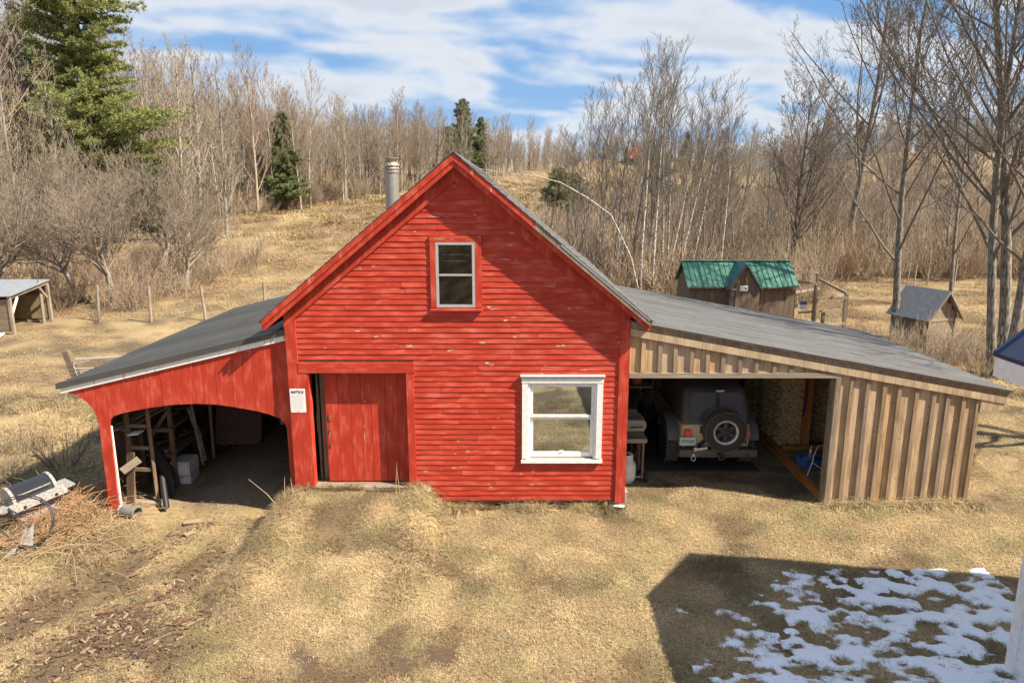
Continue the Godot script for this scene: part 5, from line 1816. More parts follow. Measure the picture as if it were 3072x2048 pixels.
		chips.box(Vector3(x, hgt(x, z) + 0.02, z), Vector3(s * rr.randf_range(1.2, 2.6), 0.014, s * 0.5), Basis.from_euler(Vector3(rr.randf_range(-0.3, 0.3), rr.randf_range(0.2, 1.4) if rr.randf() < 0.5 else rr.randf() * PI, rr.randf_range(-0.3, 0.3))))
	var cm := mat(Color.WHITE, 0.95)
	cm.vertex_color_use_as_albedo = true
	solo("bark_litter", chips, cm, "dark bark and wood chips scattered along the wheel tracks", "bark litter", "", "stuff")

func rock(s: float, sd: int) -> MB:
	var m := MB.new()
	var f := FastNoiseLite.new()
	f.seed = sd
	f.frequency = 0.9
	var pts := []
	var nu := 12
	var nv := 7
	for j in nv + 1:
		var row := []
		for i in nu + 1:
			var a := TAU * (i % nu) / nu
			var e := PI * (float(j) / nv - 0.5)
			var d := Vector3(cos(a) * cos(e), sin(e), sin(a) * cos(e))
			row.append(d * Vector3(1.0, 0.8, 0.85) * s * (1.0 + 0.35 * f.get_noise_3d(d.x * 1.4, d.y * 1.4, d.z * 1.4)))
		pts.append(row)
	for j in nv:
		for i in nu:
			var p := [pts[j][i + 1], pts[j][i], pts[j + 1][i], pts[j + 1][i + 1]]
			var q := []
			for w in p:
				q.append(w.normalized())
			m.smooth_quad(p, q, [Vector2.ZERO, Vector2.ZERO, Vector2.ZERO, Vector2.ZERO])
	return m

func make_snow() -> void:
	var f := FastNoiseLite.new()
	f.seed = 19
	f.frequency = 1.05
	f.fractal_octaves = 4
	f.fractal_gain = 0.55
	var cell := FastNoiseLite.new()
	cell.seed = 8
	cell.noise_type = FastNoiseLite.TYPE_CELLULAR
	cell.cellular_return_type = FastNoiseLite.RETURN_DISTANCE
	cell.frequency = 2.6
	cell.fractal_type = FastNoiseLite.FRACTAL_NONE
	var patches := [
		[2.0, 6.6, 1.7, 5.6, 0.026, "thin melting snow with bare holes in the shadow of the white house", func(x: float, z: float) -> float:
			var w := clampf((x - 3.75) * 0.32 + (z - 2.9) * 0.30, -1.0, 0.06)
			w -= 1.4 * smoothstep(2.15, 1.85, z - (x - 4.6) * 0.05)
			w += 0.12 * smoothstep(4.8, 5.6, x)
			w += 0.45 * smoothstep(3.6, 4.6, z) * smoothstep(4.2, 5.0, x)
			return w + 0.02],
		[-8.6, -7.0, -4.6, -0.3, 0.045, "small patches of old snow in the shade beside the arched lean-to", func(x: float, z: float) -> float:
			return 0.03 - 0.9 * smoothstep(-7.9, -8.4, x) - 0.9 * smoothstep(-3.2, -4.4, z)]]
	for q in patches:
		var st: float = q[4]
		var nx := int((q[1] - q[0]) / st)
		var nz := int((q[3] - q[2]) / st)
		var val := PackedFloat32Array()
		val.resize((nx + 1) * (nz + 1))
		var want: Callable = q[6]
		for j in nz + 1:
			for i in nx + 1:
				var x: float = q[0] + i * st
				var z: float = q[2] + j * st
				val[j * (nx + 1) + i] = f.get_noise_2d(x * 1.25, z * 1.9) * 0.78 + noise_c.get_noise_2d(x * 55.0, z * 75.0) * 0.30 + noise_c.get_noise_2d(x * 150.0, z * 190.0) * 0.15 - 0.5 * smoothstep(-0.66, -0.86, cell.get_noise_2d(x, z * 1.3) - 0.25 * noise_a.get_noise_2d(x * 30.0, z * 30.0)) + want.call(x, z)
		var t := TB.new()
		for j in nz + 1:
			for i in nx + 1:
				var x: float = q[0] + i * st
				var z: float = q[2] + j * st
				var s := val[j * (nx + 1) + i]
				t.v.append(Vector3(x, hgt(x, z) + 0.012 + clampf(s, -0.12, 0.3) * 0.10 + 0.006 * f.get_noise_2d(x * 6.0, z * 6.0), z))
				t.t.append(Vector2(x, z))
		for j in nz + 1:
			for i in nx + 1:
				var a := t.v[j * (nx + 1) + mini(i + 1, nx)] - t.v[j * (nx + 1) + maxi(i - 1, 0)]
				var b := t.v[mini(j + 1, nz) * (nx + 1) + i] - t.v[maxi(j - 1, 0) * (nx + 1) + i]
				t.n.append(b.cross(a).normalized())
		for j in nz:
			for i in nx:
				var p := j * (nx + 1) + i
				if maxf(maxf(val[p], val[p + 1]), maxf(val[p + nx + 1], val[p + nx + 2])) < 0.0:
					continue
				for k in [p, p + 1, p + nx + 2, p, p + nx + 2, p + nx + 1]:
					t.ix.append(k)
		solo("snow_patch", t, M.snow, q[5], "snow", "", "stuff")
	var rr := RandomNumberGenerator.new()
	rr.seed = 3
	var m := MB.new()

# ------------------------------------------------------------------ paddock: fence, gate, shelter
func make_paddock() -> void:
	var spots := [[-16.5, -16.5, 1.45, 0.10], [-14.3, -16.3, 1.45, 0.05], [-12.35, -16.8, 1.40, 0.13], [-10.2, -17.6, 1.42, 0.0], [-8.0, -18.4, 1.4, 0.04], [-18.42, -16.1, 1.72, 0.02]]
	var post := thing("fence_post", "grey wooden fence post along the paddock edge", "fence post", Vector3.ZERO, "paddock fence posts")
	var m := MB.new()
	m.tube([Vector3(0, -0.3, 0), Vector3(0.0, 0.6, 0), Vector3(0.0, 1.42, 0), Vector3(0, 1.45, 0)], [0.062, 0.06, 0.055, 0.04], 9)
	part(post, "shaft", m, M.grey2)
	for i in spots.size():
		var q: Array = spots[i]
		var o: Node3D = post if i == 0 else copy(post, Vector3.ZERO)
		o.position = Vector3(q[0], hgt(q[0], q[1]), q[1])
		o.rotation = Vector3(0, i * 1.3, q[3] * -0.8)
		o.scale = Vector3(1, q[2] / 1.45, 1)
	var wf := thing("wire_fence", "thin woven wire fence strung between the paddock posts", "wire fence", Vector3(-13, 0, -16.8))
	var t := TB.new()
	for i in [0, 1, 2, 3]:
		var a: Array = spots[i]
		var b: Array = spots[i + 1]
		for k in 8:
			var y := 0.12 + k * 0.15
			t.tube(PackedVector3Array([Vector3(a[0], hgt(a[0], a[1]) + y, a[1]), Vector3(b[0], hgt(b[0], b[1]) + y, b[1])]), 0.003, 0.003, 3)
		for k in 14:
			var p := lerpf(a[0], b[0], k / 14.0)
			var z := lerpf(a[1], b[1], k / 14.0)
			t.tube(PackedVector3Array([Vector3(p, hgt(p, z) + 0.1, z), Vector3(p, hgt(p, z) + 1.2, z)]), 0.0025, 0.0025, 3)
	wpart(wf, "wires", t, M.galvanised)
	# gate post and tube gate
	var gp := thing("gate_post", "leaning split wooden gate post wrapped in wire behind the lean-to roof", "gate post", Vector3(-10.72, hgt(-10.7, -6.0), -6.0))
	m = MB.new()
	m.hexa([Vector3(-0.09, -0.2, 0.08), Vector3(0.09, -0.2, 0.08), Vector3(0.09, -0.2, -0.08), Vector3(-0.09, -0.2, -0.08), Vector3(-0.47, 1.36, 0.07), Vector3(-0.32, 1.39, 0.07), Vector3(-0.32, 1.39, -0.07), Vector3(-0.47, 1.36, -0.07)])
	part(gp, "shaft", m, M.grey1)
	m = MB.new()
	for k in 4:
		var y := 0.7 + k * 0.1
		var x := -0.02 - y * 0.27
		m.tube([Vector3(x - 0.1, y, 0.09), Vector3(x + 0.1, y + 0.02, 0.09), Vector3(x + 0.1, y + 0.02, -0.09)], [0.005, 0.005, 0.005], 5)
	part(gp, "wire_wrap", m, M.dark_metal)
	var gt := thing("tube_gate", "galvanised tube farm gate hung beside the leaning gate post", "gate", Vector3(-10.8, hgt(-10.8, -5.95), -5.95))
	var st := mat(lin(0.55, 0.55, 0.56), 0.4, null, Vector3.ONE, 0.5)
	m = MB.new()
	m.tube([Vector3(-0.02, 0.3, 0), Vector3(-0.14, 1.02, 0), Vector3(-0.10, 1.14, 0), Vector3(0.0, 1.17, 0), Vector3(2.9, 1.36, 0.1), Vector3(2.98, 1.28, 0.1), Vector3(2.98, 0.3, 0.1)], [0.023, 0.023, 0.023, 0.023, 0.023, 0.023, 0.023], 9)
	part(gt, "frame", m, st)
	for q in [[0.93, 1.08], [0.70, 0.84], [0.48, 0.58], [0.3, 0.36]]:
		m = MB.new()
		m.tube([Vector3(-0.1, q[0], 0), Vector3(2.96, q[1], 0.1)], [0.019, 0.019], 8)
		part(gt, "rail", m, st)
	part(gt, "brace", mb_bar(Vector3(1.0, 1.22, 0.03), Vector3(1.02, 0.33, 0.03), 0.03, 0.006), st)
	# field shelter
	var s := thing("field_shelter", "grey board field shelter with pale metal roof in the paddock", "shelter", Vector3(-20.0, hgt(-19, -15.2), -15.2))
	var blue := mat(lin(0.40, 0.45, 0.50), 0.35, mottle(128, 251, 0.04, 0.7, 1.0), Vector3(0.5, 0.5, 1), 0.3)
	m = MB.new()
	m.hexa([Vector3(-2.2, 1.40, 1.35), Vector3(2.0, 1.40, 1.35), Vector3(1.75, 1.66, -1.35), Vector3(-2.2, 1.66, -1.35), Vector3(-2.2, 1.43, 1.35), Vector3(2.0, 1.43, 1.35), Vector3(1.75, 1.69, -1.35), Vector3(-2.2, 1.69, -1.35)])
	part(s, "roof", m, blue)
	for k in 5:
		part(s, "wall_board", bx2(Vector3(-0.15, 0.22 + k * 0.235, 1.22), Vector3(4.0, 0.228, 0.03)), M.grey1)
	for k in 6:
		part(s, "wall_board", bx2(Vector3(-0.3, 0.18 + k * 0.245, -1.28), Vector3(3.9, 0.238, 0.03)), M.old_board)
	part(s, "end_wall", bx2(Vector3(-2.1, 0.75, 0), Vector3(0.03, 1.4, 2.4)), M.old_board)
	for q in [Vector3(1.88, 0.68, 1.22), Vector3(1.66, 0.8, -1.25)]:
		part(s, "post", bx2(q, Vector3(0.10, 1.42, 0.10)), M.grey2)
	part(s, "beam", mb_bar(Vector3(1.86, 1.33, 1.26), Vector3(1.66, 1.58, -1.28), 0.05, 0.12), M.grey2)
	part(s, "brace", mb_bar(Vector3(1.87, 0.75, 1.15), Vector3(1.83, 1.30, 0.72), 0.03, 0.1), M.white_worn)
	part(s, "brace", mb_bar(Vector3(1.68, 1.0, -1.15), Vector3(1.70, 1.48, -0.70), 0.03, 0.09), M.grey2)
	part(s, "back_panel", bx2(Vector3(0.9, 0.62, -1.24), Vector3(1.5, 0.95, 0.02)), mat(lin(0.34, 0.27, 0.15), 0.9, mottle(128, 257, 0.03, 0.5, 1.0), Vector3(1, 1, 1)))
	part(s, "snow_board", bx2(Vector3(1.3, 0.06, -1.1), Vector3(1.0, 0.12, 0.05)), M.grey2)
	m = MB.new()
	m.box(Vector3.ZERO, Vector3(0.42, 0.02, 0.34), Basis(Vector3.RIGHT, 0.35))
	var o := solo("white_board", m, M.white_paint, "small white board lying on the ground below the field shelter", "board")
	o.position = Vector3(-18.35, hgt(-18.3, -13.4) + 0.1, -13.4)

# ------------------------------------------------------------------ coop, run and hutch
func make_coop() -> void:
	var z0 := -13.7
	var c := thing("chicken_coop", "small weathered plank coop with green metal roof and central gable", "coop", Vector3(8.2, hgt(8.2, -14.5), -14.7))
	var green := mat(lin(0.06, 0.215, 0.155), 0.5, mottle(128, 261, 0.03, 0.55, 1.0), Vector3(0.6, 0.6, 1))
	var gdark := mat(lin(0.04, 0.16, 0.12), 0.45)
	var old: Material = M.coop_wood
	# walls of upright boards
	var x := -1.88
	while x < 1.85:
		var wd := R.randf_range(0.15, 0.22)
		part(c, "wall_board", bx2(Vector3(x + wd * 0.5, 0.87, 0.90), Vector3(wd - 0.008, 1.9, 0.025 + R.randf() * 0.01)), old)
		x += wd
	for s in [-1.0, 1.0]:
		for k in 9:
			var z := 0.80 - k * 0.2
			var hh := 1.82 + 0.62 * (1.0 - absf(z) / 0.95)
			part(c, "wall_board", bx2(Vector3(s * 1.87, hh * 0.5 - 0.06, z), Vector3(0.025, hh, 0.19)), old)
	part(c, "rear_wall", bx2(Vector3(0, 0.87, -0.90), Vector3(3.7, 1.9, 0.03)), old)
	# roof panels with standing seams
	for sz in [1.0, -1.0]:
		for k in 21:
			var xa := -1.98 + k * 0.1886
			var a := Vector3(xa, 1.80, sz * 1.06)
			var b := Vector3(xa + 0.184, 1.80, sz * 1.06)
			var e := Vector3(xa + 0.184, 2.60, 0.0)
			var f := Vector3(xa, 2.60, 0.0)
			var m := MB.new()
			m.off = Vector2(R.randf(), R.randf())
			m.hexa([a - Vector3(0, 0.02, 0), b - Vector3(0, 0.02, 0), e - Vector3(0, 0.02, 0), f - Vector3(0, 0.02, 0), a, b, e, f] if sz > 0 else [f - Vector3(0, 0.02, 0), e - Vector3(0, 0.02, 0), b - Vector3(0, 0.02, 0), a - Vector3(0, 0.02, 0), f, e, b, a])
			var p := part(c, "roof_panel", m, green)
			if sz > 0:
				part(p, "seam", mb_bar(a + Vector3(-0.002, 0.012, 0), f + Vector3(-0.002, 0.012, 0), 0.014, 0.03), gdark)
	part(c, "ridge_cap", bx2(Vector3(0, 2.612, 0), Vector3(4.0, 0.03, 0.16)), green)
	part(c, "eave_trim", bx2(Vector3(-1.27, 1.765, 1.06), Vector3(1.42, 0.05, 0.03)), old)
	part(c, "eave_trim", bx2(Vector3(1.30, 1.765, 1.06), Vector3(1.38, 0.05, 0.03)), old)
	# gable over the door
	var m := MB.new()
	m.prism(PackedVector2Array([Vector2(-0.50, -0.06), Vector2(0.55, -0.06), Vector2(0.55, 1.78), Vector2(0.0, 2.56), Vector2(-0.50, 1.78)]), 0.93, 1.16)
	var gb := part(c, "gable_front", m, old)
	for s in [-1.0, 1.0]:
		m = MB.new()
		m.hexa([Vector3(s * 0.62, 1.68, 1.25), Vector3(s * 0.64, 1.70, 1.25), Vector3(s * 0.64, 1.70, 0.0), Vector3(s * 0.62, 1.68, 0.0), Vector3(0, 2.60, 1.25), Vector3(0, 2.635, 1.25), Vector3(0, 2.635, 0.0), Vector3(0, 2.60, 0.0)])
		part(c, "gable_roof", m, mat(lin(0.03, 0.11, 0.13), 0.4))
		part(c, "gable_rake", mb_bar(Vector3(s * 0.60, 1.70, 1.235), Vector3(0, 2.58, 1.235), 0.025, 0.09, Vector3.BACK), old)
	for k in 3:
		part(gb, "door_board", bx2(Vector3(-0.20 + k * 0.22, 0.95, 1.172), Vector3(0.21, 1.9, 0.02)), old)
	part(gb, "hinge", bx2(Vector3(-0.36, 1.72, 1.18), Vector3(0.14, 0.04, 0.01)), M.aluminium)
	# sign with two birds
	var sg := thing("coop_sign", "small white sign with bird emblems on the coop gable", "sign", Vector3(8.17, hgt(8.2, -14.5) + 1.76, -14.7 + 1.185))
	part(sg, "panel", bx2(Vector3(0, 0, 0.006), Vector3(0.28, 0.19, 0.012)), M.white_paint)
	m = MB.new()
	m.lathe([Vector2(0.035, 0), Vector2(0.045, 0), Vector2(0.045, 0.003), Vector2(0.035, 0.003)], 16, Transform3D(Basis(Vector3.RIGHT, PI / 2), Vector3(-0.06, 0.0, 0.013)))
	part(sg, "ring_emblem", m, M.aluminium)
	m = MB.new()
	m.prism(PackedVector2Array([Vector2(0.02, 0.02), Vector2(0.04, -0.03), Vector2(0.08, -0.04), Vector2(0.11, 0.0), Vector2(0.115, 0.05), Vector2(0.09, 0.02), Vector2(0.06, 0.01), Vector2(0.045, 0.05), Vector2(0.03, 0.055)]), 0.012, 0.016)
	part(sg, "bird_emblem", m, M.black_metal)
	# carved ornament above the sign
	m = MB.new()
	m.tube([Vector3(0, 0, 0), Vector3(0.01, 0.1, 0.01), Vector3(-0.02, 0.17, 0.01), Vector3(0.03, 0.22, 0.0)], [0.03, 0.02, 0.025, 0.015], 8)
	var orn := solo("wooden_ornament", m, M.wood1, "small carved wooden ornament above the coop sign", "ornament")
	orn.position = Vector3(8.24, hgt(8.2, -14.5) + 1.93, -14.7 + 1.20)
	# the run: posts and rails
	var r := thing("chicken_run", "weathered post and rail run with wire beside the coop", "pen", Vector3(11.0, hgt(11, -14.2), -14.2))
	for q in [[-0.78, 0.0, 2.15], [-0.05, 0.15, 1.95], [1.15, 0.0, 1.6], [0.75, -1.6, 2.15], [-0.78, -1.6, 2.1], [0.45, -0.2, 0.9]]:
		part(r, "post", bx2(Vector3(q[0], q[2] * 0.5 - 0.1, q[1]), Vector3(0.11, q[2], 0.11)), M.grey1)
	for q in [[-0.78, 2.12, -1.6, 0.75, 2.08, -1.6], [-0.78, 1.55, 0, 0.75, 1.5, -1.4], [-0.05, 1.36, 0.1, 1.15, 1.36, 0.05], [-0.78, 1.95, 0.05, -0.05, 1.9, 0.15], [-0.6, 0.82, 0.1, 1.1, 0.92, 0.0], [0.75, 1.85, -1.5, 1.15, 1.5, 0.0], [0.3, 0.35, 0.2, 1.15, 0.42, 0.1]]:
		part(r, "rail", mb_bar(Vector3(q[0], q[1], q[2]), Vector3(q[3], q[4], q[5]), 0.04, 0.09), M.grey2 if q[1] > 0.9 else M.wood3)
	var t := TB.new()
	for k in 16:
		t.tube(PackedVector3Array([Vector3(-0.05 + k * 0.08, 0.3, 0.1), Vector3(-0.05 + k * 0.08, 1.4, 0.1)]), 0.0025, 0.0025, 3)
	for k in 14:
		t.tube(PackedVector3Array([Vector3(-0.05, 0.35 + k * 0.08, 0.1), Vector3(1.15, 0.35 + k * 0.08, 0.1)]), 0.0025, 0.0025, 3)
	part(r, "wire_mesh", t, M.galvanised)
	# warning notice wired to the run
	var im := Image.create(64, 64, false, Image.FORMAT_RGB8)
	im.fill(Color(0.83, 0.82, 0.86))
	im.fill_rect(Rect2i(4, 3, 56, 26), Color(0.1, 0.13, 0.2))
	for k in 9:
		im.fill_rect(Rect2i(7 + k * 6, 6 + (k % 2) * 9, 3, 9), Color(0.7, 0.74, 0.8))
	for k in 4:
		im.fill_rect(Rect2i(8, 34 + k * 7, 46 - k * 3, 3), Color(0.6, 0.57, 0.68))
	var wn := thing("warning_sign", "square warning sign with dark heading wired to the run", "sign", Vector3(10.52, hgt(11, -14.2) + 1.12, -14.02))
	part(wn, "panel", bx2(Vector3.ZERO, Vector3(0.33, 0.32, 0.008)), M.white_paint)
	var qd := MB.new()
	qd.tri(Vector3(-0.16, -0.155, 0.006), Vector3(0.16, -0.155, 0.006), Vector3(0.16, 0.155, 0.006), Vector2(0, 1), Vector2(1, 1), Vector2(1, 0))
	qd.tri(Vector3(-0.16, -0.155, 0.006), Vector3(0.16, 0.155, 0.006), Vector3(-0.16, 0.155, 0.006), Vector2(0, 1), Vector2(1, 0), Vector2(0, 0))
	part(wn, "print", qd, mat(Color.WHITE, 0.5, ImageTexture.create_from_image(im)))
	# hutch
	var h := thing("animal_hutch", "grey gabled plank hutch with metal roof behind the shed", "hutch", Vector3(14.1, hgt(14.1, -12.5), -12.6), "", 0.35)
	var tin := mat(lin(0.30, 0.31, 0.32), 0.45, mottle(128, 271, 0.04, 0.6, 1.0), Vector3(0.8, 0.8, 1), 0.3)
	for k in 6:
		var xx := -0.5 + k * 0.2
		var hh := 1.12 + 0.72 * (1.0 - absf(xx) / 0.62)
		part(h, "wall_board", bx2(Vector3(xx, hh * 0.5, 0.65), Vector3(0.19, hh, 0.025)), M.grey0)
	for s in [-1.0, 1.0]:
		for k in 7:
			part(h, "wall_board", bx2(Vector3(s * 0.59, 0.55, -0.6 + k * 0.2), Vector3(0.025, 1.15, 0.19)), M.grey1)
		m = MB.new()
		m.hexa([Vector3(s * 0.78, 0.95, 0.85), Vector3(s * 0.80, 0.97, 0.85), Vector3(s * 0.80, 0.97, -0.85), Vector3(s * 0.78, 0.95, -0.85), Vector3(0, 1.90, 0.85), Vector3(0, 1.93, 0.85), Vector3(0, 1.93, -0.85), Vector3(0, 1.90, -0.85)])
		part(h, "roof", m, tin)
		part(h, "rake_board", mb_bar(Vector3(s * 0.78, 0.93, 0.84), Vector3(0, 1.88, 0.84), 0.03, 0.08, Vector3.BACK), M.grey2)
	part(h, "sill_board", bx2(Vector3(0.0, 0.95, 0.675), Vector3(1.1, 0.09, 0.02)), M.grey2)
	part(h, "rear_wall", bx2(Vector3(0, 0.75, -0.66), Vector3(1.1, 1.5, 0.03)), M.grey1)
	# old stone wall along the wood edge
	var w := thing("stone_wall", "tumbled fieldstone wall under the birches behind the coop", "stone wall", Vector3(7.0, 0, -21.5))
	var rocks := []
	for k in 5:
		rocks.append(rock(0.24, 70 + k).mesh())
	for k in 90:
		var xx := R.randf_range(2.5, 13.0)
		var zz := -21.5 + R.randfn(0.0, 0.35)
		var o := part(w, "stone", rocks[k % 5], M.stone)
		o.position = Vector3(xx - 7.0, hgt(xx, zz) + [0.08, 0.3, 0.52][k % 3] + R.randf_range(-0.08, 0.08), zz + 21.5)
		o.rotation = Vector3(R.randf() * 6.0, R.randf() * 6.0, R.randf() * 6.0)
		o.scale = Vector3.ONE * R.randf_range(0.7, 1.5)
	# far farmhouses on the hill
	for q in [[96.0, -165.0, 14.0, 2.4, "long white roofed farm building on the far hill", "white_paint", lin(0.62, 0.62, 0.64)], [29.0, -158.0, 4.0, 1.6, "far house with a dull red roof on the hill", "grey0", lin(0.30, 0.07, 0.05)], [98.0, -120.0, 7.0, 3.0, "small brown hut at the far field edge", "old_board", lin(0.30, 0.2, 0.1)]]:
		var b := thing("farm_building", q[4], "building", Vector3(q[0], hgt(q[0], q[1]), q[1]))
		part(b, "wall", bx2(Vector3(0, q[3] * 0.4, 0), Vector3(q[2], q[3], 6.0)), M[q[5]])
		m = MB.new()
		m.prism(PackedVector2Array([Vector2(-3.5, q[3] * 0.9), Vector2(3.5, q[3] * 0.9), Vector2(0, q[3] * 0.9 + 2.6)]), -q[2] * 0.52, q[2] * 0.52, Transform3D(Basis(Vector3(0, 0, 1), Vector3(0, 1, 0), Vector3(-1, 0, 0)), Vector3.ZERO))
		part(b, "roof", m, mat(q[6], 0.7))
		for k in 3:
			part(b, "window", bx2(Vector3(-q[2] * 0.3 + k * q[2] * 0.3, q[3] * 0.5, 3.02), Vector3(0.9, 1.1, 0.06)), M.dark_metal)

# ------------------------------------------------------------------ trees
# Grows a stem with its side branches; level 0 goes into the trunk mesh, the rest into the crown mesh.
func grow(tr: TB, cr: TB, p: Vector3, d: Vector3, l: float, r: float, lvl: int, S: Dictionary, rr: RandomNumberGenerator, r_end := -1.0) -> void:
	var last: bool = lvl >= S.levels
	var segs: int = [7, 5, 3, 2, 1, 1][lvl] if not last else mini(2, [7, 5, 3, 2, 2, 2][lvl])
	var pts := PackedVector3Array([p])
	var dirs := [d]
	var wob: float = S.wob[mini(lvl, S.wob.size() - 1)]
	var upw: float = S.up[mini(lvl, S.up.size() - 1)]
	for i in segs:
		d = (d + Vector3(rr.randf_range(-wob, wob), rr.randf_range(-wob, wob), rr.randf_range(-wob, wob)) + Vector3.UP * upw / segs * 2.0).normalized()
		p += d * l / segs
		pts.append(p)
		dirs.append(d)
	var re := r_end if r_end >= 0.0 else (r * 0.22 if lvl == 0 else r * 0.35)
	re = maxf(re, S.rmin * 0.7)
	var b := tr if lvl == 0 else cr
	b.tube(pts, r, re, 9 if lvl == 0 else (6 if lvl == 1 else (4 if lvl == 2 else 3)))
	if last:
		return
	var n: int = S.n[lvl]
	n = maxi(1, int(n * rr.randf_range(0.8, 1.2)))
	var t0: float = S.t0[mini(lvl, S.t0.size() - 1)]
	var az := rr.randf() * TAU
	for k in n:
		var t := lerpf(t0, 0.99, (k + rr.randf()) / n)
		var f := t * segs
		var i := mini(int(f), segs - 1)
		var q := pts[i].lerp(pts[i + 1], f - i)
		var dd: Vector3 = dirs[i + 1]
		az += 2.4 + rr.randf_range(-0.5, 0.5)
		var side := dd.cross(Vector3.UP if absf(dd.y) < 0.95 else Vector3.RIGHT).normalized()
		side = side.rotated(dd, az)
		var ang: float = S.ang[mini(lvl, S.ang.size() - 1)] * rr.randf_range(0.7, 1.25)
		var cd := (dd * cos(ang) + side * sin(ang)).normalized()
		var cl: float = l * S.ratio[mini(lvl, S.ratio.size() - 1)] * lerpf(1.0, S.tip, (t - t0) / (1.0 - t0)) * rr.randf_range(0.75, 1.2)
		var rat := lerpf(r, re, t)
		grow(tr, cr, q, cd, cl, clampf(rat * S.thin, S.rmin, 0.3), lvl + 1, S, rr)

const SPEC := {
	"forest": {"levels": 4, "n": [24, 7, 5, 3], "ang": [0.62, 0.6, 0.6, 0.6], "ratio": [0.29, 0.45, 0.5, 0.6], "up": [0.05, 0.35, 0.35, 0.3], "wob": [0.05, 0.14, 0.2, 0.25], "t0": [0.16, 0.25, 0.2], "tip": 0.5, "thin": 0.45, "rmin": 0.009},
	"maple": {"levels": 4, "n": [24, 10, 7, 4], "ang": [0.75, 0.65, 0.7, 0.7], "ratio": [0.5, 0.42, 0.45, 0.5], "up": [0.05, 0.30, 0.22, 0.2], "wob": [0.06, 0.13, 0.2, 0.3], "t0": [0.22, 0.2, 0.2], "tip": 0.4, "thin": 0.42, "rmin": 0.007},
	"birch": {"levels": 3, "n": [22, 7, 4], "ang": [0.55, 0.55, 0.6], "ratio": [0.22, 0.45, 0.6], "up": [0.05, 0.25, 0.25], "wob": [0.05, 0.12, 0.2], "t0": [0.38, 0.2, 0.2], "tip": 0.55, "thin": 0.42, "rmin": 0.006},
	"apple": {"levels": 4, "n": [12, 11, 8, 4], "ang": [1.0, 0.8, 0.8, 0.8], "ratio": [1.25, 0.6, 0.42, 0.5], "up": [0.05, 0.4, 0.35, 0.3], "wob": [0.16, 0.25, 0.3, 0.35], "t0": [0.5, 0.2, 0.15], "tip": 0.75, "thin": 0.6, "rmin": 0.007},
	"sapling": {"levels": 3, "n": [16, 6, 4], "ang": [0.55, 0.55, 0.6], "ratio": [0.3, 0.5, 0.55], "up": [0.05, 0.25, 0.2], "wob": [0.06, 0.14, 0.2], "t0": [0.2, 0.2, 0.2], "tip": 0.5, "thin": 0.45, "rmin": 0.007},
}

func tree_node(called: String, label: String, kind: String, h: float, r: float, sd: int, bark: Material, twig: Material, group: String, lean := Vector3.UP, stems := 1) -> Node3D:
	var rr := RandomNumberGenerator.new()
	rr.seed = sd
	var tr := TB.new()
	var cr := TB.new()
	for k in stems:
		var d := lean
		var o := Vector3.ZERO
		if stems > 1:
			var a := TAU * k / stems + 0.6
			d = (lean + Vector3(cos(a), 0, sin(a)) * 0.075).normalized()
			o = Vector3(cos(a), 0, sin(a)) * r * 1.1
		grow(tr, cr, o - Vector3(0, 0.15, 0), d, h * (1.0 if k == 0 else rr.randf_range(0.8, 1.0)), r * (1.0 if k == 0 else 0.8), 0, SPEC[kind], rr)
	var t := thing(called, label, "tree", Vector3.ZERO, group)
	part(t, "trunk", tr, bark)
	part(t, "crown", cr, twig)
	return t

# white pine: whorls of boughs carrying tufts of needles
func pine_node(label: String, h: float, sd: int, group: String, bare := 0.15, wide := 0.26, needle := "needle0") -> Node3D:
	var rr := RandomNumberGenerator.new()
	rr.seed = sd
	var tr := TB.new()
	var br := TB.new()
	var nd := TB.new()
	var pts := PackedVector3Array()
	for i in 9:
		pts.append(Vector3(rr.randf_range(-0.1, 0.1), h * i / 8.0 - 0.2, rr.randf_range(-0.1, 0.1)))
	tr.tube(pts, h * 0.016, 0.02, 8)
	var y := h * bare
	while y < h * 0.99:
		var t := y / h
		var reach := h * wide * (pow(1.0 - t, 0.7) * (0.75 + 0.25 * sin(t * 20.0 + sd))) + 0.25
		var n := (5 if h < 20.0 else 7) + rr.randi() % 3
		var az := rr.randf() * TAU
		for k in n:
			var a := az + TAU * k / n + rr.randf_range(-0.25, 0.25)
			var l := reach * rr.randf_range(0.45, 1.2)
			var d := Vector3(cos(a), rr.randf_range(-0.02, 0.22) + 0.25 * t, sin(a)).normalized()
			var p0 := Vector3(0, y, 0)
			var bp := PackedVector3Array([p0, p0 + d * l * 0.5, p0 + d * l + Vector3(0, l * 0.08, 0)])
			br.tube(bp, 0.012 * h / 10.0 + 0.008, 0.006, 4)
			var m := int(7 + l * (14.0 if h < 20.0 else 17.0))
			for q in m:
				var f := lerpf(0.25, 1.02, (q + rr.randf()) / m)
				var c := p0 + d * l * f + Vector3(rr.randfn(0, 0.13 * l * 0.6), rr.randfn(0.04, 0.06), rr.randfn(0, 0.13 * l * 0.6))
				tuft(nd, c, (d + Vector3.UP * 0.5).normalized(), rr.randf_range(0.24, 0.40), 13, rr)
		y += (h * rr.randf_range(0.026, 0.042)) if h < 20.0 else rr.randf_range(0.36, 0.56)
	var o := thing("pine_tree", label, "tree", Vector3.ZERO, group)
	part(o, "trunk", tr, M.bark_pine)
	var cw := part(o, "crown", nd, M[needle])
	part(cw, "boughs", br, M.bark_pine)
	return o

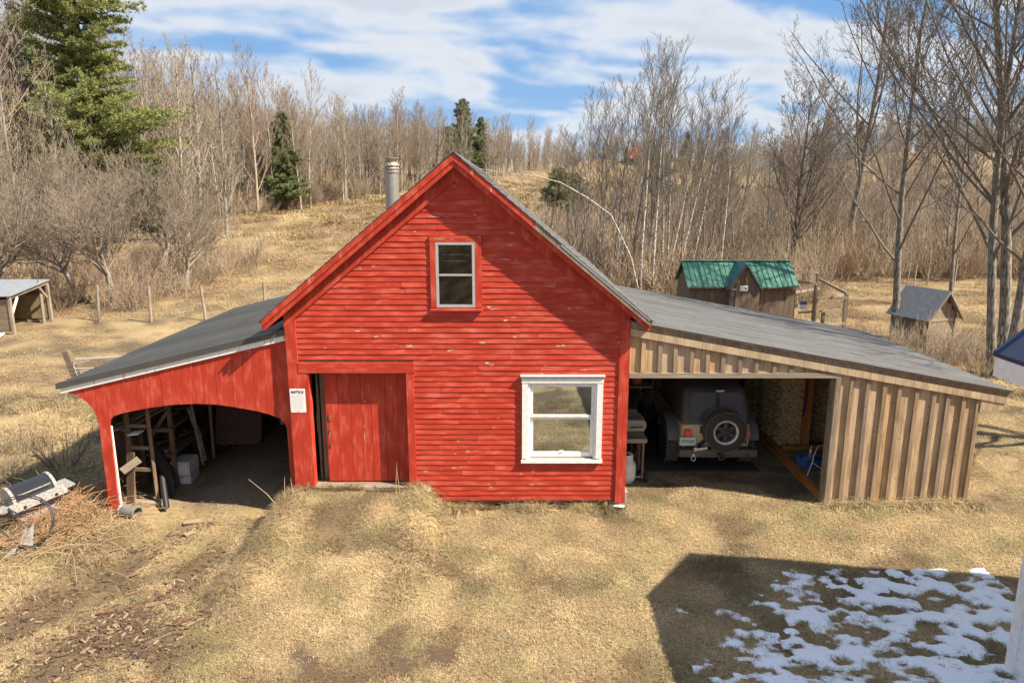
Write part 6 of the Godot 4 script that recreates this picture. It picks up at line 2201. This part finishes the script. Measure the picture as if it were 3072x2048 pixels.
func tuft(t: TB, c: Vector3, d: Vector3, s: float, n: int, rr: RandomNumberGenerator) -> void:
	for k in n:
		var e := (d * 0.6 + Vector3(rr.randf_range(-1, 1), rr.randf_range(-0.7, 1), rr.randf_range(-1, 1))).normalized() * s * rr.randf_range(0.6, 1.1)
		var w := e.cross(Vector3(rr.randf_range(-1, 1), rr.randf_range(-1, 1), rr.randf_range(-1, 1))).normalized() * s * 0.085
		var o := c + e * 0.1
		t.face(o - w, o + w, c + e)

func set_at(o: Node3D, x: float, z: float, turn := 0.0, s := 1.0) -> void:
	o.position = Vector3(x, hgt(x, z), z)
	o.rotation.y = turn
	o.scale = Vector3.ONE * s

func make_trees() -> void:
	var rr := RandomNumberGenerator.new()
	rr.seed = 404
	# near trees on the right, beside the yard
	var t := tree_node("maple_tree", "tall bare maple with several grey trunks beside the shed", "maple", 15.5, 0.16, 12, M.bark_dark, M.twig_dark, "", Vector3(0.02, 1, -0.03).normalized(), 3)
	set_at(t, 13.75, -8.1, 1.2)
	t = tree_node("maple_tree", "bare maple with low arching limbs behind the hutch", "maple", 12.0, 0.13, 31, M.bark_dark, M.twig_dark, "", Vector3(0.04, 1, 0).normalized())
	set_at(t, 13.3, -12.9, 0.3)
	t = tree_node("maple_tree", "tall bare tree with a high forked crown on the brushy slope", "maple", 18.0, 0.20, 57, M.bark_dark, M.twig_dark, "", Vector3(-0.05, 1, 0).normalized())
	set_at(t, 21.0, -33.0, 2.0)
	t = tree_node("maple_tree", "slim bare tree standing before the pale hill field", "sapling", 11.0, 0.09, 63, M.bark_dark, M.twig_dark, "")
	set_at(t, 19.0, -19.0, 0.8)
	t = tree_node("maple_tree", "crooked bare tree with split leaning trunks behind the coop run", "maple", 9.5, 0.13, 71, M.bark_dark, M.twig_dark, "", Vector3(-0.12, 1, 0).normalized(), 2)
	set_at(t, 14.6, -26.0, 1.9)
	t = tree_node("maple_tree", "bare yard tree by the white house whose branches shade the garage roof", "maple", 13.0, 0.2, 83, M.bark_grey, M.twig_dark, "")
	set_at(t, 14.6, -1.6, 0.5)
	# birch clump
	var clump := "birches clumped behind the barn"
	var b0 := tree_node("birch_tree", "slender white birch in the clump behind the garage roof", "birch", 10.2, 0.062, 5, M.bark_birch, M.twig_dark, clump, Vector3(-0.05, 1, 0).normalized())
	var b1 := tree_node("birch_tree", "slender white birch in the clump behind the garage roof", "birch", 9.0, 0.05, 6, M.bark_birch, M.twig_dark, clump, Vector3(0.10, 1, 0.02).normalized())
	var b2 := tree_node("grey_birch", "thin dark stemmed young tree among the birches", "sapling", 9.0, 0.055, 7, M.bark_dark, M.twig_dark, "dark saplings among the birches")
	set_at(b0, 5.6, -19.0, 0.0)
	set_at(b1, 6.6, -19.6, 0.2)
	set_at(b2, 6.1, -20.4, 0.2)
	for q in [[b0, 6.2, -19.4, 0.5, 1.0], [b0, 5.0, -20.6, -0.4, 0.9], [b1, 7.2, -20.2, 0.0, 1.02], [b1, 7.9, -20.8, 0.3, 0.92], [b0, 6.9, -21.5, 2.4, 1.06], [b1, 5.4, -21.8, 3.0, 0.95], [b0, 4.3, -22.0, 0.6, 0.9], [b1, 8.4, -22.5, 5.9, 1.0], [b0, 7.6, -23.5, 4.4, 1.0],
			[b2, 4.4, -20.0, 1.0, 0.9], [b2, 5.7, -22.5, 2.0, 1.1], [b2, 7.4, -19.6, 3.0, 0.95], [b2, 8.9, -21.0, 4.0, 0.85], [b2, 3.2, -21.5, 5.0, 0.75], [b2, 6.7, -24.0, 1.7, 1.15], [b2, 9.6, -23.4, 0.7, 0.9], [b2, 2.6, -24.5, 2.7, 0.8], [b0, 3.4, -21.0, 1.4, 0.85], [b1, 9.2, -20.5, 1.0, 0.9], [b2, 1.6, -23.0, 1.7, 0.7], [b2, 10.4, -21.5, 4.7, 0.85], [b1, 3.9, -23.5, 3.6, 0.8], [b2, 7.0, -26.0, 3.7, 1.1], [b2, 4.6, -26.5, 0.4, 0.95]]:
		set_at(copy(q[0], Vector3.ZERO), q[1], q[2], q[3], q[4])
	# the bent birch reaching over towards the barn ridge
	var bent := thing("bent_birch", "long white birch bowed right over towards the barn ridge", "tree", Vector3(5.3, hgt(5.3, -18.5), -18.5))
	var tr := TB.new()
	tr.tube(PackedVector3Array([Vector3(0.3, 0, 0), Vector3(-0.3, 2.3, 0), Vector3(-1.2, 4.05, 0.1), Vector3(-2.2, 4.75, 0.2), Vector3(-3.3, 5.35, 0.3), Vector3(-4.2, 5.6, 0.3), Vector3(-5.4, 5.72, 0.3), Vector3(-6.9, 5.95, 0.3)]), 0.038, 0.009, 7)
	part(bent, "trunk", tr, M.bark_birch)
	var cr := TB.new()
	for k in 20:
		var f := 0.35 + 0.65 * k / 20.0
		var x := lerpf(-0.3, -6.9, f)
		var y := 2.3 + 3.6 * sqrt(f)
		grow(cr, cr, Vector3(x, minf(y, 5.95) - 0.05, 0.25), Vector3(-0.6, rr.randf_range(-0.6, 0.7), rr.randf_range(-0.6, 0.6)).normalized(), rr.randf_range(0.5, 1.1), 0.012, 2, SPEC.birch, rr)
	part(bent, "crown", cr, M.twig_dark)
	# orchard
	var ap := "old apple trees in the upper field"
	var a0 := tree_node("apple_tree", "gnarled bare apple tree with dense twigs beyond the paddock fence", "apple", 2.9, 0.21, 15, M.bark_grey, M.twig_apple, ap, Vector3(0.1, 1, 0).normalized())
	var a1 := tree_node("apple_tree", "gnarled bare apple tree with dense twigs beyond the paddock fence", "apple", 2.7, 0.19, 16, M.bark_grey, M.twig_apple, ap, Vector3(-0.3, 1, 0).normalized())
	set_at(a0, -17.9, -20.0, 0.0, 0.95)
	set_at(a1, -20.6, -22.0, 0.5, 0.9)
	for q in [[a1, -23.2, -20.5, 2.0, 1.0], [a0, -15.9, -23.0, 2.4, 0.75], [a1, -18.6, -26.0, 4.0, 1.1], [a0, -22.0, -27.0, 3.3, 1.1], [a0, -26.5, -24.0, 5.2, 1.1], [a0, -27.5, -29.0, 0.9, 1.2]]:
		set_at(copy(q[0], Vector3.ZERO), q[1], q[2], q[3], q[4])
	# forest along the top of the left field
	var fg := "bare trees along the wood edge"
	var kinds := []
	var labels := ["bare grey hardwood standing along the wood edge", "bare tan hardwood with pale trunk along the wood edge", "bare brown hardwood with reddish twigs along the wood edge"]
	for k in 7:
		kinds.append(tree_node("hardwood_tree", labels[k % 3], "forest", 12.0 + k % 3, 0.12 + 0.015 * (k % 4), 200 + k, [M.bark_grey, M.bark_tan, M.bark_tan][k % 3], [M.twig_grey, M.twig_tan, M.twig_red][k % 3], fg, Vector3(rr.randf_range(-0.06, 0.06), 1, 0).normalized(), 2 if k == 3 else 1))
	var edge := [[-44.0, -34.0], [-33.0, -38.0], [-27.0, -46.0], [-20.0, -57.0], [-14.0, -68.0], [-6.0, -84.0], [3.0, -104.0], [14.0, -124.0]]
	var first := 0
	for k in 270:
		var f := rr.randf() * (edge.size() - 1)
		var i := int(f)
		var p: Vector2 = Vector2(edge[i][0], edge[i][1]).lerp(Vector2(edge[i + 1][0], edge[i + 1][1]), f - i)
		var back := absf(rr.randfn(0.0, 10.0)) + rr.randf_range(0, 3)
		if k < 60:
			back = rr.randf_range(0.0, 2.5)
		var dirn := Vector2(-0.75, -0.66)
		p += dirn * back
		var s := rr.randf_range(0.72, 1.12) * lerpf(1.12, 0.48, f / 7.0)
		var o: Node3D
		if first < kinds.size():
			o = kinds[first]
			first += 1
		else:
			o = copy(kinds[rr.randi() % kinds.size()], Vector3.ZERO)
		set_at(o, p.x, p.y, rr.randf() * TAU, s)
	# the wood behind, too dense to count
	var mass := []
	for k in 2:
		var wood := TB.new()
		var r3 := RandomNumberGenerator.new()
		r3.seed = 900 + k
		grow(wood, wood, Vector3(0, -0.2, 0), Vector3.UP, 12.0, 0.12, 0, SPEC.forest, r3)
		mass.append(wood.mesh())
	var bm := mat(Color.WHITE, 0.95)
	bm.vertex_color_use_as_albedo = true
	for k in 2:
		var spots := []
		while spots.size() < 330:
			var f := rr.randf() * (edge.size() - 1)
			var i := int(f)
			var p: Vector2 = Vector2(edge[i][0], edge[i][1]).lerp(Vector2(edge[i + 1][0], edge[i + 1][1]), f - i)
			p += Vector2(-0.6, -0.8) * rr.randf_range(6.0, 45.0)
			var s := rr.randf_range(0.75, 1.05) * lerpf(1.05, 0.42, f / 7.0)
			var c := Color(0.31, 0.26, 0.21).lerp(Color(0.32, 0.24, 0.19), rr.randf())
			spots.append([Transform3D(Basis(Vector3.UP, rr.randf() * TAU).scaled(Vector3(s, s, s)), Vector3(p.x, hgt(p.x, p.y), p.y)), c])
		scatter("distant_wood", mass[k], bm, spots, ["dense grey brown wood massed behind the edge trees", "deeper part of the leafless wood climbing the hill"][k], "wood")
	var ridge := []
	while ridge.size() < 620:
		var x := rr.randf_range(-10.0, 190.0)
		var z := -130.0 - rr.randf_range(0.0, 80.0) + maxf(0.0, x - 60.0) * 0.2
		var s := rr.randf_range(0.28, 0.55) * (1.0 if x < 70.0 else 1.5)
		ridge.append([Transform3D(Basis(Vector3.UP, rr.randf() * TAU).scaled(Vector3(s * 1.5, s, s * 1.5)), Vector3(x, hgt(x, z), z)), Color(0.26, 0.22, 0.18).lerp(Color(0.17, 0.17, 0.11), rr.randf())])
	scatter("hilltop_wood", mass[0], bm, ridge, "low hazy wood lining the far hilltop", "wood")
	# big bare trees at the left edge of the picture
	for q in [[-31.0, -29.0, 1.2], [-30.0, -31.5, 1.3], [-32.0, -33.0, 1.35], [-29.6, -28.0, 1.05], [-28.4, -30.0, 1.1], [-27.0, -31.5, 0.85], [-33.5, -30.0, 1.3], [-22.2, -37.5, 0.95], [-20.6, -40.0, 0.95], [-24.0, -43.0, 1.05]]:
		set_at(copy(kinds[int(absf(q[0])) % 7], Vector3.ZERO), q[0], q[1], q[0], q[2])
	# pines
	var pg := "pines standing in the wood"
	var p0 := pine_node("huge white pine towering over the wood edge", 27.0, 9, "", 0.13, 0.24, "needle0")
	set_at(p0, -27.6, -36.5, 0.4)
	var p1 := pine_node("mid sized green pine standing among the bare hardwoods", 9.0, 22, pg, 0.12, 0.33, "needle1")
	set_at(p1, -21.6, -57.5, 1.0)
	for q in [[-24.8, -38.5, 0.7, 0.7], [-35.5, -43.0, 2.0, 1.7], [-6.9, -92.0, 3.0, 1.2], [-4.6, -97.0, 4.0, 0.95], [-9.0, -88.0, 1.0, 0.8]]:
		set_at(copy(p1, Vector3.ZERO), q[0], q[1], q[2], q[3])
	var p2 := pine_node("small dark evergreen on the slope behind the birches", 4.5, 41, "evergreens on the slope behind the birches", 0.05, 0.42, "needle2")
	set_at(p2, 3.6, -45.0, 0.0)
	for q in [[14.5, -60.0, 1.0, 1.1], [7.5, -34.0, 2.0, 0.55], [12.0, -36.0, 3.0, 0.5], [5.5, -52.0, 2.2, 0.8]]:
		set_at(copy(p2, Vector3.ZERO), q[0], q[1], q[2], q[3])
	# far tree line on the right-hand hill and scattered saplings on the slope
	var sg := "bare saplings on the brushy slope"
	var s0 := tree_node("sapling_tree", "thin bare sapling on the brushy slope below the hill field", "sapling", 6.5, 0.05, 91, M.bark_grey, M.twig_red, sg)
	var s1 := tree_node("sapling_tree", "thin bare sapling on the brushy slope below the hill field", "sapling", 5.5, 0.045, 92, M.bark_tan, M.twig_tan, sg)
	set_at(s0, 12.0, -30.0)
	set_at(s1, 16.0, -33.0)
	for k in 75:
		var z := rr.randf_range(-52.0, -23.0)
		var x := (-z + 11.0) * rr.randf_range(0.06, 0.78)
		set_at(copy([s0, s1][k % 2], Vector3.ZERO), x, z, rr.randf() * TAU, rr.randf_range(0.5, 1.15))
	for k in 95:
		var z := rr.randf_range(-95.0, -27.0)
		var x := (-z + 11.0) * rr.randf_range(0.16, 0.80)
		var o := copy(kinds[k % 7], Vector3.ZERO, 0.0, "", 1.0, "slope_tree")
		o.set_meta("group", "bare trees scattered up the brushy slope")
		o.set_meta("label", "bare hardwood standing on the brushy slope behind coop and garage")
		set_at(o, x, z, rr.randf() * TAU, rr.randf_range(0.32, 0.62))
	var hg := "trees along the hilltop"
	for k in 60:
		var x := rr.randf_range(5.0, 150.0)
		var z := -150.0 - rr.randf_range(0.0, 30.0) + maxf(0.0, x - 60.0) * 0.25
		var o := copy(kinds[k % 7] if k % 3 else p1, Vector3.ZERO, 0.0, "", 1.0, "hilltop_tree")
		o.set_meta("group", hg)
		o.set_meta("label", "hazy bare tree in the line along the far hilltop" if k % 3 else "dark pine in the line along the far hilltop")
		set_at(o, x, z, rr.randf() * TAU, rr.randf_range(0.45, 0.75) if x < 60.0 else rr.randf_range(0.7, 1.1))

# ------------------------------------------------------------------ grass and brush
func patch_mesh(rad: float, n: int, h: float, w: float, flat: float, sd: int, even := false) -> ArrayMesh:
	# many blades strewn over a round patch, each with its own tone
	var rr := RandomNumberGenerator.new()
	rr.seed = sd
	var t := TB.new()
	for k in n:
		var a := rr.randf() * TAU
		var q := rr.randf() * TAU
		var far := rad * sqrt(rr.randf()) * (1.0 + 0.25 * sin(q * 3.0 + sd))
		var o := Vector3(cos(q) * far, -0.006, sin(q) * far)
		var d := Vector3(cos(a), 0, sin(a))
		var l := h * rr.randf_range(0.45, 1.25)
		var lean := flat * rr.randf_range(0.3, 1.25)
		var mid := o + d * l * 0.5 * minf(lean, 1.15) + Vector3.UP * l * lerpf(0.6, 0.16, clampf(lean - 0.5, 0.0, 1.0))
		var tip := o + d * l * 1.15 * minf(lean, 1.15) + Vector3.UP * l * (0.95 - 0.65 * minf(lean, 1.3))
		var s := d.cross(Vector3.UP) * w * rr.randf_range(0.6, 1.3)
		var tone := Vector3(0.86, 0.86, 0.86).lerp(Vector3(1.35, 1.42, 1.6), pow(rr.randf(), 2.0)) if rr.randf() < 0.72 else Vector3(0.62, 0.53, 0.46) * rr.randf_range(0.4, 1.2)
		if rr.randf() < 0.04:
			tone = Vector3(0.48, 0.62, 0.42)
		t.tint = Color(tone.x, tone.y, tone.z)
		t.face(o - s, o + s, mid)
		t.face(mid - s * 0.6, mid + s * 0.6, tip)
	return t.mesh()

func ground_basis(x: float, z: float, turn: float, s: Vector3) -> Basis:
	var e := 0.12
	var up := Vector3(hgt(x - e, z) - hgt(x + e, z), 2.0 * e, hgt(x, z - e) - hgt(x, z + e)).normalized()
	var r := Vector3(cos(turn), 0, sin(turn))
	var f := r.cross(up).normalized()
	r = up.cross(f).normalized()
	return Basis(r * s.x, up * s.y, f * s.z)

func scatter(called: String, m: Mesh, material: Material, spots: Array, label: String, category: String) -> void:
	var mm := MultiMesh.new()
	mm.transform_format = MultiMesh.TRANSFORM_3D
	mm.use_colors = true
	mm.mesh = m
	mm.instance_count = spots.size()
	for i in spots.size():
		mm.set_instance_transform(i, spots[i][0])
		mm.set_instance_color(i, spots[i][1])
	var o := MultiMeshInstance3D.new()
	o.name = numbered(called)
	o.multimesh = mm
	o.material_override = material
	add_child(o)
	tag(o, label, category, "", "stuff")

func straw_color(x: float, z: float, rr: RandomNumberGenerator, k := 1.0) -> Color:
	var n1 := noise_a.get_noise_2d(x * 9.0, z * 9.0)
	var n2 := noise_c.get_noise_2d(x * 26.0, z * 26.0)
	var q := Vector3(0.60, 0.475, 0.275).lerp(Vector3(0.47, 0.335, 0.18), rr.randf())
	q = q.lerp(Vector3(0.37, 0.325, 0.155), 0.6 * smoothstep(0.0, 0.4, noise_b.get_noise_2d(x * 5.0 + 9.0, z * 5.0)))
	q *= k * (1.0 + 0.5 * n2) * (1.0 - 0.35 * smoothstep(0.05, 0.35, n1)) * rr.randf_range(0.62, 1.22)
	return Color(q.x, q.y, q.z)

func bare(x: float, z: float) -> bool:
	return (x > -6.9 and x < -3.6 and z < 0.12 and z > -7.5) or (x > -3.6 and x < 1.9 and z < 0.03 and z > -9.2) or (x > 1.9 and x < 7.75 and z < (0.02 if x > 5.2 else -0.75) and z > -4.8) or (x > 5.55 and z > 4.1)

func make_grass() -> void:
	var rr := RandomNumberGenerator.new()
	rr.seed = 2024
	# lawn: five kinds of patch, each with its own tones
	for kind in 5:
		var spots := []
		while spots.size() < 2700:
			var x := rr.randf_range(-9.5, 12.5)
			var z := rr.randf_range(-8.0, 6.2) if x > 7.5 else rr.randf_range(-1.0, 6.2)
			if bare(x, z) or absf(x) > (11.8 - z) * 0.82 + 0.5:
				continue
			var c := ground_color(x, z)
			if c.r < 0.22 and rr.randf() < 0.85:
				continue
			var s := rr.randf_range(0.75, 1.25)
			var col := straw_color(x, z, rr)
			if c.r < 0.22:
				col = Color(col.r * 0.62, col.g * 0.55, col.b * 0.52)
			spots.append([Transform3D(ground_basis(x, z, rr.randf() * TAU, Vector3(s, s * rr.randf_range(0.5, 1.15), s)), Vector3(x, hgt(x, z), z)), col])
		scatter("lawn_grass", patch_mesh(0.155, 165, 0.062, 0.0042, 1.75, 30 + kind), M.straw, spots, ["short matted dry lawn grass covering the yard", "pale bleached blades mixed through the yard grass", "brown thatch showing through the yard grass", "olive tinged new blades mixed in the yard grass", "coarse tawny blades mixed through the yard grass"][kind], "grass")
	# longer straw: banks of the ramp, wall foot, weeds on the left
	var spots := []
	while spots.size() < 1500:
		var k := rr.randi() % 10
		var x := 0.0
		var z := 0.0
		if k < 4:
			x = rr.randfn(-3.74, 0.15)
			z = rr.randf_range(0.25, 2.6)
			x -= 0.06 * z
		elif k < 6:
			x = rr.randfn(-1.36, 0.13)
			z = absf(rr.randfn(0.1, 1.0))
		elif k < 7:
			x = rr.randf_range(-1.2, 1.7)
			z = 0.16 + absf(rr.randfn(0.0, 0.08))
			if noise_b.get_noise_2d(x * 9.0, 3.0) < 0.0:
				continue
		elif k < 8:
			x = rr.randf_range(5.3, 7.9)
			z = 0.08 + absf(rr.randfn(0.0, 0.06))
		else:
			x = rr.randfn(-7.7, 0.9)
			z = rr.randf_range(-0.6, 2.6)
		if bare(x, z):
			continue
		var s := rr.randf_range(0.6, 1.3)
		spots.append([Transform3D(ground_basis(x, z, rr.randf() * TAU, Vector3.ONE * s), Vector3(x, hgt(x, z) - 0.01, z)), straw_color(x, z, rr, 1.0)])
	scatter("bank_grass", patch_mesh(0.09, 60, 0.22, 0.004, 1.1, 41), M.straw, spots, "longer bleached grass drooping on the ramp banks and wall foot", "grass")
	# rough weeds left of the lean-to
	spots = []
	while spots.size() < 1500:
		var x := rr.randf_range(-16.0, -7.0)
		var z := rr.randf_range(-7.0, 1.6)
		if noise_a.get_noise_2d(x * 6.0, z * 6.0) < -0.25:
			continue
		var s := rr.randf_range(0.6, 1.4)
		spots.append([Transform3D(ground_basis(x, z, rr.randf() * TAU, Vector3.ONE * s), Vector3(x, hgt(x, z) - 0.01, z)), straw_color(x, z, rr, 1.0)])
	scatter("rough_weeds", patch_mesh(0.22, 90, 0.34, 0.005, 0.9, 42), M.straw, spots, "tall bleached weeds on the slope beside the arched lean-to", "weeds")
	# field grass
	for kind in 2:
		spots = []
		while spots.size() < 3200:
			var d := rr.randf_range(17.0, 34.0) if kind == 0 else rr.randf_range(32.0, 110.0)
			var z := 11.0 - d
			var x := d * rr.randf_range(-0.82, 0.82)
			if z > -17.5 and x < -7 and rr.randf() < 0.6:
				continue
			var s := rr.randf_range(0.7, 1.35) * (1.0 if kind == 0 else clampf(d / 40.0, 0.8, 2.0))
			var c := straw_color(x, z, rr, 0.95)
			if noise_c.get_noise_2d(x * 3.0, z * 5.0) > 0.05:
				c = c.lerp(Color(0.30, 0.18, 0.10), 0.5)
			var hs := s * rr.randf_range(0.4, 1.0) * (0.45 if z > -17.5 and x < -7 else 1.0)
			spots.append([Transform3D(ground_basis(x, z, rr.randf() * TAU, Vector3(s, hs, s)), Vector3(x, hgt(x, z) - 0.02, z)), c])
		scatter("field_grass", patch_mesh([0.55, 1.0][kind], [260, 300][kind], [0.22, 0.26][kind], [0.008, 0.016][kind], 1.0, 60 + kind), M.straw, spots, ["dry tawny grass of the near field behind the buildings", "dry tawny grass of the far rising hillside"][kind], "grass")
	# straw and leaf litter on the shed floors
	spots = []
	while spots.size() < 420:
		var left := rr.randf() < 0.55
		var x := rr.randf_range(-6.5, -3.8) if left else rr.randf_range(2.0, 5.2)
		var z := rr.randf_range(-6.0, 0.0) if left else rr.randf_range(-4.5, -0.6)
		var c := Color(0.42, 0.30, 0.18) if rr.randf() < 0.6 else Color(0.13, 0.095, 0.065)
		spots.append([Transform3D(Basis(Vector3.UP, rr.randf() * TAU).scaled(Vector3(1, 0.5, 1)), Vector3(x, hgt(x, z) + 0.004, z)), c])
	scatter("floor_litter", patch_mesh(0.3, 55, 0.05, 0.007, 1.3, 71), M.straw, spots, "straw and leaf litter on the dirt floors of the sheds", "litter")
	# brush
	var br := TB.new()
	for k in 26:
		var a := rr.randf() * TAU
		var l := rr.randf_range(0.7, 1.5)
		var d := Vector3(cos(a) * 0.5, 1, sin(a) * 0.5).normalized()
		grow(br, br, Vector3(cos(a), 0, sin(a)) * rr.randf() * 0.4, d, l, 0.011, 2, {"levels": 3, "n": [1, 1, 6], "ang": [0.5], "ratio": [0.4], "up": [0.1], "wob": [0.2], "t0": [0.2], "tip": 0.7, "thin": 0.6, "rmin": 0.006}, rr)
	var bmesh := br.mesh()
	spots = []
	while spots.size() < 3600:
		var k := rr.randf()
		var x := 0.0
		var z := 0.0
		if k < 0.62:
			z = rr.randf_range(-60.0, -19.0)
			x = (11.0 - z) * rr.randf_range(0.04, 0.82)
			if z > -26 and x > 13.5:
				continue
			if z < -42 and rr.randf() < 0.6:
				continue
		elif k < 0.9:
			z = rr.randf_range(-75.0, -30.0)
			var fx := lerpf(-27.0, -13.0, (-z - 44.0) / 26.0)
			x = fx + rr.randfn(-6.0, 5.0)
			if x > fx - 1.5:
				continue
		else:
			x = rr.randf_range(-34.0, -13.0)
			z = rr.randf_range(-32.0, -18.5)
			if rr.randf() < 0.55 or x > -16.0 + (-z - 18.0) * 0.1:
				continue
		var s := rr.randf_range(0.5, 1.4) * (1.35 if k < 0.9 else 1.0)
		var c := (Color(0.36, 0.26, 0.18).lerp(Color(0.47, 0.39, 0.28), rr.randf()) if rr.randf() < 0.7 else Color(0.22, 0.16, 0.12))
		spots.append([Transform3D(Basis(Vector3.UP, rr.randf() * TAU).scaled(Vector3(s, s * rr.randf_range(0.7, 1.25), s)), Vector3(x, hgt(x, z) - 0.03, z)), c])
	for k in 46:
		var x := rr.randf_range(9.5, 15.2)
		var z := rr.randf_range(-11.4, -7.6)
		var s := rr.randf_range(0.35, 0.8)
		spots.append([Transform3D(Basis(Vector3.UP, rr.randf() * TAU).scaled(Vector3(s, s * 1.1, s)), Vector3(x, hgt(x, z) - 0.03, z)), Color(0.40, 0.32, 0.23)])
	var bm := mat(Color.WHITE, 0.95)
	bm.vertex_color_use_as_albedo = true
	scatter("brush_thicket", bmesh, bm, spots, "brown leafless brush covering the slopes and wood edge", "brush")
	# brambles by the old grill
	var cn := TB.new()
	for k in 170:
		var x := rr.randfn(-7.25, 0.38)
		var z := rr.randfn(0.25, 0.42)
		if x > -6.95 and z < 0.1:
			continue
		var a := rr.randf() * TAU
		var l := rr.randf_range(0.6, 1.3)
		var p := Vector3(x, hgt(x, z), z)
		var d := Vector3(cos(a) * 0.5, 1, sin(a) * 0.5).normalized()
		var pts := PackedVector3Array([p])
		for i in 5:
			d = (d + Vector3(cos(a) * 0.22, -0.16, sin(a) * 0.22) + Vector3(rr.randf_range(-0.15, 0.15), 0, rr.randf_range(-0.15, 0.15))).normalized()
			p += d * l / 5.0
			pts.append(p)
		cn.tube(pts, 0.006, 0.003, 4)
	var cp := TB.new()
	for k in 480:
		var x := rr.randfn(-7.35, 0.5)
		var z := rr.randfn(0.55, 0.55)
		if x > -6.75 and z < 0.1:
			continue
		var a := rr.randf() * TAU
		var l := rr.randf_range(0.4, 1.0)
		var p := Vector3(x, hgt(x, z), z)
		var d := Vector3(cos(a) * 0.9, 1, sin(a) * 0.9).normalized()
		var pts := PackedVector3Array([p])
		for i in 4:
			d = (d + Vector3(cos(a) * 0.3, -0.3, sin(a) * 0.3)).normalized()
			p += d * l / 4.0
			pts.append(p)
		cp.tube(pts, 0.005, 0.003, 4)
	solo("dead_stems", cp, M.cane_pale, "bleached dead stems lying among the bramble canes", "stems", "", "stuff")
	solo("bramble_canes", cn, M.cane, "tangled reddish bramble canes between the old grill and red post", "brambles", "", "stuff")
	# dark bushes behind and tall dead stalks
	for q in [[-8.6, -1.6, 1.1, 0.0], [-9.3, -0.9, 0.9, 2.0], [-16.3, -16.0, 0.7, 4.0]]:
		var sh := TB.new()
		var r2 := RandomNumberGenerator.new()
		r2.seed = int(absf(q[0]) * 10)
		for k in 16:
			var a := r2.randf() * TAU
			grow(sh, sh, Vector3(cos(a), 0, sin(a)) * 0.06, Vector3(cos(a) * 0.6, 1, sin(a) * 0.6).normalized(), r2.randf_range(0.7, 1.2), 0.008, 2, {"levels": 3, "n": [1, 1, 6], "ang": [0.6], "ratio": [0.4], "up": [0.1], "wob": [0.15], "t0": [0.3], "tip": 0.7, "thin": 0.6, "rmin": 0.004}, r2)
		var o := solo("bare_shrub", sh, M.twig_dark, "leafless dark twiggy shrub standing in the pale weeds", "shrub", "leafless shrubs in the weeds")
		o.position = Vector3(q[0], hgt(q[0], q[1]), q[1])
		o.scale = Vector3.ONE * q[2]
	for q in [[-1.92, 0.22, 0.55, 0.05], [-1.85, 0.25, 0.45, -0.06], [-3.66, 0.5, 0.42, 0.03], [-3.55, 0.42, 0.36, -0.05], [-3.72, 0.62, 0.5, -0.7], [-7.0, 0.85, 0.8, 0.25]]:
		var m := MB.new()
		m.tube([Vector3.ZERO, Vector3(q[3] * 0.5 * q[2], q[2] * 0.5, 0.01), Vector3(q[3] * q[2] * 1.3, q[2], 0.0)], [0.006, 0.005, 0.003], 5)
		var o := solo("dead_stalk", m, M.wood3, "upright bleached dead stalk in the grass at the ramp", "stalk", "dead stalks at the ramp")
		o.position = Vector3(q[0], hgt(q[0], q[1]), q[1])

# ------------------------------------------------------------------ everything
func _ready() -> void:
	R.seed = 7
	noise_a.seed = 1
	noise_a.frequency = 0.05
	noise_a.fractal_octaves = 3
	noise_b.seed = 2
	noise_b.frequency = 0.16
	noise_b.fractal_octaves = 3
	noise_c.seed = 3
	noise_c.frequency = 0.05
	noise_c.fractal_octaves = 4
	# camera, sky, sun, exposure
	var cam := Camera3D.new()
	cam.name = "camera"
	cam.position = Vector3(0, 5.2, 11.0)
	cam.rotation_degrees = Vector3(-12.23, 0, 0)
	cam.fov = 51.93
	cam.near = 0.1
	cam.far = 2000.0
	cam.current = true
	add_child(cam)
	var env := Environment.new()
	env.background_mode = Environment.BG_SKY
	env.sky = make_sky()
	env.tonemap_mode = Environment.TONE_MAPPER_LINEAR
	env.tonemap_exposure = 2.25
	env.sdfgi_enabled = true
	env.ssao_enabled = true
	env.ssil_enabled = true
	var we := WorldEnvironment.new()
	we.name = "world_environment"
	we.environment = env
	add_child(we)
	var sun := DirectionalLight3D.new()
	sun.name = "sun"
	sun.light_color = Color(1.0, 0.945, 0.86)
	sun.light_energy = 1.6
	sun.light_angular_distance = 0.5
	sun.shadow_enabled = true
	add_child(sun)
	sun.look_at_from_position(SUN * 20.0, Vector3.ZERO)
	make_materials()
	for k in 3:
		M["roof_metal%d" % k] = M.roof_metal.duplicate()
		M["roof_metal%d" % k].albedo_color = [lin(0.078, 0.078, 0.075), lin(0.088, 0.088, 0.085), lin(0.068, 0.069, 0.068)][k]
	M.old_metal = mat(Color.WHITE, 0.6, two_tone(256, 256, 68, 0.03, Vector3(0.36, 0.33, 0.29), Vector3(0.17, 0.10, 0.06), 0.6, 0.2), Vector3(2, 2, 1), 0.3)
	M.coop_wood = mat(lin(0.60, 0.54, 0.49), 0.95, M.grey0.albedo_texture, Vector3(0.4, 1.6, 1))
	print("materials ", Time.get_ticks_msec())
	make_ground()
	make_barn()
	make_arched_shed()
	make_garage()
	make_house()
	print("buildings ", Time.get_ticks_msec())
	make_car()
	make_garage_contents()
	make_notice()
	make_junk()
	make_snow()
	make_paddock()
	make_coop()
	print("things ", Time.get_ticks_msec())
	make_trees()
	print("trees ", Time.get_ticks_msec())
	make_grass()
	print("grass ", Time.get_ticks_msec())
